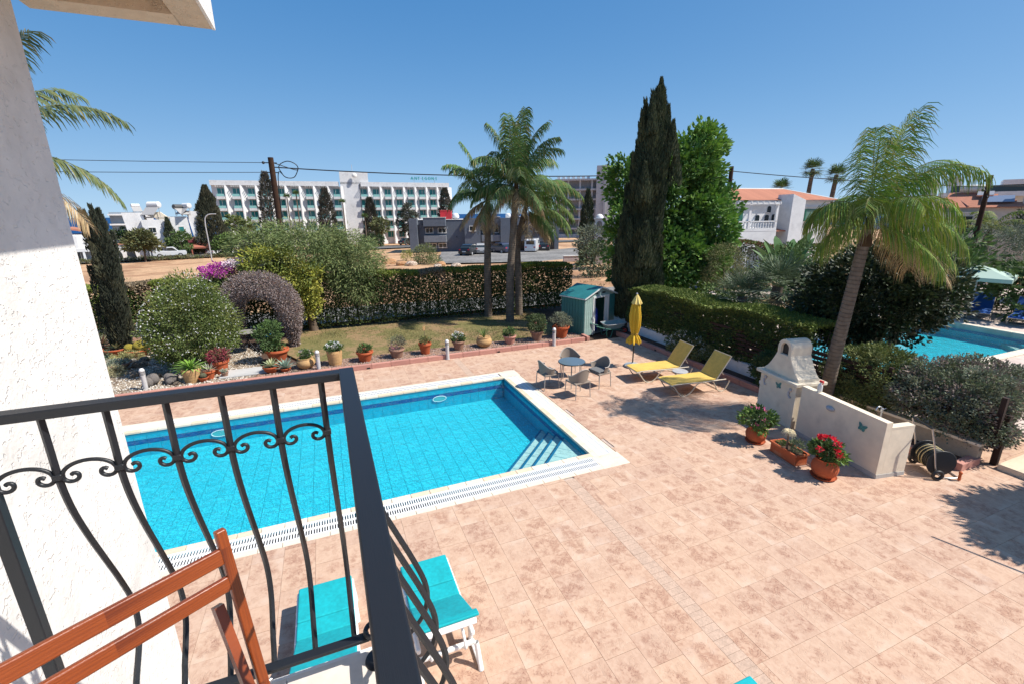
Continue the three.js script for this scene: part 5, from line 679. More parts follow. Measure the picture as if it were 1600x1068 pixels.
hedge('villa_hedge', 'mixed green hedge along the foot of the white villa', { seed: 46, a: [22.5, -25.5], b: [27.5, -18.3], w: 1.4, y0: 0, y1: 2.75, n: 11000, len: 0.15, wid: 0.1, topShare: 0.3, back: 0.15, cols: [[0.05, 0.09, 0.02], [0.08, 0.12, 0.03]], topCols: [[0.11, 0.15, 0.03], [0.20, 0.05, 0.04], [0.10, 0.14, 0.03]], wob: 0.6 });
broadTree('clipped_bush', 'dense olive-green rounded bush behind the counter', { seed: 43, limbs: [{ p: [[11.5, 0, -6.3], [11.5, 0.4, -6.3], [11.5, 0.8, -6.2]], r0: 0.05, r1: 0.02 }, { p: [[11.55, 0, -5.7], [11.5, 0.4, -5.7], [11.5, 0.8, -5.6]], r0: 0.05, r1: 0.02 }], leafs: { rc: 0.15, per: 58, len: 0.062, wid: 0.03, cols: [[0.08, 0.105, 0.025], [0.11, 0.135, 0.032], [0.15, 0.165, 0.05]], fill: 0.2, low: 0.06, tone: 0.4 }, lobes: [{ c: [11.5, 0.82, -6.65], R: [0.6, 0.74, 0.55], n: 170 }, { c: [11.55, 0.85, -5.95], R: [0.65, 0.78, 0.6], n: 190 }, { c: [11.75, 1.2, -6.2], R: [0.6, 0.45, 0.75], n: 110 }, { c: [11.35, 0.5, -6.2], R: [0.45, 0.42, 0.8], n: 90 }] }, 'bush');
broadTree('silver_bush', 'spreading silver-leaved bush over the slats at the right edge', { seed: 44, limbs: [[11.6, -5.0], [11.7, -4.3], [12.6, -4.6]].map(([x, z]) => ({ p: [[x, 0, z], [x + 0.1, 0.5, z + 0.05], [x + 0.05, 1.0, z]], r0: 0.04, r1: 0.015 })), leafs: { rc: 0.15, per: 54, len: 0.058, wid: 0.034, cols: [[0.13, 0.15, 0.095], [0.18, 0.2, 0.135], [0.10, 0.12, 0.06], [0.17, 0.13, 0.11]], fill: 0.2, low: 0.28, tone: 0.45 }, lobes: [{ c: [11.75, 1.08, -5.15], R: [0.68, 0.52, 0.52], n: 150 }, { c: [11.75, 1.08, -4.4], R: [0.7, 0.54, 0.58], n: 170 }, { c: [11.35, 0.66, -4.2], R: [0.42, 0.4, 0.5], n: 90 }, { c: [12.6, 1.12, -4.75], R: [0.85, 0.5, 0.75], n: 200 }, { c: [13.2, 1.0, -4.3], R: [0.6, 0.45, 0.6], n: 80 }, { c: [11.3, 0.85, -4.5], R: [0.42, 0.42, 0.6], n: 110 }, { c: [11.25, 0.95, -5.1], R: [0.4, 0.42, 0.45], n: 80 }, { c: [11.5, 0.7, -3.95], R: [0.3, 0.3, 0.3], n: 30 }] }, 'bush');
// ---------- garden shrubs and trees ----------
broadTree('flowering_bush', 'large rounded green bush dotted with white flowers', { seed: 51, limbs: [{ p: [[-4.15, 0, -16.8], [-4.1, 0.6, -16.75], [-4.1, 1.6, -16.75]], r0: 0.09, r1: 0.03 }], leafs: { rc: 0.26, per: 62, len: 0.085, wid: 0.032, cols: [[0.07, 0.10, 0.02], [0.095, 0.13, 0.025], [0.12, 0.14, 0.03]], fill: 0.2, low: 0.08, tone: 0.3 }, lobes: [{ c: [-4.15, 1.4, -16.75], R: [1.2, 1.18, 1.1], n: 330 }, { c: [-4.1, 2.15, -16.85], R: [0.75, 0.75, 0.75], n: 90 }, { c: [-4.2, 0.9, -16.85], R: [1.05, .7, 0.9], n: 110 }], extra: t => { const f = new Fol(512), r = f.r; for (let k = 0; k < 760; k++) { const s = onSphere(r), low = r() < 0.75, c = low ? [-4.15, 1.4, -16.75] : [-4.1, 2.15, -16.85], R = low ? 1.3 : 0.88; const x = c[0] + s[0] * R, y = c[1] + s[1] * R, z = c[2] + s[2] * R; if (y < 0.2) continue; for (let j = 0; j < 4; j++) f.leaf(x, y, z, s[0] + (r() - .5) * 2, s[1] + (r() - .5) * 2, s[2] + (r() - .5) * 2, 0.034, 0.026, [0.72, 0.71, 0.68]); } part(t, 'flowers', f.geo(), M.petal).userData.kind = 'stuff'; } }, 'bush');
broadTree('pepper_tree', 'wide light green weeping tree in front of the hedge', { seed: 52, limbs: [{ p: [[-0.75, 0, -20.5], [-0.8, 1.2, -20.6], [-0.5, 2.2, -20.9], [0.2, 3.2, -21]], r0: 0.2, r1: 0.05 }, { p: [[-0.78, 1.0, -20.55], [-1.2, 2.2, -20.7], [-1.9, 3.0, -20.8]], r0: 0.12, r1: 0.04 }], leafs: { rc: 0.45, per: 120, len: 0.14, wid: 0.03, cols: [[0.13, 0.165, 0.055], [0.10, 0.14, 0.04], [0.165, 0.19, 0.07]], fill: 0.35, up: -0.5, tone: 0.3 }, lobes: [{ c: [-0.9, 3.25, -20.9], R: [1.9, 1.05, 1.3], n: 190 }, { c: [0.9, 2.8, -20.9], R: [1.25, 1.1, 1.0], n: 110 }, { c: [1.3, 1.9, -20.6], R: [0.85, 0.8, 0.7], n: 50 }, { c: [-2.3, 3.4, -20.9], R: [1.0, 0.8, 0.8], n: 55 }] });
broadTree('yellow_bush', 'yellow-green leafy tree standing over the arbour', { seed: 53, limbs: [{ p: [[-1.3, 0, -20.1], [-1.4, 1.2, -20.1], [-1.7, 2.6, -20]], r0: 0.12, r1: 0.04 }], leafs: { rc: 0.3, per: 60, len: 0.1, wid: 0.06, cols: [[0.22, 0.23, 0.025], [0.16, 0.19, 0.03], [0.27, 0.26, 0.04]], fill: 0.3 }, lobes: [{ c: [-1.9, 2.85, -20.0], R: [0.95, 0.75, 0.7], n: 80 }, { c: [-1.0, 2.3, -19.9], R: [0.75, 0.8, 0.6], n: 55 }, { c: [-0.9, 1.5, -20.0], R: [0.55, 0.7, 0.5], n: 35 }] });
{ // the arbour: grey dried creeper over an arch
  const t = thing('arbour', 'grey-brown dried creeper arching over a garden seat', 'arbour'), f = new Fol(54), r = f.r, cols = [[0.20, 0.155, 0.145], [0.26, 0.21, 0.20], [0.15, 0.11, 0.10], [0.30, 0.25, 0.24], [0.13, 0.07, 0.05]];
  const path = [[-3.5, 0.4, -19.2], [-3.45, 1.3, -19.15], [-3.2, 2.1, -19.0], [-2.6, 2.42, -18.7], [-1.95, 2.35, -18.45], [-1.55, 2.0, -18.3], [-1.42, 1.4, -18.25], [-1.40, 0.7, -18.25], [-1.40, 0.1, -18.25]], c = new THREE.CatmullRomCurve3(path.map(p => V(...p)));
  for (let k = 0; k < 32000; k++) { const u = r(), p = c.getPoint(u), s = onSphere(r), q = 0.6 + 0.45 * r(), wide = 0.46 * (u > 0.72 ? lerp(1, 0.35, smooth(0.72, 1, u)) : 1), deep = u > 0.8 ? wide : 0.62; f.leaf(p.x + s[0] * wide * q, p.y - (u < 0.7 ? 0.14 : 0) + s[1] * (u < 0.7 ? 0.5 : 0.36) * q, p.z + s[2] * deep * q, s[0] + (r() - .5), s[1] + (r() - .5), s[2] + (r() - .5), 0.05 + 0.05 * r(), 0.022, vary(r, pick(r, cols), 0.5)); }
  part(t, 'creeper', f.geo(), M.leaf); part(t, 'stem', J([limb([[-1.42, 0, -18.2], [-1.36, 0.4, -18.25], [-1.45, 1.3, -18.25]], 0.06, 0.04, 6, 8), limb([[-1.25, 0, -18.15], [-1.34, 0.4, -18.2], [-1.42, 1.1, -18.25]], 0.045, 0.03, 6, 8), limb([[-1.5, 0, -18.3], [-1.44, 0.5, -18.28], [-1.4, 1.1, -18.25]], 0.04, 0.03, 6, 8)]), mat([0.36, 0.32, 0.3], { map: T.bark, roughness: 1 }));
  part(t, 'frame', tube(path, 0.03, 6, 40), M.iron);
}
broadTree('bougainvillea', 'bougainvillea with purple and white blooms above the arbour', { seed: 55, limbs: [{ p: [[-3.4, 0, -20.5], [-3.4, 1.2, -20.6], [-3.2, 2.2, -20.6]], r0: 0.06, r1: 0.03 }], leafs: { rc: 0.24, per: 46, len: 0.08, wid: 0.05, cols: [[0.06, 0.10, 0.02], [0.08, 0.12, 0.03]], fill: 0.2 }, lobes: [{ c: [-3.4, 2.1, -20.5], R: [1.1, 0.5, 0.5], n: 70 }, { c: [-2.3, 2.5, -20.5], R: [1.1, 0.45, 0.5], n: 60 }], extra: t => { const f = new Fol(556); clumps(f, { c: [-3.75, 2.68, -20.35], R: [0.65, 0.26, 0.4], n: 26, rc: 0.16, per: 60, len: 0.06, wid: 0.05, cols: [[0.30, 0.02, 0.24], [0.38, 0.04, 0.30]], fill: 0.3 }); part(t, 'purple_flowers', f.geo(), M.petal).userData.kind = 'stuff'; const w = new Fol(557); clumps(w, { c: [-2.5, 2.95, -20.3], R: [1.0, 0.16, 0.4], n: 32, rc: 0.15, per: 50, len: 0.06, wid: 0.05, cols: [[0.66, 0.64, 0.58], [0.6, 0.6, 0.5], [0.66, 0.5, 0.56]], fill: 0.3 }); part(t, 'white_flowers', w.geo(), M.petal).userData.kind = 'stuff'; } }, 'shrub');
broadTree('round_tree', 'dark glossy round tree beside the neighbouring pool', { seed: 56, gloss: 1, limbs: [{ p: [[13.2, 0, -7.6], [13.1, 0.6, -7.6], [13.4, 1.6, -7.6]], r0: 0.07, r1: 0.04 }, { p: [[13.3, 0, -7.4], [13.5, 0.7, -7.2], [13.8, 1.7, -7]], r0: 0.06, r1: 0.03 }, { p: [[13.15, 0, -7.7], [12.95, 0.7, -7.9], [12.9, 1.6, -8.1]], r0: 0.05, r1: 0.03 }], leafs: { rc: 0.3, per: 52, len: 0.11, wid: 0.075, cols: [[0.022, 0.038, 0.012], [0.03, 0.05, 0.014], [0.018, 0.03, 0.010]], fill: 0.3, low: 0.95 }, lobes: [{ c: [13.4, 2.5, -7.55], R: [1.2, 1.3, 1.35], n: 300 }, { c: [13.85, 2.75, -6.65], R: [0.75, 0.8, 0.7], n: 75 }, { c: [12.95, 2.3, -8.4], R: [0.8, 1.0, 0.8], n: 80 }, { c: [13.1, 1.5, -7.9], R: [0.7, 0.5, 0.7], n: 40 }] });
fanPalm('fan_palm', 'bushy fan palm with spiky leaves behind the boundary hedge', { seed: 57, base: [13.4, 0, -10.5], c: [13.45, 2.35, -10.4], r0: 0.2, r1: 0.16, leaves: 30, stalk: 0.55, R: 0.72, k: 20, w: 0.022, cols: [[0.075, 0.105, 0.055], [0.10, 0.13, 0.075], [0.055, 0.085, 0.04]], el0: -0.7, dryBelow: -0.45, droop: 0.15 });
fanPalm('fan_palm', 'lower fan palm with one dead leaf, nearest the yellow loungers', { seed: 58, base: [12.75, 0, -11.1], c: [12.7, 1.95, -11.05], r0: 0.18, r1: 0.15, leaves: 26, stalk: 0.5, R: 0.62, k: 20, w: 0.02, cols: [[0.07, 0.10, 0.05], [0.10, 0.125, 0.07], [0.05, 0.08, 0.04]], el0: -0.7, dryBelow: -0.55, droop: 0.15 });
broadTree('tan_bush', 'rounded pale olive bush behind the boundary hedge', { seed: 59, limbs: [{ p: [[15.4, 0, -14.2], [15.35, 1.2, -14.3], [15.3, 2.4, -14.4]], r0: 0.06, r1: 0.02 }], leafs: { rc: 0.25, per: 60, len: 0.09, wid: 0.02, cols: [[0.15, 0.15, 0.05], [0.19, 0.17, 0.07], [0.11, 0.12, 0.04]], fill: 0.3 }, lobes: [{ c: [15.3, 2.5, -14.4], R: [0.85, 0.9, 0.85], n: 110 }, { c: [15.2, 1.4, -14.2], R: [1, 0.8, 0.9], n: 50 }] }, 'bush');
broadTree('garden_shrub', 'leafy green shrub between the fan palms and the round tree', { seed: 60, limbs: [{ p: [[14.2, 0, -9.6], [14.3, 1, -9.6], [14.2, 2, -9.5]], r0: 0.05, r1: 0.02 }], leafs: { rc: 0.28, per: 48, len: 0.12, wid: 0.07, cols: [[0.05, 0.085, 0.02], [0.075, 0.115, 0.03]], fill: 0.3 }, lobes: [{ c: [14.3, 1.8, -9.5], R: [0.9, 1.0, 0.9], n: 80 }, { c: [16.2, 2.2, -11.8], R: [1.3, 1.3, 1.2], n: 90 }, { c: [13.6, 1.2, -12.5], R: [1.1, 1.0, 1.1], n: 60 }] }, 'shrub');
{ // broad upright leaves of a strelitzia beside the villa
  const t = thing('strelitzia', 'tall broad-leaved banana-like plant beside the villa', 'plant'), r = rng(61);
  for (let i = 0; i < 15; i++) { const f = new Fol(610 + i), az = i * 2.4, base = [23.9 + Math.cos(az) * 0.25, 0, -18.2 + Math.sin(az) * 0.25], lean = 0.16 + 0.3 * r(), top = 2.3 + 1.1 * r(), d = [Math.cos(az) * lean, 1, Math.sin(az) * lean], P = t => [base[0] + d[0] * top * t, top * t * (1 - 0.05 * t), base[2] + d[2] * top * t], s = [-Math.sin(az), 0, Math.cos(az)]; f.blade([[...P(0), ...s], [...P(0.6), ...s]], 0.05, [0.1, 0.14, 0.05]); const c = vary(r, [0.045, 0.10, 0.025], 0.4), q = []; for (let k = 0; k <= 6; k++) { const u = k / 6, p = P(0.6 + 0.62 * u); q.push([p[0] + Math.cos(az) * 0.5 * u * u, p[1] - 0.35 * u * u, p[2] + Math.sin(az) * 0.5 * u * u, ...s]); } f.blade(q, 0.42, c); part(t, 'leaf', f.geo(), M.leaf); }
}
broadTree('flower_shrub', 'low shrub with white flowers under the boundary fence', { seed: 62, limbs: [{ p: [[10.85, 0.08, -11.3], [10.85, 0.3, -11.3], [10.85, 0.5, -11.3]], r0: 0.03, r1: 0.015 }], leafs: { rc: 0.14, per: 60, len: 0.07, wid: 0.03, cols: [[0.045, 0.075, 0.016], [0.075, 0.10, 0.02], [0.16, 0.17, 0.06]], fill: 0.3, low: 0.08 }, lobes: [{ c: [10.8, 0.45, -11.5], R: [0.36, 0.4, 0.6], n: 70 }, { c: [10.8, 0.4, -10.7], R: [0.33, 0.35, 0.4], n: 40 }], extra: t => { const f = new Fol(621); clumps(f, { c: [10.75, 0.55, -11.3], R: [0.38, 0.36, 0.7], n: 60, rc: 0.05, per: 4, len: 0.04, wid: 0.03, cols: [[0.6, 0.6, 0.52]], fill: 0 }); part(t, 'flowers', f.geo(), M.petal).userData.kind = 'stuff'; } }, 'shrub');
broadTree('dark_shrub', 'dark leafy shrub beside the barbecue under the fence', { seed: 63, limbs: [{ p: [[10.85, 0.08, -8.2], [10.85, 0.3, -8.2], [10.85, 0.6, -8.2]], r0: 0.03, r1: 0.015 }], leafs: { rc: 0.15, per: 60, len: 0.08, wid: 0.035, cols: [[0.035, 0.065, 0.016], [0.05, 0.08, 0.02]], fill: 0.3, low: 0.08 }, lobes: [{ c: [10.85, 0.5, -8.2], R: [0.36, 0.5, 0.5], n: 70 }] }, 'shrub');
broadTree('olive_tree', 'grey-green olive tree behind the neighbour hedge', { seed: 64, limbs: [{ p: [[31.5, 0, -12.2], [31.4, 1.2, -12.2], [31.2, 2.4, -12.1]], r0: 0.16, r1: 0.05 }], leafs: { rc: 0.4, per: 60, len: 0.13, wid: 0.03, cols: [[0.11, 0.13, 0.085], [0.085, 0.105, 0.065], [0.15, 0.165, 0.11]], fill: 0.3 }, lobes: [{ c: [31.2, 2.6, -12.4], R: [1.5, 1.3, 1.6], n: 130 }, { c: [31.8, 2.2, -9.5], R: [1.3, 1.2, 1.4], n: 80 }] });
broadTree('evergreen_tree', 'dark evergreen at the far right edge', { seed: 65, limbs: [{ p: [[43, -0.3, -15.2], [43, 2, -15.2], [43, 4, -15.2]], r0: 0.2, r1: 0.06 }], leafs: { rc: 0.5, per: 40, len: 0.2, wid: 0.09, cols: [[0.025, 0.04, 0.016], [0.035, 0.05, 0.02]], fill: 0.3 }, lobes: [{ c: [43, 3.6, -15.0], R: [1.3, 1.7, 1.6], n: 70 }, { c: [43.5, 2.5, -13], R: [1.4, 2, 1.6], n: 60 }] });
// ---------- the two trees out of frame whose shade falls on the terrace ----------
broadTree('clipped_tree', 'clipped leafy tree just outside the right edge', { seed: 66, limbs: [{ p: [[12.4, 0, -0.8], [12.3, 1.4, -0.8], [12.2, 2.6, -0.8]], r0: 0.12, r1: 0.05 }], leafs: { rc: 0.3, per: 60, len: 0.13, wid: 0.07, cols: GREEN, fill: 0.35 }, lobes: [{ c: [12.15, 2.9, -0.85], R: [1.35, 1.0, 1.1], n: 260 }, { c: [13.4, 3.1, 0.2], R: [1.3, 1.1, 1.3], n: 170 }] });
// ---------- buildings beyond the garden ----------
M.bWhite = mat([0.76, 0.76, 0.76], { map: rep(T.dirt, 0.15), roughness: 0.95 });
M.bGrey = mat([0.13, 0.155, 0.195], { map: rep(T.dirt, 0.2), bump: rep(T.fine, 0.6), bumpScale: 0.01, roughness: 0.95 });
M.bConc = mat([0.52, 0.52, 0.53], { map: rep(T.dirt, 0.12), roughness: 1 });
M.teal = mat([0.03, 0.2, 0.2], { roughness: 0.12, specularIntensity: 1 });
M.tealRail = mat([0.25, 0.5, 0.47], { roughness: 0.15 });
M.roofTile = mat([0.47, 0.19, 0.115], { map: rep(T.mottle, 0.7), roughness: 0.95 });
M.paleTrim = mat([0.72, 0.70, 0.66], { map: rep(T.dirt, 0.3), roughness: 0.9 });
M.sand = mat([0.62, 0.56, 0.49], { map: rep(T.dirt, 0.2), roughness: 0.95 });
M.shutter = mat([0.02, 0.13, 0.08], { roughness: 0.5 });
M.redPaint = mat([0.55, 0.02, 0.03], { roughness: 0.5 });
function win(parent, x, y, z, w, h, o = {}) { // window: dark pane set in a frame, with a sill
  const p = part(parent, 'window', B(w, h, 0.06, x, y, z + 0.01), o.glass || M.glassDark), t = o.t || 0.07;
  part(p, 'frame', J([B(w + t, t, 0.12, x, y + h / 2, z + 0.03), B(t, h - t, 0.12, x - w / 2, y, z + 0.03), B(t, h - t, 0.12, x + w / 2, y, z + 0.03), ...(o.mull ? [B(t * 0.7, h - t, 0.1, x, y, z + 0.03)] : [])]), o.frame || M.paleTrim);
  part(p, 'sill', B(w + 2 * t, t * 1.3, 0.24, x, y - h / 2, z + 0.08), o.frame || M.paleTrim); return p;
}
{ // hotel with stepped balconies
  const h = thing('hotel', 'long white hotel with rows of teal balcony windows', 'building', [-21.0, -2.3, -120.3], -0.041), W = 51.8, top = 14.25;
  part(h, 'wall', J([B(25.9, top, 9, 12.95, top / 2, -4.5), B(21.2, top - 0.02, 9, 41.1, (top - 0.02) / 2, -4.5)]), M.bWhite);
  part(h, 'parapet', B(25.8, 1.0, 0.9, 12.9, top - 0.42, 0.46), M.bWhite); part(h, 'parapet', B(21.0, 1.0, 0.9, 41.2, top - 0.42, 0.46), M.bWhite);
  part(h, 'tower', J([prism([[26.2, 0.6], [30.4, 0.6], [30.4, -9], [26.2, -9]], 0, top + 0.02), B(6.3, 2.7, 9.2, 29.35, top + 0.9, -4.0)]), M.bWhite);
  const cols = []; for (let i = 0; i < 9; i++) cols.push(1.0 + i * 2.94); for (let i = 0; i < 8; i++) cols.push(30.6 + i * 2.72);
  const winG = B(1.3, 1.35, 0.1), slabG = B(1.5, 0.55, 1.3), railG = B(1.4, 0.5, 0.05), fr = J([B(0.08, 1.5, 0.1), B(1.6, 0.09, 0.1, 0, 0.73, 0)]), pg = J([0, 1, 2, 3].map(k => B(0.1, 0.16, 1.5, k * 0.42 - 0.63, 0, 0))), r = rng(2);
  cols.forEach((x, i) => {
    part(h, 'wall_fin', prism([[x + 1.4, 0.002], [x + 2.85, 0.002], [x + 1.75, 1.1], [x + 1.6, 1.1]], 0, top - 0.95), M.bWhite);
    for (let k = 0; k < 5; k++) { const y = 12.05 - k * 2.45; const w = part(h, 'window', winG, M.teal); w.position.set(x + 0.7, y, 0.03); const f = part(w, 'frame', fr, M.paleTrim); f.position.set((r() - .5) * 0.5, 0, 0.04); if (k < 4) { const s = part(h, 'balcony', slabG, M.bWhite); s.position.set(x + 0.72, y - 1.32, 0.66); const q = part(s, 'railing', railG, M.tealRail); q.position.set(0, 0.56, 0.56); } }
    const p = part(h, 'pergola', pg, M.bWhite); p.position.set(x + 0.7, 13.1, 0.78);
  });
  part(h, 'skirt', prism([[-1.6, 0], [0, 0], [0, -9], [-1.6, -9]], 0, 3), M.bWhite); part(h, 'edge_fin', extr([[0, 0], [1.9, 0], [-0.1, top - 2]], 0.4).translate(W - 0.1, 0, -2), M.bWhite);
  part(h, 'dish', new THREE.SphereGeometry(0.8, 14, 8, 0, 6.3, 0, 0.8).rotateX(1.2).translate(29.5, top + 1.3, 0.75), M.paleTrim); part(h, 'mast', bar([29.2, top + 2, -3], [29.2, top + 4.2, -3], 0.05), M.greyMetal);
}
{ // roof sign of the hotel
  const { FontLoader } = await import('three/addons/loaders/FontLoader.js'), { TextGeometry } = await import('three/addons/geometries/TextGeometry.js');
  const font = await new FontLoader().loadAsync('fonts/droid/droid_sans_bold.typeface.json'), s = thing('roof_sign', 'teal lettered sign standing on the hotel roof', 'sign', [-21.0, -2.3, -120.3], -0.041), m = mat([0.03, 0.30, 0.30], { roughness: 0.4 });
  [...'ANTIGONI'].forEach((c, i) => part(s, 'letter', new TextGeometry(c, { font, size: 0.72, depth: 0.12, curveSegments: 4 }).translate(42.4 + i * 0.83 + (c === 'I' ? 0.2 : 0), 14.95, 0.6), m));
  for (const x of [43.2, 45.6, 48.2]) part(s, 'stand', B(0.07, 0.9, 0.07, x, 14.55, 0.5), M.greyMetal); part(s, 'rail', B(6.9, 0.06, 0.06, 45.6, 15.3, 0.52), M.greyMetal);
}
{ // grey two-storey block
  const g = thing('grey_building', 'dark grey two-storey building behind the car park', 'building', [13.7, -1.75, -78.8], -0.323), W = 24.6, H = 5.45;
  part(g, 'wall', B(W, H, 8, W / 2, H / 2, -4), M.bGrey);
  const lib = mat([0.21, 0.235, 0.27], { map: rep(T.dirt, 0.2), roughness: 0.95 });
  for (const [x, w] of [[0, 1.3], [9.0, 2.6], [14.9, 1.6], [19.4, 5.2]]) part(g, 'bay', B(w, H + 0.25, 1.5, x + w / 2, (H + 0.25) / 2, 0.75), M.bGrey);
  for (const [x, w] of [[2.3, 3.6], [11.75, 3.1], [16.6, 2.7]]) { part(g, 'upper_band', B(w, 1.35, 1.3, x + w / 2, H - 0.3, 0.66), M.bGrey); part(g, 'balcony_parapet', B(w, 1.05, 1.2, x + w / 2, 2.45, 0.62), lib); part(g, 'roof_edge', B(w + 0.1, 0.07, 1.4, x + w / 2, H + 0.41, 0.66), M.paleTrim); }
  part(g, 'roof_edge', B(W + 0.1, 0.06, 8.1, W / 2, H + 0.035, -4.0), M.paleTrim);
  for (const [x, y, w, h, z, mu] of [[3.1, 3.75, 1.2, 0.8, 0, 1], [5.2, 3.75, 1.3, 0.8, 0, 1], [10.3, 4.05, 1.0, 0.8, 1.5, 0], [12.5, 3.75, 1.2, 0.8, 0, 1], [14.2, 3.75, 0.8, 0.9, 0, 0], [17.3, 3.75, 1.1, 0.8, 0, 1], [21.2, 3.9, 1.0, 0.8, 1.5, 1], [23.2, 3.9, 0.9, 0.8, 1.5, 1], [3.5, 1.3, 1.3, 0.7, 0, 1], [5.2, 1.3, 1.3, 0.7, 0, 1], [12.4, 1.4, 0.7, 0.7, 0, 0], [17.4, 1.3, 1.2, 0.9, 0, 1], [21.6, 1.4, 1.1, 0.8, 1.5, 1]]) win(g, x, y, z, w, h, { mull: mu, t: 0.1 });
  for (const [x, z] of [[14.3, 0], [18.6, 0], [23.4, 1.5]]) part(g, 'door', B(0.95, 2.1, 0.08, x, 1.05, z + 0.02), M.black);
  for (const x of [3.1, 5.3, 12.6, 17.3]) part(g, 'awning_slats', J([0, 1, 2, 3, 4].map(k => beam([x - 0.8 + k * 0.4, 4.35, 0.05], [x - 0.8 + k * 0.4, 3.95, 1.05], 0.06, 0.1))), M.bGrey);
  for (const [x, y] of [[7.6, 2.7], [8.4, 4.6], [19.2, 3.0], [2, 4.8]]) part(g, 'wall_lamp', B(0.12, 0.2, 0.15, x, y, 0.06), M.black);
  const rd = thing('roof_hut', 'small red hut on the roof of the grey building', 'hut', [20.2, 3.72, -80.2], -0.323); part(rd, 'wall', B(1.9, 1.5, 1.5, 0, 0.75, 0), M.redPaint); part(rd, 'roof', B(2.0, 0.06, 1.6, 0, 1.53, 0), mat([0.6, 0.1, 0.1])); part(rd, 'door', B(0.7, 1.1, 0.03, 0.4, 0.56, 0.76), mat([0.42, 0.02, 0.03]));
  const dm = thing('satellite_dome', 'white dome beside the red roof hut', 'dome', [21.6, 3.72, -79.2]); part(dm, 'dome', new THREE.SphereGeometry(0.62, 20, 12, 0, 6.3, 0, 1.9).translate(0, 0.45, 0), M.bWhite); part(dm, 'foot', bar([0, 0, 0], [0, 0.3, 0], 0.4), M.paleTrim);
  for (const [i, p] of [[20.9 + 5.6, -78.3], [30.2, -76.4]].entries()) { const t = thing('water_tank', ['white roof water tank between the palm trunks', 'white roof water tank above the white van'][i], 'tank', [p[0], 3.72, p[1]]); part(t, 'tank', lathe([[0, 0.95], [0.25, 0.93], [0.42, 0.82], [0.45, 0.7], [0.45, 0.15], [0, 0.15]], 20), M.bWhite); part(t, 'stand', J([B(0.08, 0.2, 0.8, -0.3, 0.1, 0), B(0.08, 0.2, 0.8, 0.3, 0.1, 0)]), M.greyMetal); }
}
{ // unfinished concrete block
  const c = thing('concrete_building', 'unfinished bare concrete block behind the palms', 'building', [68.6, -2.5, -133.4], -0.54), W = 19.0, H = 17.0;
  for (let k = 0; k < 6; k++) part(c, 'floor_slab', B(W, 0.5, 8, W / 2, H - 0.2 - k * 2.9, -3), M.bConc);
  part(c, 'back_wall', B(W - 0.6, H - 0.5, 0.4, W / 2, H / 2, -1.6), mat([0.36, 0.36, 0.37], { map: rep(T.dirt, 0.15), roughness: 1 }));
  for (let i = 0; i < 6; i++) part(c, 'column', B(0.5, H - 0.5, 0.5, 0.4 + i * 3.6, H / 2 - 0.2, 0.2), M.bConc);
  part(c, 'podium', B(W + 8, 4.5, 9, W / 2 + 2, -1.6, -3), M.bConc); part(c, 'lift_shaft', B(4.2, H + 3.6, 5, 14.6, (H + 3.6) / 2, -0.5), M.bConc); part(c, 'shaft_fin', B(0.5, H + 3.7, 2.0, 15.0, (H + 3.7) / 2, 2.4), M.bConc); part(c, 'lintel_wall', B(3, 8, 0.3, 11.0, 5, 0.5), mat([0.3, 0.3, 0.32], { roughness: 1 }));
  for (let i = 0; i < 7; i++) part(c, 'roof_unit', B(0.9, 0.7, 1, 1 + i * 1.5, H + 0.4, -1), M.bWhite);
  const w = thing('white_block', 'white apartment block between the palms and the concrete block', 'building', [45.5, -1.6, -66], -0.5); part(w, 'wall', B(5.2, 6.2, 6, 2.6, 3.1, -3), M.bWhite); part(w, 'storey_band', B(5.4, 0.25, 0.6, 2.6, 5.2, 0.2), M.paleTrim); part(w, 'end_wall', B(1.2, 5.2, 1.4, 4.6, 2.6, 0.72), mat([0.5, 0.54, 0.6], { roughness: 0.9 })); for (const [x, y] of [[1, 4.2], [2.8, 4.2], [1, 1.8], [2.8, 1.8]]) win(w, x, y, 0, 1.1, 1.0, { mull: 1 });
  const d = thing('domed_chimney', 'white domed chimney turret beside the tall cypress', 'chimney', [26.9, -0.9, -42.2], -0.56); part(d, 'shaft', B(0.95, 4.9, 0.95, 0, 2.45, 0), M.bWhite); part(d, 'cap', B(1.15, 0.1, 1.15, 0, 4.95, 0), M.bWhite); part(d, 'dome', new THREE.SphereGeometry(0.42, 18, 10, 0, 6.3, 0, 1.6).translate(0, 5.0, 0), M.bWhite); part(d, 'opening', extr((() => { const s = new THREE.Shape(); s.moveTo(-0.28, 0); s.lineTo(0.28, 0); s.lineTo(0.28, 0.4); s.absarc(0, 0.4, 0.28, 0, Math.PI, false); s.lineTo(-0.28, 0); return s; })(), 0.02).translate(0, 4.05, 0.48), mat([0.25, 0.2, 0.18]));
  const bw = thing('boundary_wall', 'low pinkish boundary wall beside the car park', 'wall', [25.5, -1.1, -47.3], -0.25); part(bw, 'wall', B(11, 0.95, 0.3, 5.5, 0.48, 0), mat([0.5, 0.42, 0.4], { map: rep(T.dirt, 0.4), roughness: 1 })); part(bw, 'coping', B(11.1, 0.07, 0.4, 5.5, 0.985, 0), M.paleTrim);
}
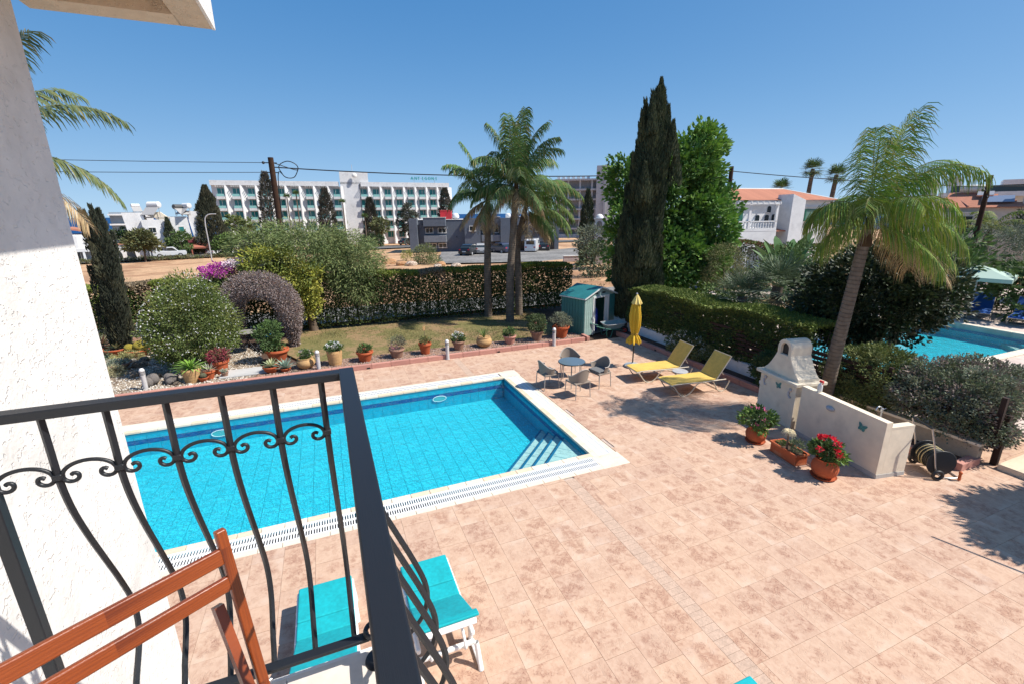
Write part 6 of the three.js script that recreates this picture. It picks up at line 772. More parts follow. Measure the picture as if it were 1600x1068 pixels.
{ // white houses on the left
  const h = thing('white_house', 'angular white house with solar heaters on its roof', 'building', [-28.2, -2.0, -91.2], 0.2), H = 7.3;
  part(h, 'wall', extr([[0.6, 0], [5.4, 0], [3.4, H], [-0.6, H]], 6).translate(0, 0, -6), M.bWhite);
  part(h, 'front_block', extr([[3.6, 2.6], [7.6, 2.6], [6.9, 6.2], [3.0, 6.2]], 1.6).translate(0, 0, 0.01), M.bWhite);
  part(h, 'roof_wall', extr([[3.2, H - 0.02], [7.0, H + 0.1], [9.0, 6.3], [7.2, 5.9]], 4).translate(0, 0, -5), mat([0.62, 0.56, 0.46], { roughness: 0.95 }));
  part(h, 'side_fin', extr([[6.9, 6.2], [7.6, 6.2], [9.6, -0.1], [8.8, -0.1]], 2.2).translate(0, 0, -0.6), M.bWhite);
  part(h, 'stair_wall', B(1.8, 6, 3, 8.7, 3, -3), mat([0.45, 0.42, 0.4], { roughness: 0.95 })); win(h, 8.6, 5.0, -1.5, 0.9, 0.7, { mull: 1 });
  part(h, 'roof_deck', B(9.4, 0.2, 4.5, 7.6, 6.55, -3.2), M.sand); part(h, 'right_block', extr([[9.0, 2.6], [13.0, 2.6], [12.6, 6.6], [8.9, 6.6]], 5).translate(0, 0, -5), M.bWhite); part(h, 'end_wall', extr([[12.6, 7.6], [15.6, 7.4], [15.8, 0], [14.0, 0]], 4).translate(0, 0, -4.5), M.bWhite); part(h, 'ground_wall', B(13.5, 2.7, 3.2, 7.2, 1.35, -4.4), mat([0.3, 0.28, 0.27], { roughness: 0.95 }));
  win(h, 1.9, 4.7, 0, 0.6, 0.45); win(h, 5.0, 4.6, 1.62, 1.5, 0.8, { mull: 1 }); win(h, 11.0, 4.6, 0, 1.1, 0.9, { glass: M.teal });
  part(h, 'red_awning', B(2.0, 0.9, 0.2, 12.4, 2.9, 0.2), mat([0.16, 0.03, 0.04])); part(h, 'porch_roof', B(4.6, 0.25, 2.5, 14.3, 1.9, 0.8, [0.25, 0, 0]), mat([0.35, 0.12, 0.08])); for (const x of [12.4, 16.2]) part(h, 'porch_column', B(0.25, 1.8, 0.25, x, 0.9, 1.8), mat([0.4, 0.12, 0.08]));
  part(h, 'canopy', B(5, 0.18, 2.4, 5.8, 2.1, 1.2), M.bWhite); for (const x of [3.6, 5.0, 6.4]) part(h, 'canopy_post', B(0.14, 2.1, 0.14, x, 1.05, 2.2), M.bWhite);
  const hg = 'solar water heaters on the white house roof', heat = (label, x, y, z, t, s, dark) => { const o = thing('solar_heater', label, 'water heater', [x, y, z], t, hg); part(o, 'tank', lathe([[0, -0.8], [0.36, -0.78], [0.42, -0.7], [0.42, 0.7], [0.36, 0.78], [0, 0.8]], 18).rotateZ(Math.PI / 2).translate(0, 1.25, 0), dark ? mat([0.08, 0.08, 0.08], { roughness: 0.5 }) : M.bWhite); part(o, 'panel', B(1.7, 0.07, 1.7, 0, 0.5, 0.85, [0.7, 0, 0]), mat([0.35, 0.34, 0.33], { roughness: 0.3 })); part(o, 'stand', J([bar([-0.6, -0.3, 0], [-0.6, 1, 0], 0.04), bar([0.6, -0.3, 0], [0.6, 1, 0], 0.04), bar([-0.6, -0.3, 1.4], [-0.6, 0.1, 1.4], 0.04), bar([0.6, -0.3, 1.4], [0.6, 0.1, 1.4], 0.04)]), M.greyMetal); o.scale.setScalar(s); };
  heat('small solar heater on the left of the white house roof', -27.0, 5.5, -92.6, 0.5, 0.7, 0); heat('big white solar heater, left roof terrace', -24.6, 5.0, -92.8, -0.4, 1.2, 0); heat('dark solar heater tank beside the tall cone tree', -21.5, 5.0, -93.2, 0.9, 0.95, 1); heat('white solar heater nearest the cone tree', -20.3, 5.1, -93.4, -0.8, 1.0, 0); h.scale.set(0.63, 1, 0.8);
  const o = thing('tiled_house', 'white house with orange tiled roof at the left edge', 'building', [-36.2, -2.0, -88.3], 0.25); part(o, 'wall', B(6.4, 4.2, 7, 3.2, 2.1, -3.5), M.bWhite); part(o, 'gable_block', extr([[-1, 0], [2.5, 0], [2.5, 4.0], [0.8, 4.8], [-1, 5.2]], 1.4), M.bWhite); part(o, 'roof', extr([[-0.4, 0], [0.2, 0.15], [5.2, -0.9], [5.1, -1.1]], 7.4).translate(1.2, 5.1, -7.2), M.roofTile); part(o, 'porch_beam', B(5, 0.5, 1.5, 4.5, 2.0, 0.75), M.bWhite); for (const x of [2.9, 6.7]) part(o, 'porch_post', B(0.25, 1.8, 0.25, x, 0.9, 1.35), M.bWhite); win(o, 3.6, 3.3, 0, 1.1, 0.4); part(o, 'shop_recess', B(2.6, 1.9, 0.1, 1.2, 0.95, 1.42), M.black);
  const sg = thing('shop_sign', 'black shop sign with a white disc on the left house', 'sign', [-35.2, 1.0, -87.2], 0.25); part(sg, 'board', B(1.0, 1.0, 0.08), M.black); part(sg, 'disc', new THREE.CylinderGeometry(0.38, 0.38, 0.05, 24).rotateX(Math.PI / 2).translate(0, 0, 0.05), mat([0.75, 0.55, 0.55]));
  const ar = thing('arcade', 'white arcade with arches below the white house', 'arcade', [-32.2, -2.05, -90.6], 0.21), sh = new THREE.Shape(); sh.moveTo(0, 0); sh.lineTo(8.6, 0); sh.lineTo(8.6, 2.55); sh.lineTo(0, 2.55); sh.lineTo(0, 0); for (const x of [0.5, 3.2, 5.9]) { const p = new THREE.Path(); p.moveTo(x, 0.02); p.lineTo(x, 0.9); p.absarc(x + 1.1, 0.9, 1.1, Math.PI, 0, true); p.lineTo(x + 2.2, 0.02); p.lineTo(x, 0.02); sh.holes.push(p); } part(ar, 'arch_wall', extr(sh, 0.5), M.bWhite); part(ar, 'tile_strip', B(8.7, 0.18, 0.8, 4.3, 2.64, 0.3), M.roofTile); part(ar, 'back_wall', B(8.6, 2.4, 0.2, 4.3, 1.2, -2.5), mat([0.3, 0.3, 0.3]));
  const gl = thing('glass_block', 'grey building with balconies behind the white house', 'building', [-39, -3, -118], 0.2); part(gl, 'wall', B(6, 8.6, 6, 3, 4.3, -3), mat([0.22, 0.26, 0.3], { roughness: 0.3 })); for (let k = 0; k < 4; k++) part(gl, 'balcony', B(5, 0.3, 1.2, 2.4, 2.4 + k * 1.9, 0.6), M.bWhite); part(gl, 'side_wall', B(0.8, 8.9, 7, 6.2, 4.45, -2.5), M.bWhite);
}
{ // villa with tiled roof
  const v = thing('white_villa', 'white villa with orange tiled hip roof and arched windows', 'building', [30.2, 0, -29.1], -0.1), W = 7.4, E = 5.55;
  part(v, 'wall', B(W, E, 5, W / 2 , E / 2, -2.5), M.bWhite);
  part(v, 'stair_block', extr([[3.55, 0], [4.45, 0], [4.45, 5.5], [3.55, 5.95]], 1.5).translate(0, 0, 0.002), M.bWhite);
  // roof: front slope of tile courses
  const slope = (y0, y1, z0, z1, x0, x1, x2, x3) => { const n = 9; for (let k = 0; k < n; k++) { const a = k / n, b = (k + 1) / n, l0 = lerp(x0, x2, a), r0 = lerp(x1, x3, a), g = B(r0 - l0, 0.05, (Math.hypot(y1 - y0, z1 - z0)) / n + 0.03, 0, 0, 0); g.rotateX(Math.atan2(y1 - y0, z0 - z1)).translate((l0 + r0) / 2, lerp(y0, y1, (a + b) / 2) + 0.02, lerp(z0, z1, (a + b) / 2)); part(v, 'tile_course', g, M.roofTile); } };
  slope(E - 0.05, E + 0.95, 0.35, -2.6, -0.35, W + 0.35, -0.1, 5.6);
  { const g = new THREE.BufferGeometry(); g.setAttribute('position', new THREE.Float32BufferAttribute([5.6, E + 0.97, -2.6, W + 0.35, E - 0.03, 0.35, W + 0.35, E - 0.03, -5.35, 5.6, E + 0.9, -2.6, W + 0.3, E - 0.1, -5.3, W + 0.3, E - 0.1, 0.3], 3)); g.setAttribute('uv', new THREE.Float32BufferAttribute([2.6, 1, 0, 0, 5, 0, 2.6, 1, 5, 0, 0, 0], 2)); g.computeVertexNormals(); part(v, 'roof_end', g, M.roofTile); } part(v, 'ridge', J([bar([-0.1, E + 0.98, -2.6], [5.6, E + 0.98, -2.6], 0.07), bar([5.6, E + 0.98, -2.6], [W + 0.35, E, 0.3], 0.06)]), M.paleTrim);
  part(v, 'eave', B(W + 0.5, 0.1, 0.3, W / 2, E - 0.08, 0.18), M.paleTrim);
  // balcony with pergola
  part(v, 'balcony_floor', B(2.75, 0.22, 1.5, 1.3, 3.22, 0.76), M.bWhite); part(v, 'porch_wall', B(2.75, 1.2, 0.2, 1.3, 2.5, 1.4), M.bWhite);
  for (const x of [0.85, 2.62]) part(v, 'column', B(0.14, 2.1, 0.14, x, 4.3, 1.42), M.bWhite); for (const x of [-0.02, 0.85, 2.62]) part(v, 'column', B(0.2, 3.2, 0.2, x, 1.6, 1.38), M.bWhite);
  for (let k = 0; k < 8; k++) part(v, 'pergola_beam', B(0.07, 0.12, 1.7, 0.0 + k * 0.38, 5.32, 0.82), M.bWhite); part(v, 'pergola_edge', B(2.85, 0.14, 0.1, 1.3, 5.24, 1.6), M.bWhite);
  const bl = lathe([[0, 0], [0.035, 0], [0.05, 0.12], [0.028, 0.25], [0.05, 0.4], [0.03, 0.5], [0, 0.5]], 8); for (let k = 0; k < 15; k++) { const o = part(v, 'baluster', bl, M.bWhite); o.position.set(0.05 + k * 0.178, 3.33, 1.42); } part(v, 'handrail', B(2.75, 0.08, 0.14, 1.3, 3.87, 1.42), M.bWhite);
  part(v, 'shutter', B(0.42, 1.5, 0.05, 0.55, 4.1, 0.03), M.shutter); part(v, 'shutter', B(0.3, 1.5, 0.05, 1.12, 4.1, 0.03), M.shutter);
  const arch = (x, y, w, h, z) => { const s = new THREE.Shape(); s.moveTo(-w / 2, 0); s.lineTo(w / 2, 0); s.lineTo(w / 2, h - w / 2); s.absarc(0, h - w / 2, w / 2, 0, Math.PI, false); s.lineTo(-w / 2, 0); const p = part(v, 'arched_window', extr(s, 0.03).translate(x, y, z), M.glassDark); part(p, 'sill', B(w + 0.14, 0.06, 0.14, x, y - 0.03, z + 0.05), M.paleTrim); };
  arch(2.28, 3.85, 0.26, 0.5, 0.02); arch(2.92, 3.85, 0.26, 0.5, 0.02); arch(3.02, 4.55, 0.24, 0.5, 0.02); arch(3.38, 3.9, 0.22, 0.5, 0.02);
  part(v, 'porch_roof', B(1.6, 0.08, 1.2, 3.4, 3.15, 0.62, [0.12, 0, 0]), M.roofTile); arch(3.4, 1.2, 0.95, 1.55, 0.02);
  win(v, 6.0, 4.3, 0, 0.75, 0.9, { frame: M.shutter, glass: mat([0.12, 0.22, 0.18], { roughness: 0.3 }) }); part(v, 'cornice', B(2.9, 0.1, 0.15, 5.9, 4.95, 0.08), M.paleTrim);
  part(v, 'glazing', B(0.9, 1.1, 0.05, 0.45, 1.9, 0.03), M.glassDark); part(v, 'glazing', B(1.5, 1.1, 0.05, 1.75, 1.9, 0.03), mat([0.2, 0.22, 0.22], { roughness: 0.2 }));
}
scene.getObjectByName('white_villa').scale.set(1.48, 1, 1);
{ // beige house with solar panels on the far right
  const b = thing('beige_house', 'beige house with orange roof and solar panels behind the pole', 'building', [44.6, 0, -21.6], -1.14), W = 4.4, E = 4.75;
  part(b, 'wall', B(W, E, 5, W / 2, E / 2, -2.5), M.sand); part(b, 'wing', B(2.1, E - 0.3, 1.3, 1.0, (E - 0.3) / 2, 0.652), M.sand);
  const n = 7; for (let k = 0; k < n; k++) { const a = (k + 0.5) / n, w = lerp(W + 0.6, 2.2, a), g = B(w, 0.05, 2.75 / n + 0.04); g.rotateX(0.42).translate(lerp(W / 2, 1.3, a), E + a * 1.1 + 0.03, 0.35 - a * 2.5); part(b, 'tile_course', g, M.roofTile); }
  part(b, 'solar_panel', B(1.7, 0.05, 1.1, 2.9, E + 0.62, -0.55, [0.42, 0, 0]), mat([0.16, 0.2, 0.28], { roughness: 0.1, specularIntensity: 1 })); part(b, 'solar_panel', B(0.9, 0.05, 0.7, 2.2, E + 1.05, -1.3, [0.42, 0, 0]), mat([0.3, 0.3, 0.32], { roughness: 0.12 }));
  part(b, 'heater_tank', lathe([[0, -0.7], [0.25, -0.68], [0.28, 0], [0.25, 0.68], [0, 0.7]], 14).rotateZ(Math.PI / 2).translate(1.4, E + 1.45, -2.0), M.paleTrim);
  part(b, 'hip_ridge', bar([0.4, E + 0.95, -2.0], [1.4, E + 0.1, 0.3], 0.06), mat([0.25, 0.1, 0.07]));
  const dr = part(b, 'balcony_door', B(0.55, 2.1, 0.05, 1.5, 3.1, 1.32), M.glassDark); part(dr, 'grille', J([0, 1, 2, 3].map(k => B(0.5, 0.04, 0.04, 1.5, 2.3 + k * 0.5, 1.36))), M.teal); win(b, 2.6, 3.6, 0, 0.6, 1.0);
  const ch = part(b, 'chimney', B(0.75, 2.6, 0.75, 4.55, 5.0, -0.5), M.sand); part(ch, 'chimney_cap', J([B(0.95, 0.08, 0.95, 4.55, 6.55, -0.5), ...[-.3, 0, .3].map(d => B(0.12, 0.26, 0.7, 4.55 + d, 6.4, -0.5))]), M.roofTile);
  part(b, 'garden_wall', B(6, 2.2, 0.3, 6.5, 1.1, -0.6), M.sand);
  const m = thing('modern_building', 'pale flat-roofed building behind the beige house', 'building', [66, 0, -36], -1.14); part(m, 'wall', B(20, 6.0, 6, 12, 3.0, -3), M.paleTrim); for (const [y, x, w] of [[6.2, 3, 16], [7.4, 8, 18]]) part(m, 'roof_slab', B(w, 0.5, 5, x + w / 2, y, -1.5), M.bWhite); part(m, 'glazing', B(14, 0.7, 0.1, 11, 6.8, 0), M.glassDark); for (const x of [2.2, 4.2]) part(m, 'fin', B(1.2, 1.9, 2, x, 7.2, -1), M.bWhite);
  const gs = thing('green_shed', 'green metal shed at the far right edge', 'shed', [33.2, 0, -11.6], -1.2); part(gs, 'wall', B(2.6, 2.1, 2, 1.3, 1.05, -1), mat([0.03, 0.14, 0.13], { roughness: 0.5 })); part(gs, 'roof', B(2.8, 0.08, 2.2, 1.3, 2.14, -1), M.greyMetal); part(gs, 'trim', B(0.08, 2.1, 0.08, 0, 1.05, 0.02), M.paleTrim);
}
// ---------- poles and wires ----------
{
  const wd = mat([0.22, 0.12, 0.075], { map: T.bark, roughness: 1 });
  const pole = (label, x, z, y0, y1, r) => { const p = thing('utility_pole', label, 'pole', [x, 0, z], 0, 'wooden utility poles'); part(p, 'post', limb([[0, y0, 0], [0.01, (y0 + y1) / 2, 0], [0, y1, 0]], r, r * 0.75, 12, 8), wd); for (const y of [y1 - 0.25, y1 - 0.7]) { part(p, 'insulator', J([bar([-0.35, y, 0], [0.25, y, 0], 0.025), new THREE.SphereGeometry(0.07, 10, 8).translate(-0.35, y, 0)]), M.black); } return p; };
  const a = pole('wooden utility pole with a cable loop before the hotel', -1.95, -26.9, -0.4, 7.45, 0.17), lp = []; for (let i = 0; i <= 40; i++) { const t = i / 40 * 6.28 * 1.6; lp.push([0.75 + Math.cos(t) * (0.42 + 0.05 * Math.sin(3 * t)), 6.9 + Math.sin(t) * 0.4, 0.05 * Math.sin(2 * t)]); } part(a, 'cable_loop', tube([[0.1, 7.2, 0], ...lp, [0.3, 6.8, 0], [0.12, 4, 0.1]], 0.022, 6, 120), M.black);
  const b = pole('wooden utility pole behind the bright green tree', 21.7, -20.7, -0.3, 7.1, 0.15), c = pole('wooden utility pole in front of the beige house', 30.3, -13.05, 0, 6.25, 0.13); part(c, 'cable_loop', tube([[0, 6.1, 0], [-0.35, 5.9, 0.2], [-0.5, 5.5, 0.3], [-0.2, 5.2, 0.2], [0, 5.4, 0]], 0.02, 6, 40), M.black);
  const wire = (label, p, q, sag, r) => { const pts = []; for (let i = 0; i <= 12; i++) { const t = i / 12; pts.push([lerp(p[0], q[0], t), lerp(p[1], q[1], t) - sag * 4 * t * (1 - t), lerp(p[2], q[2], t)]); } tag(part(scene, 'overhead_wire', tube(pts, r, 5, 40), M.black), label, 'wire', 'overhead wires'); };
  wire('thick overhead wire crossing before the hotel to the green tree', [-1.9, 7.0, -26.9], [21.7, 6.85, -20.7], 0.35, 0.028); wire('overhead wire from the green tree towards the beige house', [21.7, 6.85, -20.7], [30.3, 5.7, -13.05], 0.1, 0.022); wire('overhead wire leaving the right edge', [30.3, 5.75, -13.05], [38, 5.9, -3], 0.2, 0.02);
  wire('upper thin wire running left from the looped pole', [-2.3, 7.2, -26.9], [-40, 8.1, -32], 0.3, 0.014); wire('lower thin wire running left from the looped pole', [-2.3, 6.75, -26.9], [-40, 7.3, -31], 0.3, 0.014);
  const l = thing('street_lamp', 'tall curved street lamp beside the cone tree', 'lamp', [-14.85, -1.55, -76.6]); part(l, 'post', tube([[0, 0, 0], [0, 3, 0], [0, 5.2, 0], [0.12, 6.0, 0], [0.5, 6.4, 0], [1.0, 6.5, 0]], 0.075, 8, 30), M.greyMetal); part(l, 'lamp_head', RB(0.6, 0.12, 0.22, 0.05, 1.2, 6.5, 0), M.greyMetal);
}
// ---------- parked cars ----------
function car(label, pos, turn, color, o = {}) { // local: +x forward, wheels on y 0
  const c = thing(o.name || 'parked_car', label, o.cat || 'car', pos, turn, 'vehicles parked beyond the garden'), L = o.L || 4.2, W = 1.75, paint = mat(color, { roughness: 0.3, clearcoat: 0.6 });
  const prof = o.van ? [[-2.2, 0.35], [-2.25, 0.9], [-2.2, 1.85], [-2.0, 1.95], [1.1, 1.95], [1.6, 1.3], [2.2, 1.05], [2.3, 0.7], [2.25, 0.35]] : [[-2.05, 0.35], [-2.1, 0.7], [-2.0, 0.98], [2.0, 0.9], [2.1, 0.65], [2.05, 0.35]];
  part(c, 'body', extr(prof.map(([x, y]) => [x * L / 4.2, y]), W - 0.1, 0.05).translate(0, 0, -(W - 0.1) / 2), paint);
  if (!o.van) { const cab = o.suv ? [[-1.95, 0.97], [-1.85, 1.5], [-1.6, 1.6], [0.5, 1.6], [1.2, 0.95]] : o.pick ? [[-0.3, 0.97], [-0.25, 1.5], [0.5, 1.52], [1.15, 0.95]] : [[-1.6, 0.97], [-1.1, 1.42], [-0.7, 1.47], [0.4, 1.47], [1.15, 0.94]]; part(c, 'roof', extr(cab, W - 0.4, 0.05).translate(0, 0, -(W - 0.4) / 2), paint); part(c, 'side_glass', extr(cab.map(([x, y]) => [x * 0.88 - 0.02, 1.0 + (y - 0.97) * 0.82]), W - 0.26, 0.01).translate(0, 0, -(W - 0.26) / 2), M.glassDark); part(c, 'windscreen', beam([cab[cab.length - 1][0] + 0.04, 0.98, 0], [cab[cab.length - 2][0] + 0.06, cab[cab.length - 2][1] - 0.05, 0], W - 0.42, 0.03), M.glassDark); part(c, 'rear_glass', beam([cab[0][0] - 0.05, 1.05, 0], [cab[1][0] - 0.05, cab[1][1] - 0.04, 0], W - 0.42, 0.03), M.glassDark); }
  else { part(c, 'side_glass', J([B(0.9, 0.5, W + 0.02, 0.75, 1.5, 0)]), M.glassDark); part(c, 'rear_glass', B(0.02, 0.5, 1.2, -2.28, 1.5, 0), M.glassDark); }
  for (const x of [-1.3, 1.3]) for (const s of [-1, 1]) { const w = part(c, 'wheel', new THREE.CylinderGeometry(0.32, 0.32, 0.2, 20).rotateX(Math.PI / 2).translate(x * L / 4.2, 0.32, s * (W / 2 - 0.08)), M.black); part(w, 'rim', new THREE.CylinderGeometry(0.19, 0.19, 0.02, 16).rotateX(Math.PI / 2).translate(x * L / 4.2, 0.32, s * (W / 2 + 0.03)), M.greyMetal); }
  for (const s of [-1, 1]) { part(c, 'tail_light', B(0.05, 0.18, 0.25, (o.van ? -2.28 : -2.1) * L / 4.2, 0.85, s * 0.65), M.redPaint); part(c, 'headlight', B(0.05, 0.12, 0.3, 2.09 * L / 4.2, 0.72, s * 0.6), M.paleTrim); } part(c, 'plate', B(0.03, 0.12, 0.5, (o.van ? -2.32 : -2.17) * L / 4.2, 0.6, 0), M.bWhite);
}
const cy = -0.98; // level of the car park surface
car('black car parked with its tail to the garden', [19.2, groundY(19.2, -63.6) + 0.26, -63.6], 0.9, [0.012, 0.012, 0.013]); car('silver car half hidden by the left palm trunk', [21.6, groundY(21.6, -65.2) + 0.26, -65.2], 1.2, [0.4, 0.39, 0.38]); car('dark blue car between the palm trunks', [24.6, groundY(24.6, -65.4) + 0.26, -65.4], 1.9, [0.02, 0.03, 0.07]); car('dark red car behind the middle palm trunk', [27.0, groundY(27.0, -66.2) + 0.26, -66.2], 1.2, [0.12, 0.02, 0.02]); car('white van parked before the grey building', [29.9, groundY(29.9, -65.6) + 0.26, -65.6], 1.0, [0.75, 0.75, 0.75], { van: 1, name: 'white_van', cat: 'van' }); car('black car beside the white van', [32.8, groundY(32.8, -67.4) + 0.26, -67.4], 1.1, [0.01, 0.01, 0.012]);
car('white pickup on the road at the left', [-22.2, -1.42, -86.8], 0.2, [0.62, 0.64, 0.66], { pick: 1 }); car('white car under the reddish porch roof', [-16.6, -1.95, -93.2], 0.9, [0.72, 0.72, 0.7]); car('red car parked before the hotel', [20.3, -2.05, -108.5], 0.6, [0.35, 0.02, 0.04], { suv: 1 }); car('dark green car beside the red car', [17.6, -2.0, -106.5], 0.7, [0.02, 0.05, 0.05]);
// ---------- boundary fence and low wall on the right ----------
{
  const f = thing('slat_fence', 'brown horizontal slat fence on a low white wall under the hedge', 'fence'), br = [mat([0.10, 0.04, 0.025], { map: T.bark, roughness: 0.8 }), mat([0.13, 0.055, 0.03], { map: T.bark, roughness: 0.8 })], r = rng(8);
  part(f, 'low_wall', B(0.16, 0.42, 6.9, 11.12, 0.21, -11.5), M.white); part(f, 'low_wall', B(0.16, 0.4, 4.1, 11.12, 0.2, -5.95), mat([0.42, 0.34, 0.26], { map: rep(T.dirt, 0.8), bump: rep(T.stucco, 1.5), bumpScale: 0.004, roughness: 1 })); part(f, 'wall_coping', B(0.22, 0.05, 4.12, 11.12, 0.426, -5.95), M.cream);  // second stretch painted darker beige for the shade on it and brown soil
  for (let k = 0; k < 6; k++) for (let j = 0; j < 6; j++) { if (j === 5 && k > 3) continue; const z0 = -14.9 + j * 1.85; part(f, 'slat', B(0.025, 0.085, 1.82, 11.14, 0.66 + k * 0.125, z0 + 0.92), br[r() < 0.5 ? 0 : 1]); } for (let j = 0; j <= 6; j++) part(f, 'post', B(0.08, 1.0, 0.08, 11.19, 0.9, -14.9 + j * 1.85), br[0]);
  const g = thing('gate_post', 'brown wooden gate post at the end of the grey hedge', 'post', [11.42, 0, -3.78]); part(g, 'post', RB(0.1, 1.0, 0.1, 0.008, 0, 0.5, 0), br[1]); part(g, 'cap', RB(0.12, 0.03, 0.12, 0.008, 0, 1.015, 0), br[0]);
  struct('garden_step', 'pale stone step at the right gate', RB(3.2, 0.13, 0.5, 0.01, 12.85, 0.05, -3.42).rotateY(0.0), M.coping);
}
// ---------- potted plants ----------
const POTS = {
  classic: [[0, 0], [0.62, 0], [0.66, 0.04], [0.9, 0.8], [1.0, 0.8], [1.02, 0.84], [1.02, 1.0], [0.92, 1.0], [0.88, 0.9], [0, 0.88]],
  urn: [[0, 0], [0.55, 0], [0.62, 0.04], [0.92, 0.28], [1.02, 0.5], [0.96, 0.74], [0.78, 0.92], [0.84, 0.96], [0.84, 1.0], [0.74, 1.0], [0.7, 0.92], [0, 0.88]],
  round: [[0, 0], [0.5, 0], [0.6, 0.03], [0.95, 0.3], [1.03, 0.52], [0.95, 0.74], [0.72, 0.9], [0.72, 0.94], [0.82, 1.0], [0.72, 1.0], [0.62, 0.93], [0, 0.9]],
  barrel: [[0, 0], [0.78, 0], [0.82, 0.03], [0.84, 0.2], [0.88, 0.22], [0.88, 0.4], [0.92, 0.42], [0.92, 0.6], [0.96, 0.62], [0.97, 0.8], [1.0, 0.82], [1.0, 1.0], [0.92, 1.0], [0.9, 0.9], [0, 0.88]],
  bowl: [[0, 0], [0.5, 0], [0.56, 0.06], [0.85, 0.5], [0.95, 0.8], [1.02, 0.82], [1.02, 1.0], [0.93, 1.0], [0.88, 0.85], [0, 0.78]],
};
M.clayPale = mat([0.86, 0.82, 0.76], { map: T.clay, roughness: 0.9, bump: rep(T.fine, 3), bumpScale: 0.002, }); M.clayPale.color.setRGB(0.95, 1.1, 1.2);
M.clayOchre = mat([0.56, 0.34, 0.15], { map: rep(T.mottle, 2), bump: rep(T.fine, 3), bumpScale: 0.002, roughness: 0.85 });
M.clayDark = mat([0.34, 0.19, 0.13], { map: rep(T.mottle, 2), roughness: 0.9 });
function potted(label, pos, shape, R, H, m, o = {}) {
  const p = thing('potted_plant', label, 'potted plant', pos, o.turn || 0, o.group), pot = part(p, 'pot', lathe(POTS[shape].map(([x, y]) => [x * R, y * H]), 30), m);
  part(p, 'soil', lathe([[0, H * 0.885], [R * (shape === 'round' ? 0.64 : shape === 'urn' ? 0.7 : 0.86), H * 0.88], [0, H * 0.87]], 20), M.soil);
  if (o.saucer) part(p, 'saucer', lathe([[0, 0.012], [R * 0.85, 0.012], [R * 0.95, 0.035], [R, 0.035], [R * 0.88, -0.004], [0, -0.004]], 26), m);
  if (o.leaves) { const f = new Fol(o.seed); for (const l of o.leaves) clumps(f, { fill: 0.3, low: H * 0.85, ...l, c: [l.c?.[0] ?? 0, H + (l.c?.[1] ?? 0.1), l.c?.[2] ?? 0] }); part(p, 'foliage', f.geo(), M.leaf); }
  if (o.flowers) { const f = new Fol(o.seed + 9); for (const l of o.flowers) clumps(f, { fill: 0.1, up: 0.4, ...l, c: [l.c?.[0] ?? 0, H + (l.c?.[1] ?? 0.1), l.c?.[2] ?? 0] }); const m2 = part(p, 'flowers', f.geo(), M.petal); m2.userData.kind = 'stuff'; }
  if (o.spikes) for (const s of o.spikes) { const r = rng(o.seed + 3); for (let k = 0; k < s.n; k++) { const f = new Fol(o.seed * 7 + k), az = k * 2.4, el = lerp(s.el0 ?? 0.35, 1.35, k / s.n), L = s.L * (0.75 + 0.4 * r()), d = [Math.cos(el) * Math.cos(az), Math.sin(el), Math.cos(el) * Math.sin(az)], sd = [-Math.sin(az), 0, Math.cos(az)], q = []; for (let i = 0; i <= 4; i++) { const t = i / 4; q.push([(s.x || 0) + d[0] * L * t + d[0] * 0.2 * L * t * t, H * 0.9 + d[1] * L * t - (s.droop || 0.1) * L * t * t, (s.z || 0) + d[2] * L * t, ...sd]); } f.blade(q, s.w, vary(r, pick(r, s.cols), 0.35)); part(p, 'leaf', f.geo(), M.leaf); } }
  if (o.more) o.more(p, H); return p;
}
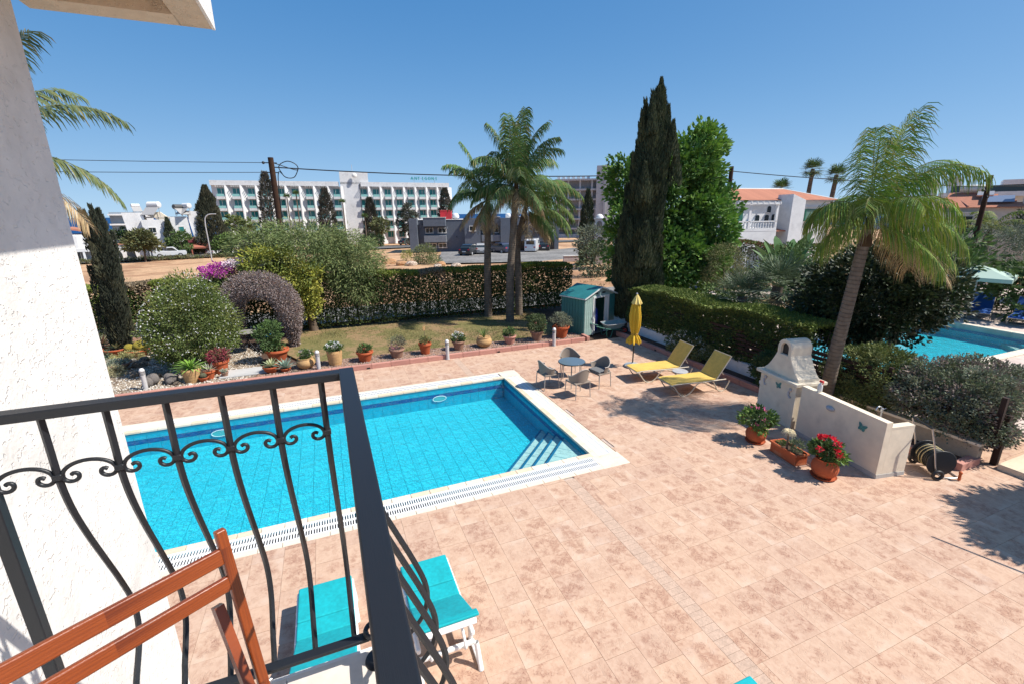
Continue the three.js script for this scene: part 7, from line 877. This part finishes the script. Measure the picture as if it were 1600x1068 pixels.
{
  const row = 'terracotta pots lined up along the kerb', z = -15.15, gl = { rc: 0.07, per: 34, len: 0.06, wid: 0.03, cols: GREEN };
  potted('rounded pale clay urn with pink and white blooms beside a bollard', [-0.92, 0.07, z], 'urn', 0.27, 0.34, M.clayOchre, { group: row, seed: 1, leaves: [{ ...gl, R: [0.17, 0.12, 0.17], n: 26 }], flowers: [{ c: [0, 0.16, 0], R: [0.16, 0.08, 0.16], n: 22, rc: 0.03, per: 8, len: 0.03, wid: 0.03, cols: [[0.6, 0.42, 0.42], [0.6, 0.55, 0.5]] }] });
  potted('tall ochre barrel pot full of white flowers', [-0.05, 0.07, z], 'barrel', 0.24, 0.48, M.clayOchre, { group: row, seed: 2, leaves: [{ ...gl, R: [0.23, 0.12, 0.23], n: 34 }], flowers: [{ c: [0, 0.16, 0], R: [0.22, 0.1, 0.22], n: 50, rc: 0.03, per: 10, len: 0.032, wid: 0.03, cols: [[0.72, 0.72, 0.68]] }] });
  potted('terracotta pot with small red flowers beyond the railing corner', [0.87, 0.07, z], 'classic', 0.27, 0.33, M.terracotta, { group: row, seed: 3, leaves: [{ ...gl, R: [0.2, 0.1, 0.2], n: 24 }], flowers: [{ c: [0, 0.14, 0], R: [0.16, 0.06, 0.16], n: 8, rc: 0.03, per: 8, len: 0.03, wid: 0.03, cols: [[0.45, 0.03, 0.04]] }] });
  potted('terracotta pot with a twiggy greyish shrub', [1.9, 0.07, z], 'classic', 0.26, 0.3, M.clayDark, { group: row, seed: 4, leaves: [{ rc: 0.1, per: 30, len: 0.06, wid: 0.02, cols: [[0.10, 0.11, 0.06], [0.14, 0.12, 0.09]], c: [0.02, 0.2, 0], R: [0.22, 0.2, 0.2], n: 30 }], flowers: [{ c: [-0.1, 0.1, 0.1], R: [0.12, 0.06, 0.1], n: 8, rc: 0.03, per: 8, len: 0.03, wid: 0.025, cols: [[0.4, 0.12, 0.2]] }] });
  potted('footed terracotta pot with a sparse stem and a stake', [2.86, 0.07, z], 'classic', 0.22, 0.38, M.terracotta, { group: row, seed: 5, leaves: [{ ...gl, R: [0.2, 0.08, 0.2], n: 12, cols: [[0.16, 0.14, 0.04], [0.09, 0.11, 0.03]] }], more: (p, H) => { part(p, 'stake', bar([0, H * 0.85, 0], [0.01, H + 0.5, 0], 0.008), M.bark); part(p, 'tag', B(0.09, 0.14, 0.02, 0.0, H + 0.5, 0.01), M.clayOchre); } });
  potted('small terracotta pot with white flowers right of the middle bollard', [4.05, 0.07, z], 'classic', 0.23, 0.33, M.clayDark, { group: row, seed: 6, leaves: [{ ...gl, R: [0.2, 0.12, 0.2], n: 30 }], flowers: [{ c: [-0.03, 0.2, 0], R: [0.18, 0.1, 0.18], n: 26, rc: 0.035, per: 9, len: 0.035, wid: 0.03, cols: [[0.7, 0.7, 0.7]] }] });
  potted('pale wide clay pot with bright green upright leaves', [5.0, 0.07, z], 'urn', 0.28, 0.36, M.clayOchre, { group: row, seed: 7, spikes: [{ n: 26, L: 0.42, w: 0.02, el0: 0.7, cols: [[0.06, 0.12, 0.025], [0.09, 0.15, 0.03]] }] });
  potted('red clay pot with low foliage in the middle of the row', [6.0, 0.07, z], 'classic', 0.24, 0.3, M.kerb2, { group: row, seed: 8, leaves: [{ ...gl, R: [0.2, 0.14, 0.2], n: 26 }] });
  potted('weathered clay pot with a leafy shrub, second from the shed', [7.1, 0.07, z], 'classic', 0.25, 0.36, M.clayDark, { group: row, seed: 9, leaves: [{ rc: 0.12, per: 40, len: 0.075, wid: 0.04, cols: [[0.05, 0.08, 0.025], [0.075, 0.10, 0.035]], c: [0, 0.28, 0], R: [0.3, 0.28, 0.3], n: 46 }], flowers: [{ c: [0.1, 0.3, 0.1], R: [0.22, 0.2, 0.2], n: 6, rc: 0.03, per: 6, len: 0.03, wid: 0.03, cols: [[0.5, 0.15, 0.12]] }] });
  potted('large terracotta pot with grey-green lavender beside the shed', [8.12, 0.07, z], 'classic', 0.33, 0.46, M.terracotta, { group: row, seed: 10, spikes: [{ n: 46, L: 0.6, w: 0.012, el0: 0.55, cols: [[0.15, 0.165, 0.12], [0.12, 0.14, 0.09], [0.19, 0.2, 0.16]] }], leaves: [{ rc: 0.12, per: 40, len: 0.07, wid: 0.02, cols: [[0.14, 0.155, 0.10], [0.11, 0.125, 0.08]], c: [0, 0.22, 0], R: [0.34, 0.25, 0.34], n: 50 }] });
}
{ // pots by the barbecue
  const gl = { rc: 0.1, per: 36, len: 0.08, wid: 0.045, cols: [[0.07, 0.13, 0.025], [0.10, 0.17, 0.03], [0.055, 0.10, 0.02]] };
  potted('round terracotta pot with pink flowers before the barbecue', [8.04, 0.004, -6.22], 'round', 0.2, 0.34, M.terracotta, { seed: 20, saucer: 1, leaves: [{ ...gl, c: [0, 0.16, 0], R: [0.26, 0.21, 0.26], n: 38 }], flowers: [{ c: [-0.02, 0.23, 0], R: [0.26, 0.2, 0.26], n: 22, rc: 0.03, per: 9, len: 0.038, wid: 0.035, cols: [[0.6, 0.12, 0.26], [0.62, 0.4, 0.45]] }] });
  potted('round terracotta pot with bright red geraniums before the counter', [8.04, 0.004, -4.75], 'round', 0.215, 0.38, M.terracotta, { seed: 21, saucer: 1, leaves: [{ ...gl, c: [0.03, 0.12, 0], R: [0.21, 0.16, 0.21], n: 28 }], flowers: [{ c: [0, 0.22, 0], R: [0.23, 0.18, 0.23], n: 18, rc: 0.045, per: 30, len: 0.045, wid: 0.04, cols: [[0.55, 0.012, 0.03], [0.62, 0.02, 0.04], [0.42, 0.008, 0.03]] }] });
  const t = thing('planter_box', 'long terracotta planter with a thin cactus between the round pots', 'planter', [8.03, 0.0, -5.46], 1.4);
  const wall = (w, h, d, x, y, z) => part(t, 'side', B(w, h, d, x, y, z), M.terracotta); wall(0.62, 0.2, 0.025, 0, 0.125, 0.125); wall(0.62, 0.2, 0.025, 0, 0.125, -0.125); wall(0.025, 0.2, 0.222, 0.2975, 0.125, 0); wall(0.025, 0.2, 0.222, -0.2975, 0.125, 0);
  part(t, 'rim', J([B(0.66, 0.035, 0.03, 0, 0.235, 0.143), B(0.66, 0.035, 0.03, 0, 0.235, -0.143), B(0.03, 0.035, 0.256, 0.315, 0.235, 0), B(0.03, 0.035, 0.256, -0.315, 0.235, 0)]), M.terracotta); part(t, 'base', B(0.6, 0.03, 0.24, 0, 0.03, 0), M.terracotta); part(t, 'tray', J([B(0.7, 0.012, 0.32, 0, 0.01, 0), B(0.7, 0.03, 0.012, 0, 0.02, 0.16), B(0.7, 0.03, 0.012, 0, 0.02, -0.16)]), mat([0.3, 0.2, 0.16]));
  part(t, 'soil', B(0.57, 0.02, 0.22, 0, 0.205, 0), M.soil);
  const f = new Fol(88); clumps(f, { c: [-0.16, 0.36, 0], R: [0.1, 0.14, 0.08], n: 16, rc: 0.05, per: 40, len: 0.05, wid: 0.012, cols: [[0.10, 0.13, 0.06], [0.08, 0.11, 0.05]] }); clumps(f, { c: [0.2, 0.23, 0.02], R: [0.08, 0.04, 0.07], n: 10, rc: 0.03, per: 40, len: 0.03, wid: 0.015, cols: [[0.07, 0.12, 0.03]] }); part(t, 'foliage', f.geo(), M.leaf);
  part(t, 'stem', limb([[0.0, 0.2, -0.05], [0.0, 0.4, -0.06], [0.01, 0.58, -0.06]], 0.022, 0.016, 8, 6), M.bark); const w = new Fol(89), r = w.r; for (let k = 0; k < 70; k++) { const a = k * 2.4, d = [Math.cos(a), Math.sin(a)], q = []; for (let i = 0; i <= 5; i++) { const u = i / 5; q.push([0.01 + d[0] * 0.14 * u, 0.58 + 0.08 * Math.sin(u * 2.2) - 0.13 * u * u * (0.7 + 0.5 * r()), -0.06 + d[1] * 0.14 * u, -d[1], 0, d[0]]); } w.blade(q, 0.006, [0.5, 0.42, 0.26]); } part(t, 'dry_leaves', w.geo(), M.leaf);
}
{ // cactus corner
  const sp = (n, L, w, cols, el0 = 0.3) => [{ n, L, w, cols, el0 }], grey = [[0.22, 0.25, 0.19], [0.28, 0.29, 0.22], [0.17, 0.2, 0.14]], gp = 'pots of the cactus corner';
  potted('ochre ribbed pot with a bright green fern', [-3.98, 0.05, -15.25], 'barrel', 0.25, 0.4, M.clayOchre, { group: gp, seed: 30, spikes: [{ n: 60, L: 0.5, w: 0.03, el0: 0.25, droop: 0.35, cols: [[0.11, 0.22, 0.02], [0.15, 0.27, 0.03]] }] });
  potted('terracotta pot with a dark red leafy succulent', [-3.36, 0.05, -15.75], 'classic', 0.27, 0.42, M.terracotta, { group: gp, seed: 31, leaves: [{ rc: 0.1, per: 44, len: 0.07, wid: 0.03, cols: [[0.24, 0.03, 0.05], [0.16, 0.03, 0.035], [0.13, 0.09, 0.04]], c: [0, 0.15, 0], R: [0.28, 0.17, 0.28], n: 40 }] });
  potted('small terracotta pot with a pale spiky aloe', [-3.56, 0.05, -15.3], 'classic', 0.16, 0.25, M.terracotta, { group: gp, seed: 32, spikes: sp(22, 0.3, 0.022, [[0.33, 0.3, 0.24], [0.26, 0.26, 0.2]]) });
  potted('tiny terracotta pot with a round cactus beside the fern', [-3.68, 0.05, -15.1], 'bowl', 0.13, 0.13, M.terracotta, { group: gp, seed: 33, more: (p, H) => part(p, 'cactus', new THREE.SphereGeometry(0.09, 20, 14).scale(1, 0.95, 1).translate(0, H + 0.05, 0), mat([0.22, 0.22, 0.12], { map: rep(T.fine, 3), bump: rep(T.fine, 4), bumpScale: 0.02 })) });
  potted('tiny clay pot near the grey slab', [-3.16, 0.05, -15.25], 'classic', 0.1, 0.17, M.clayDark, { group: gp, seed: 34, leaves: [{ rc: 0.04, per: 24, len: 0.04, wid: 0.02, cols: grey, R: [0.07, 0.05, 0.07], n: 14, c: [0, 0.03, 0] }] });
  potted('big terracotta pot with a leafy shrub at the arbour', [-1.8, 0.05, -16.35], 'classic', 0.36, 0.42, M.terracotta, { group: gp, seed: 35, leaves: [{ rc: 0.15, per: 46, len: 0.085, wid: 0.045, cols: GREEN, c: [-0.15, 0.4, -0.05], R: [0.38, 0.42, 0.35], n: 60 }] });
  potted('terracotta bowl of striped agave left of the railing corner', [-1.9, 0.05, -15.15], 'bowl', 0.24, 0.22, M.terracotta, { group: gp, seed: 36, spikes: sp(30, 0.3, 0.035, [[0.3, 0.32, 0.16], [0.2, 0.26, 0.13], [0.42, 0.40, 0.24]]) });
  potted('blue-green agave rosette beside the agave bowl', [-1.5, 0.05, -15.05], 'bowl', 0.16, 0.14, M.terracotta, { group: gp, seed: 37, spikes: sp(34, 0.36, 0.035, [[0.17, 0.24, 0.18], [0.21, 0.28, 0.22]]) });
  potted('terracotta bowl with two golden barrel cacti', [-6.38, 0.05, -19.0], 'bowl', 0.36, 0.24, M.terracotta, { group: gp, seed: 38, more: (p, H) => { for (const [x, r] of [[-0.22, 0.15], [0.1, 0.21]]) part(p, 'cactus', new THREE.SphereGeometry(r, 24, 16).scale(1, 0.9, 1).translate(x, H + r * 0.5, 0), mat([0.50, 0.40, 0.05], { bump: rep(T.fine, 6), bumpScale: 0.04, map: rep(T.mottle, 4) })); } });
  potted('wide terracotta bowl of mixed succulents with an orange stone', [-7.1, 0.05, -19.4], 'bowl', 0.4, 0.26, M.terracotta, { group: gp, seed: 39, spikes: sp(36, 0.35, 0.05, [[0.2, 0.26, 0.13], [0.3, 0.28, 0.16]]), more: (p, H) => part(p, 'stone', new THREE.IcosahedronGeometry(0.13, 1).scale(0.8, 1.3, 0.4).translate(0.05, H + 0.08, -0.1), mat([0.5, 0.24, 0.06], { roughness: 1 })) });
  potted('low terracotta bowl of grey pebbly succulents', [-6.5, 0.05, -17.4], 'bowl', 0.42, 0.24, M.clayDark, { group: gp, seed: 40, leaves: [{ rc: 0.08, per: 30, len: 0.05, wid: 0.03, cols: grey, R: [0.32, 0.05, 0.32], n: 50, c: [0, 0.0, 0] }] });
  potted('terracotta pot with thin grey stalks behind the barrel cacti', [-6.9, 0.05, -20.2], 'classic', 0.3, 0.34, M.clayDark, { group: gp, seed: 41, spikes: sp(30, 0.42, 0.02, grey, 0.8) });
  potted('terracotta bowl of spiny succulents next to the slim cypress', [-6.2, 0.05, -20.0], 'bowl', 0.34, 0.22, M.terracotta, { group: gp, seed: 42, spikes: sp(40, 0.26, 0.02, grey, 0.5) });
  potted('reddish aloe clump in a clay bowl beside the left wall', [-7.9, 0.05, -20.6], 'bowl', 0.34, 0.2, M.clayDark, { group: gp, seed: 43, spikes: sp(44, 0.5, 0.04, [[0.28, 0.14, 0.1], [0.2, 0.2, 0.12], [0.3, 0.2, 0.14]]) });
  const tuft = (label, x, z, R, cols, seed) => { const t = thing('succulent_tuft', label, 'plant', [x, 0.05, z]), f = new Fol(seed); clumps(f, { c: [0, 0.1, 0], R: [R, 0.16, R], n: 60, rc: 0.07, per: 40, len: 0.06, wid: 0.012, cols, low: 0.0 }); part(t, 'foliage', f.geo(), M.leaf); };
  tuft('yellowish low succulent tuft before the barrel cacti', -6.55, -18.6, 0.42, [[0.34, 0.32, 0.14], [0.27, 0.27, 0.1]], 71); tuft('small dry succulent tuft by the left wall', -6.35, -16.8, 0.25, [[0.36, 0.33, 0.2], [0.28, 0.26, 0.14]], 72); tuft('green bromeliad tuft under the slim cypress', -7.5, -18.9, 0.4, [[0.10, 0.16, 0.09], [0.15, 0.2, 0.13]], 73);
  const gc = thing('grey_cactus', 'cluster of grey rounded cacti beside the bollard', 'cactus', [-4.75, 0.05, -15.35]), r = rng(55); const cm = mat([0.27, 0.24, 0.22], { map: rep(T.mottle, 3), bump: rep(T.fine, 4), bumpScale: 0.03, roughness: 1 }); for (let k = 0; k < 11; k++) { const s = 0.09 + 0.06 * r(); part(gc, 'cactus', new THREE.IcosahedronGeometry(s, 3).scale(1, 1.25, 1).translate((r() - .5) * 0.6, s * 0.8 + r() * 0.12, (r() - .5) * 0.35), cm); }
  const rk = mat([0.36, 0.33, 0.30], { map: T.gravel, bump: rep(T.fine, 2), bumpScale: 0.03, roughness: 1 }); const labels = ['pale rock beside the yellowish tuft', 'grey rock in front of the low bowl', 'white stone beside the agave rosette', 'small rock near the fern pot', 'round rock at the gravel edge by the wall', 'flat rock behind the grey cactus']; [[-6.0, -18.2, 0.16], [-5.95, -17.6, 0.2], [-1.25, -14.9, 0.1], [-4.35, -15.1, 0.1], [-5.7, -16.4, 0.15], [-5.1, -16.1, 0.14]].forEach(([x, z, s], i) => { const g = new THREE.IcosahedronGeometry(s, 2), p = g.attributes.position, n = fbm(3, 3, i + 60); for (let k = 0; k < p.count; k++) { const q = 0.75 + 0.5 * n(p.getX(k) * 1.7 + 0.5, p.getY(k) * 1.7 + p.getZ(k)); p.setXYZ(k, p.getX(k) * q, p.getY(k) * q * 0.7, p.getZ(k) * q); } g.computeVertexNormals(); const o = part(scene, 'rock', g, rk); o.position.set(x, 0.05 + s * 0.3, z); tag(o, labels[i], 'rock', 'rocks in the cactus corner'); });
  // bistro table and blue chairs under the arbour
  const bt = thing('bistro_table', 'small folding table in the shade of the arbour', 'table', [-2.85, 0.05, -18.0]); part(bt, 'top', lathe([[0, 0.72], [0.36, 0.72], [0.37, 0.71], [0.36, 0.69], [0, 0.69]], 26), mat([0.25, 0.24, 0.22], { roughness: 0.5 })); for (const a of [0.4, 2.0, 3.54, 5.14]) part(bt, 'leg', bar([Math.cos(a) * 0.3, 0, Math.sin(a) * 0.3], [-Math.cos(a) * 0.2, 0.7, -Math.sin(a) * 0.2], 0.012), M.iron);
  [['folding chair with a blue cushion left of the bistro table', -3.5, -17.9, 1.5], ['folding chair with a blue cushion right of the bistro table', -2.2, -18.0, -1.5]].forEach(([l, x, z, t]) => { const c = thing('bistro_chair', l, 'chair', [x, 0.05, z], t, 'blue cushioned chairs under the arbour'); part(c, 'seat', lathe([[0, 0.47], [0.2, 0.47], [0.21, 0.45], [0.2, 0.44], [0, 0.44]], 20), M.iron); part(c, 'cushion', new THREE.SphereGeometry(0.22, 20, 12).scale(1, 0.22, 1).translate(0, 0.5, 0), mat([0.01, 0.14, 0.26], { roughness: 0.9 })); part(c, 'backrest', tube([[-0.18, 0.45, -0.2], [-0.18, 0.85, -0.26], [0, 0.9, -0.27], [0.18, 0.85, -0.26], [0.18, 0.45, -0.2]], 0.012, 8, 24), M.iron); for (const s of [-1, 1]) { part(c, 'leg', bar([s * 0.19, 0, 0.22], [s * 0.18, 0.46, -0.18], 0.011), M.iron); part(c, 'leg', bar([s * 0.19, 0, -0.25], [s * 0.18, 0.44, 0.18], 0.011), M.iron); } });
}
// ---------- far vegetation ----------
function farTree(name, label, cat, x, z, trunkR, lobes, cols, o = {}) { const y = groundY(x, z), f = new Fol(o.seed), t = thing(name, label, cat, [0, 0, 0], 0, 'trees beyond the garden'); for (const l of lobes) clumps(f, { fill: 0.3, rc: l.rc ?? 0.45, per: o.per ?? 30, len: o.len ?? 0.42, wid: o.wid ?? 0.2, cols, ...l, c: [x + (l.dx || 0), y + l.y, z + (l.dz || 0)] }); if (trunkR) part(t, 'trunk', limb([[x, y - 0.1, z], [x + 0.1, y + lobes[0].y * 0.5, z], [x, y + lobes[0].y, z]], trunkR, trunkR * 0.5, 8, 8), M.bark); part(t, 'crown', f.geo(), M.leaf); return t; }
const PINE = [[0.085, 0.095, 0.03], [0.12, 0.12, 0.04], [0.065, 0.08, 0.028]], DARK = [[0.03, 0.042, 0.018], [0.045, 0.055, 0.024]], MID = [[0.055, 0.095, 0.022], [0.08, 0.125, 0.03]];
cypress('cone_tree', 'broad dark cone-shaped conifer before the hotel', { seed: 81, base: [-17.6, -1.9, -94.4], top: [-17.4, 9.3, -94.4], prof: [[0, 1.0], [0.06, 2.3], [0.2, 2.5], [0.5, 1.9], [0.8, 0.9], [1, 0.1]], n: 8000, len: 0.5, wid: 0.22, cols: [[0.035, 0.04, 0.02], [0.06, 0.058, 0.03]], tr: 0.25 });
farTree('umbrella_pine', 'umbrella-shaped pine standing before the arcade', 'pine tree', -24.0, -81.6, 0.14, [{ y: 3.0, R: [1.9, 1.1, 1.6], n: 60 }, { y: 3.6, dx: 0.2, R: [1.2, 0.9, 1.1], n: 30 }, { y: 2.5, dx: -1.2, R: [0.9, 0.7, 0.8], n: 16 }, { y: 2.5, dx: 1.2, R: [1.0, 0.7, 0.8], n: 16 }], PINE, { seed: 82 });
farTree('leafy_tree', 'light green roundish tree before the white house', 'tree', -21.2, -89.3, 0.12, [{ y: 2.4, R: [1.4, 1.6, 1.2], n: 50 }], MID, { seed: 83 }); farTree('leafy_tree', 'bright green tree beside the street lamp', 'tree', -14.6, -86.7, 0.12, [{ y: 1.9, R: [1.5, 1.5, 1.2], n: 50 }], [[0.08, 0.13, 0.025], [0.06, 0.11, 0.02]], { seed: 84 });
cypress('small_cypress', 'small pointed cypress against the white house', { seed: 85, base: [-22.6, 0.5, -90.5], top: [-22.7, 4.4, -90.5], prof: [[0, 0.5], [0.3, 0.65], [0.7, 0.4], [1, 0.05]], n: 1500, len: 0.3, wid: 0.14, cols: DARK, tr: 0.1 });
farTree('green_tree', 'dense green tree behind the arcade', 'tree', -31.0, -96.5, 0.15, [{ y: 3.0, R: [2.4, 1.7, 1.5], n: 60 }, { y: 3.5, dx: 2, R: [1.4, 1.2, 1.2], n: 25 }], [[0.045, 0.085, 0.02], [0.06, 0.11, 0.02]], { seed: 86 });
farTree('round_pine', 'rounded green pine before the hotel, right of the cone tree', 'pine tree', -14.6, -103, 0.2, [{ y: 4.8, R: [2.4, 1.9, 1.8], n: 80 }], [[0.08, 0.11, 0.025], [0.11, 0.13, 0.03]], { seed: 87 });
[['tall sparse araucaria beside the looped utility pole', -9.6, -111, 15.3, 1.7], ['slim dark conifer left of the hotel tower', 1.5, -112, 12.3, 1.6], ['slim conifer behind the small hotel palms', 10.6, -111, 10.3, 1.3], ['dark conifer at the right end of the hotel', 27.3, -108.6, 12.4, 1.6]].forEach(([l, x, z, H, R], i) => cypress('araucaria', l, { seed: 90 + i, base: [x, groundY(x, z), z], top: [x, groundY(x, z) + H, z], prof: [[0, 0.4], [0.25, R], [0.6, R * 0.85], [0.85, R * 0.45], [1, 0.06]], n: 3200, len: 0.6, wid: 0.2, upw: 0.35, cols: [[0.05, 0.05, 0.035], [0.10, 0.09, 0.07]], tr: 0.2, lf: 3 }));
farTree('dark_pine', 'spreading dark pine left of the grey building', 'pine tree', 18.0, -105.8, 0.25, [{ y: 5.2, R: [2.4, 2.2, 1.8], n: 60 }, { y: 7.4, R: [1.2, 1.6, 1.1], n: 26 }, { y: 3.4, dx: 0.6, R: [2.6, 1.2, 1.8], n: 34 }], [[0.04, 0.045, 0.03], [0.06, 0.06, 0.04]], { seed: 95 });
farTree('lollipop_tree', 'round-headed olive-brown tree before the hotel', 'tree', 11.7, -103.3, 0.16, [{ y: 4.6, R: [1.7, 1.7, 1.5], n: 60 }], PINE, { seed: 96 }); farTree('round_shrub', 'dark round shrub below the hotel, left of the drive', 'shrub', 9.3, -97.6, 0, [{ y: 1.2, R: [2.0, 1.5, 1.5], n: 60 }], [[0.035, 0.06, 0.02], [0.05, 0.08, 0.025]], { seed: 97 });
[['small slender palm before the hotel tower', 4.8, -107.9, 9.3, 0.9], ['small slender palm in front of the olive-brown tree', 7.9, -94.7, 6.1, 0.8], ['left of two small palms before the hotel', -6.0, -111, 10.5, 0.9], ['right of two small palms before the hotel', -4.2, -111.6, 11.2, 0.9]].forEach(([l, x, z, H, R], i) => fanPalm('hotel_palm', l, { group: 'small palms before the hotel', seed: 100 + i, base: [x, groundY(x, z), z], c: [x, groundY(x, z) + H, z], r0: 0.16, r1: 0.11, leaves: 14, stalk: 0.35 * R, R: 0.85 * R, k: 10, w: 0.07, cols: MID, el0: -0.4 }));
fanPalm('tall_fan_palm', 'taller of two fan palms above the villa roof', { seed: 105, base: [49.9, 0, -36.8], c: [50.0, 9.0, -36.6], r0: 0.3, r1: 0.2, leaves: 30, stalk: 0.55, R: 0.85, k: 14, w: 0.05, cols: [[0.05, 0.085, 0.025], [0.07, 0.11, 0.03]], el0: -0.8 }); fanPalm('tall_fan_palm', 'shorter fan palm right of the taller one', { seed: 106, base: [50.9, 0, -34.9], c: [51.3, 8.3, -34.8], r0: 0.3, r1: 0.2, leaves: 30, stalk: 0.55, R: 0.85, k: 14, w: 0.05, cols: [[0.05, 0.085, 0.025], [0.07, 0.11, 0.03]], el0: -0.8 }); fanPalm('low_fan_palm', 'fan palm top just showing above the villa ridge', { seed: 107, base: [47.6, 0, -38.5], c: [47.8, 7.1, -38.4], r0: 0.3, r1: 0.2, leaves: 22, stalk: 0.5, R: 0.85, k: 12, w: 0.05, cols: MID, el0: -0.2 });
featherPalm('young_palm', 'young light green palm before the beige house', { seed: 108, trunk: [[35.2, 0, -14.6], [35.2, 1.5, -14.6], [35.2, 3.2, -14.6]], r0: 0.2, r1: 0.16, crown: [35.2, 3.5, -14.6], n: 26, ll: 0.5, lw: 0.03, hang: 0.5, cols: [[0.10, 0.15, 0.03], [0.14, 0.17, 0.04]], fronds: [0, 40, 80, 120, 160, 200, 240, 280, 320].map((a, i) => [a, 30 + (i % 3) * 18, 1.7, 1.7]) });
farTree('scrub_bush', 'feathery green scrub bush at the edge of the car park', 'bush', 11.3, -55.9, 0, [{ y: 0.9, R: [1.3, 1.1, 1.0], n: 50 }, { y: 0.4, dx: 0.8, dz: 1.5, R: [0.6, 0.6, 0.6], n: 16 }], [[0.10, 0.125, 0.045], [0.13, 0.15, 0.06]], { seed: 110, len: 0.35, wid: 0.05, per: 44 }); farTree('scrub_bush', 'small yellow-green scrub bush left of the grey building', 'bush', 10.0, -61.2, 0, [{ y: 0.6, R: [0.7, 0.6, 0.6], n: 20 }], [[0.2, 0.2, 0.04]], { seed: 111, len: 0.25, wid: 0.06 });
cypress('slim_cypress', 'slim cypress right of the lawn palms', { seed: 112, base: [25.8, -0.9, -42.8], top: [25.8, 6.8, -42.8], prof: [[0, 0.6], [0.3, 0.85], [0.7, 0.5], [1, 0.05]], n: 3500, len: 0.3, wid: 0.12, cols: DARK, tr: 0.12 }); farTree('silver_tree', 'grey-green oleander-like tree left of the tall cypress', 'tree', 24.4, -39, 0.12, [{ y: 2.9, R: [1.9, 1.3, 1.4], n: 80 }, { y: 2.4, dx: 1.6, dz: 1, R: [1.3, 1.3, 1.2], n: 40 }], [[0.085, 0.105, 0.06], [0.13, 0.145, 0.10]], { seed: 113, len: 0.3, wid: 0.09, rc: 0.35 });
farTree('lower_shrub', 'dark shrub mass below the grey-green tree', 'shrub', 21.5, -33.5, 0, [{ y: 1.4, R: [1.8, 1.4, 1.2], n: 60 }], [[0.05, 0.075, 0.03], [0.08, 0.1, 0.05]], { seed: 114, len: 0.28, wid: 0.1 });
farTree('dry_shrub', 'yellowish dry shrub between the villa and the leaning palm', 'shrub', 23.5, -14.5, 0.05, [{ y: 2.2, R: [1.2, 1.3, 1.1], n: 60 }, { y: 1.4, dx: 1.5, dz: 1.5, R: [1.5, 1.2, 1.2], n: 60 }], [[0.20, 0.18, 0.05], [0.14, 0.15, 0.04], [0.10, 0.13, 0.03]], { seed: 115, len: 0.3, wid: 0.06 }); farTree('garden_tree', 'green tree behind the leaning palm', 'tree', 27.0, -12.5, 0.1, [{ y: 2.6, R: [1.8, 1.5, 1.5], n: 70 }, { y: 1.6, dx: 1, dz: 3, R: [1.5, 1.3, 1.4], n: 50 }], MID, { seed: 116, len: 0.3, wid: 0.12 });
// roadside scrub and rubble
{ const f = new Fol(120), r = f.r; for (let k = 0; k < 380; k++) { const t = r(), x = lerp(-60, 8, t), z = -76 - 10 * t + (r() - .5) * 3 - (t > .4 ? 3 : 0), y = groundY(x, z) + 0.1, s = 0.25 + 0.4 * r(), c = pick(r, [[0.08, 0.085, 0.03], [0.11, 0.10, 0.05], [0.05, 0.07, 0.025]]); for (let i = 0; i < 22; i++) { const d = onSphere(r); f.leaf(x + d[0] * s, y + Math.abs(d[1]) * s * 0.8, z + d[2] * s, d[0], Math.abs(d[1]) + 0.4, d[2], 0.3, 0.14, vary(r, c, 0.4)); } }
  for (let k = 0; k < 260; k++) { const a = lerp(-0.62, 0.62, r()), R = 27 + 45 * r() * r(), x = R * Math.sin(a + 0.1), z = -R * Math.cos(a + 0.1); if (x > 14 && z < -44) continue; const y = groundY(x, z) + 0.15, s = 0.1 + 0.2 * r(); for (let i = 0; i < 14; i++) { const d = onSphere(r); f.leaf(x + d[0] * s, y, z + d[2] * s, d[0], 1.2, d[2], 0.22, 0.04, vary(r, [0.22, 0.18, 0.09], 0.5)); } }
  tag(part(scene, 'scrub', f.geo(), M.leaf), 'dry scrub and weeds along the road and field', 'scrub', null, 'stuff');
  const rp = rng(121), m = [mat([0.72, 0.68, 0.66], { map: T.gravel, roughness: 1 }), mat([0.8, 0.74, 0.68], { map: T.sand, roughness: 1 })]; const L = ['pale boulder on the sand left of the car park', 'boulder beside the scrub bush', 'small boulder near the lane', 'rubble heap boulder below the dark shrub', 'flat pale boulder before the car park', 'brown boulder in the rubble']; [[9.2, -54.5, 0.5], [12.4, -52.8, 0.4], [11.6, -50.5, 0.35], [7.3, -58.5, 0.7], [13.4, -49.5, 0.4], [8.3, -55.5, 0.5]].forEach(([x, z, s], i) => { const g = new THREE.IcosahedronGeometry(s, 2), p = g.attributes.position, n = fbm(3, 3, i + 160); for (let k = 0; k < p.count; k++) { const q = 0.6 + 0.8 * n(p.getX(k) * 0.5 + 0.5, p.getY(k) * 0.5 + p.getZ(k) * 0.4); p.setXYZ(k, p.getX(k) * q * 1.3, p.getY(k) * q * 0.7, p.getZ(k) * q); } g.computeVertexNormals(); const o = part(scene, 'boulder', g, m[i % 2]); o.position.set(x, groundY(x, z) + s * 0.15, z); tag(o, L[i], 'boulder', 'boulders on the sandy plot'); }); }
scene.traverse(o => { if (o.isMesh) { o.castShadow = o.receiveShadow = true; } });
renderer.render(scene, camera);
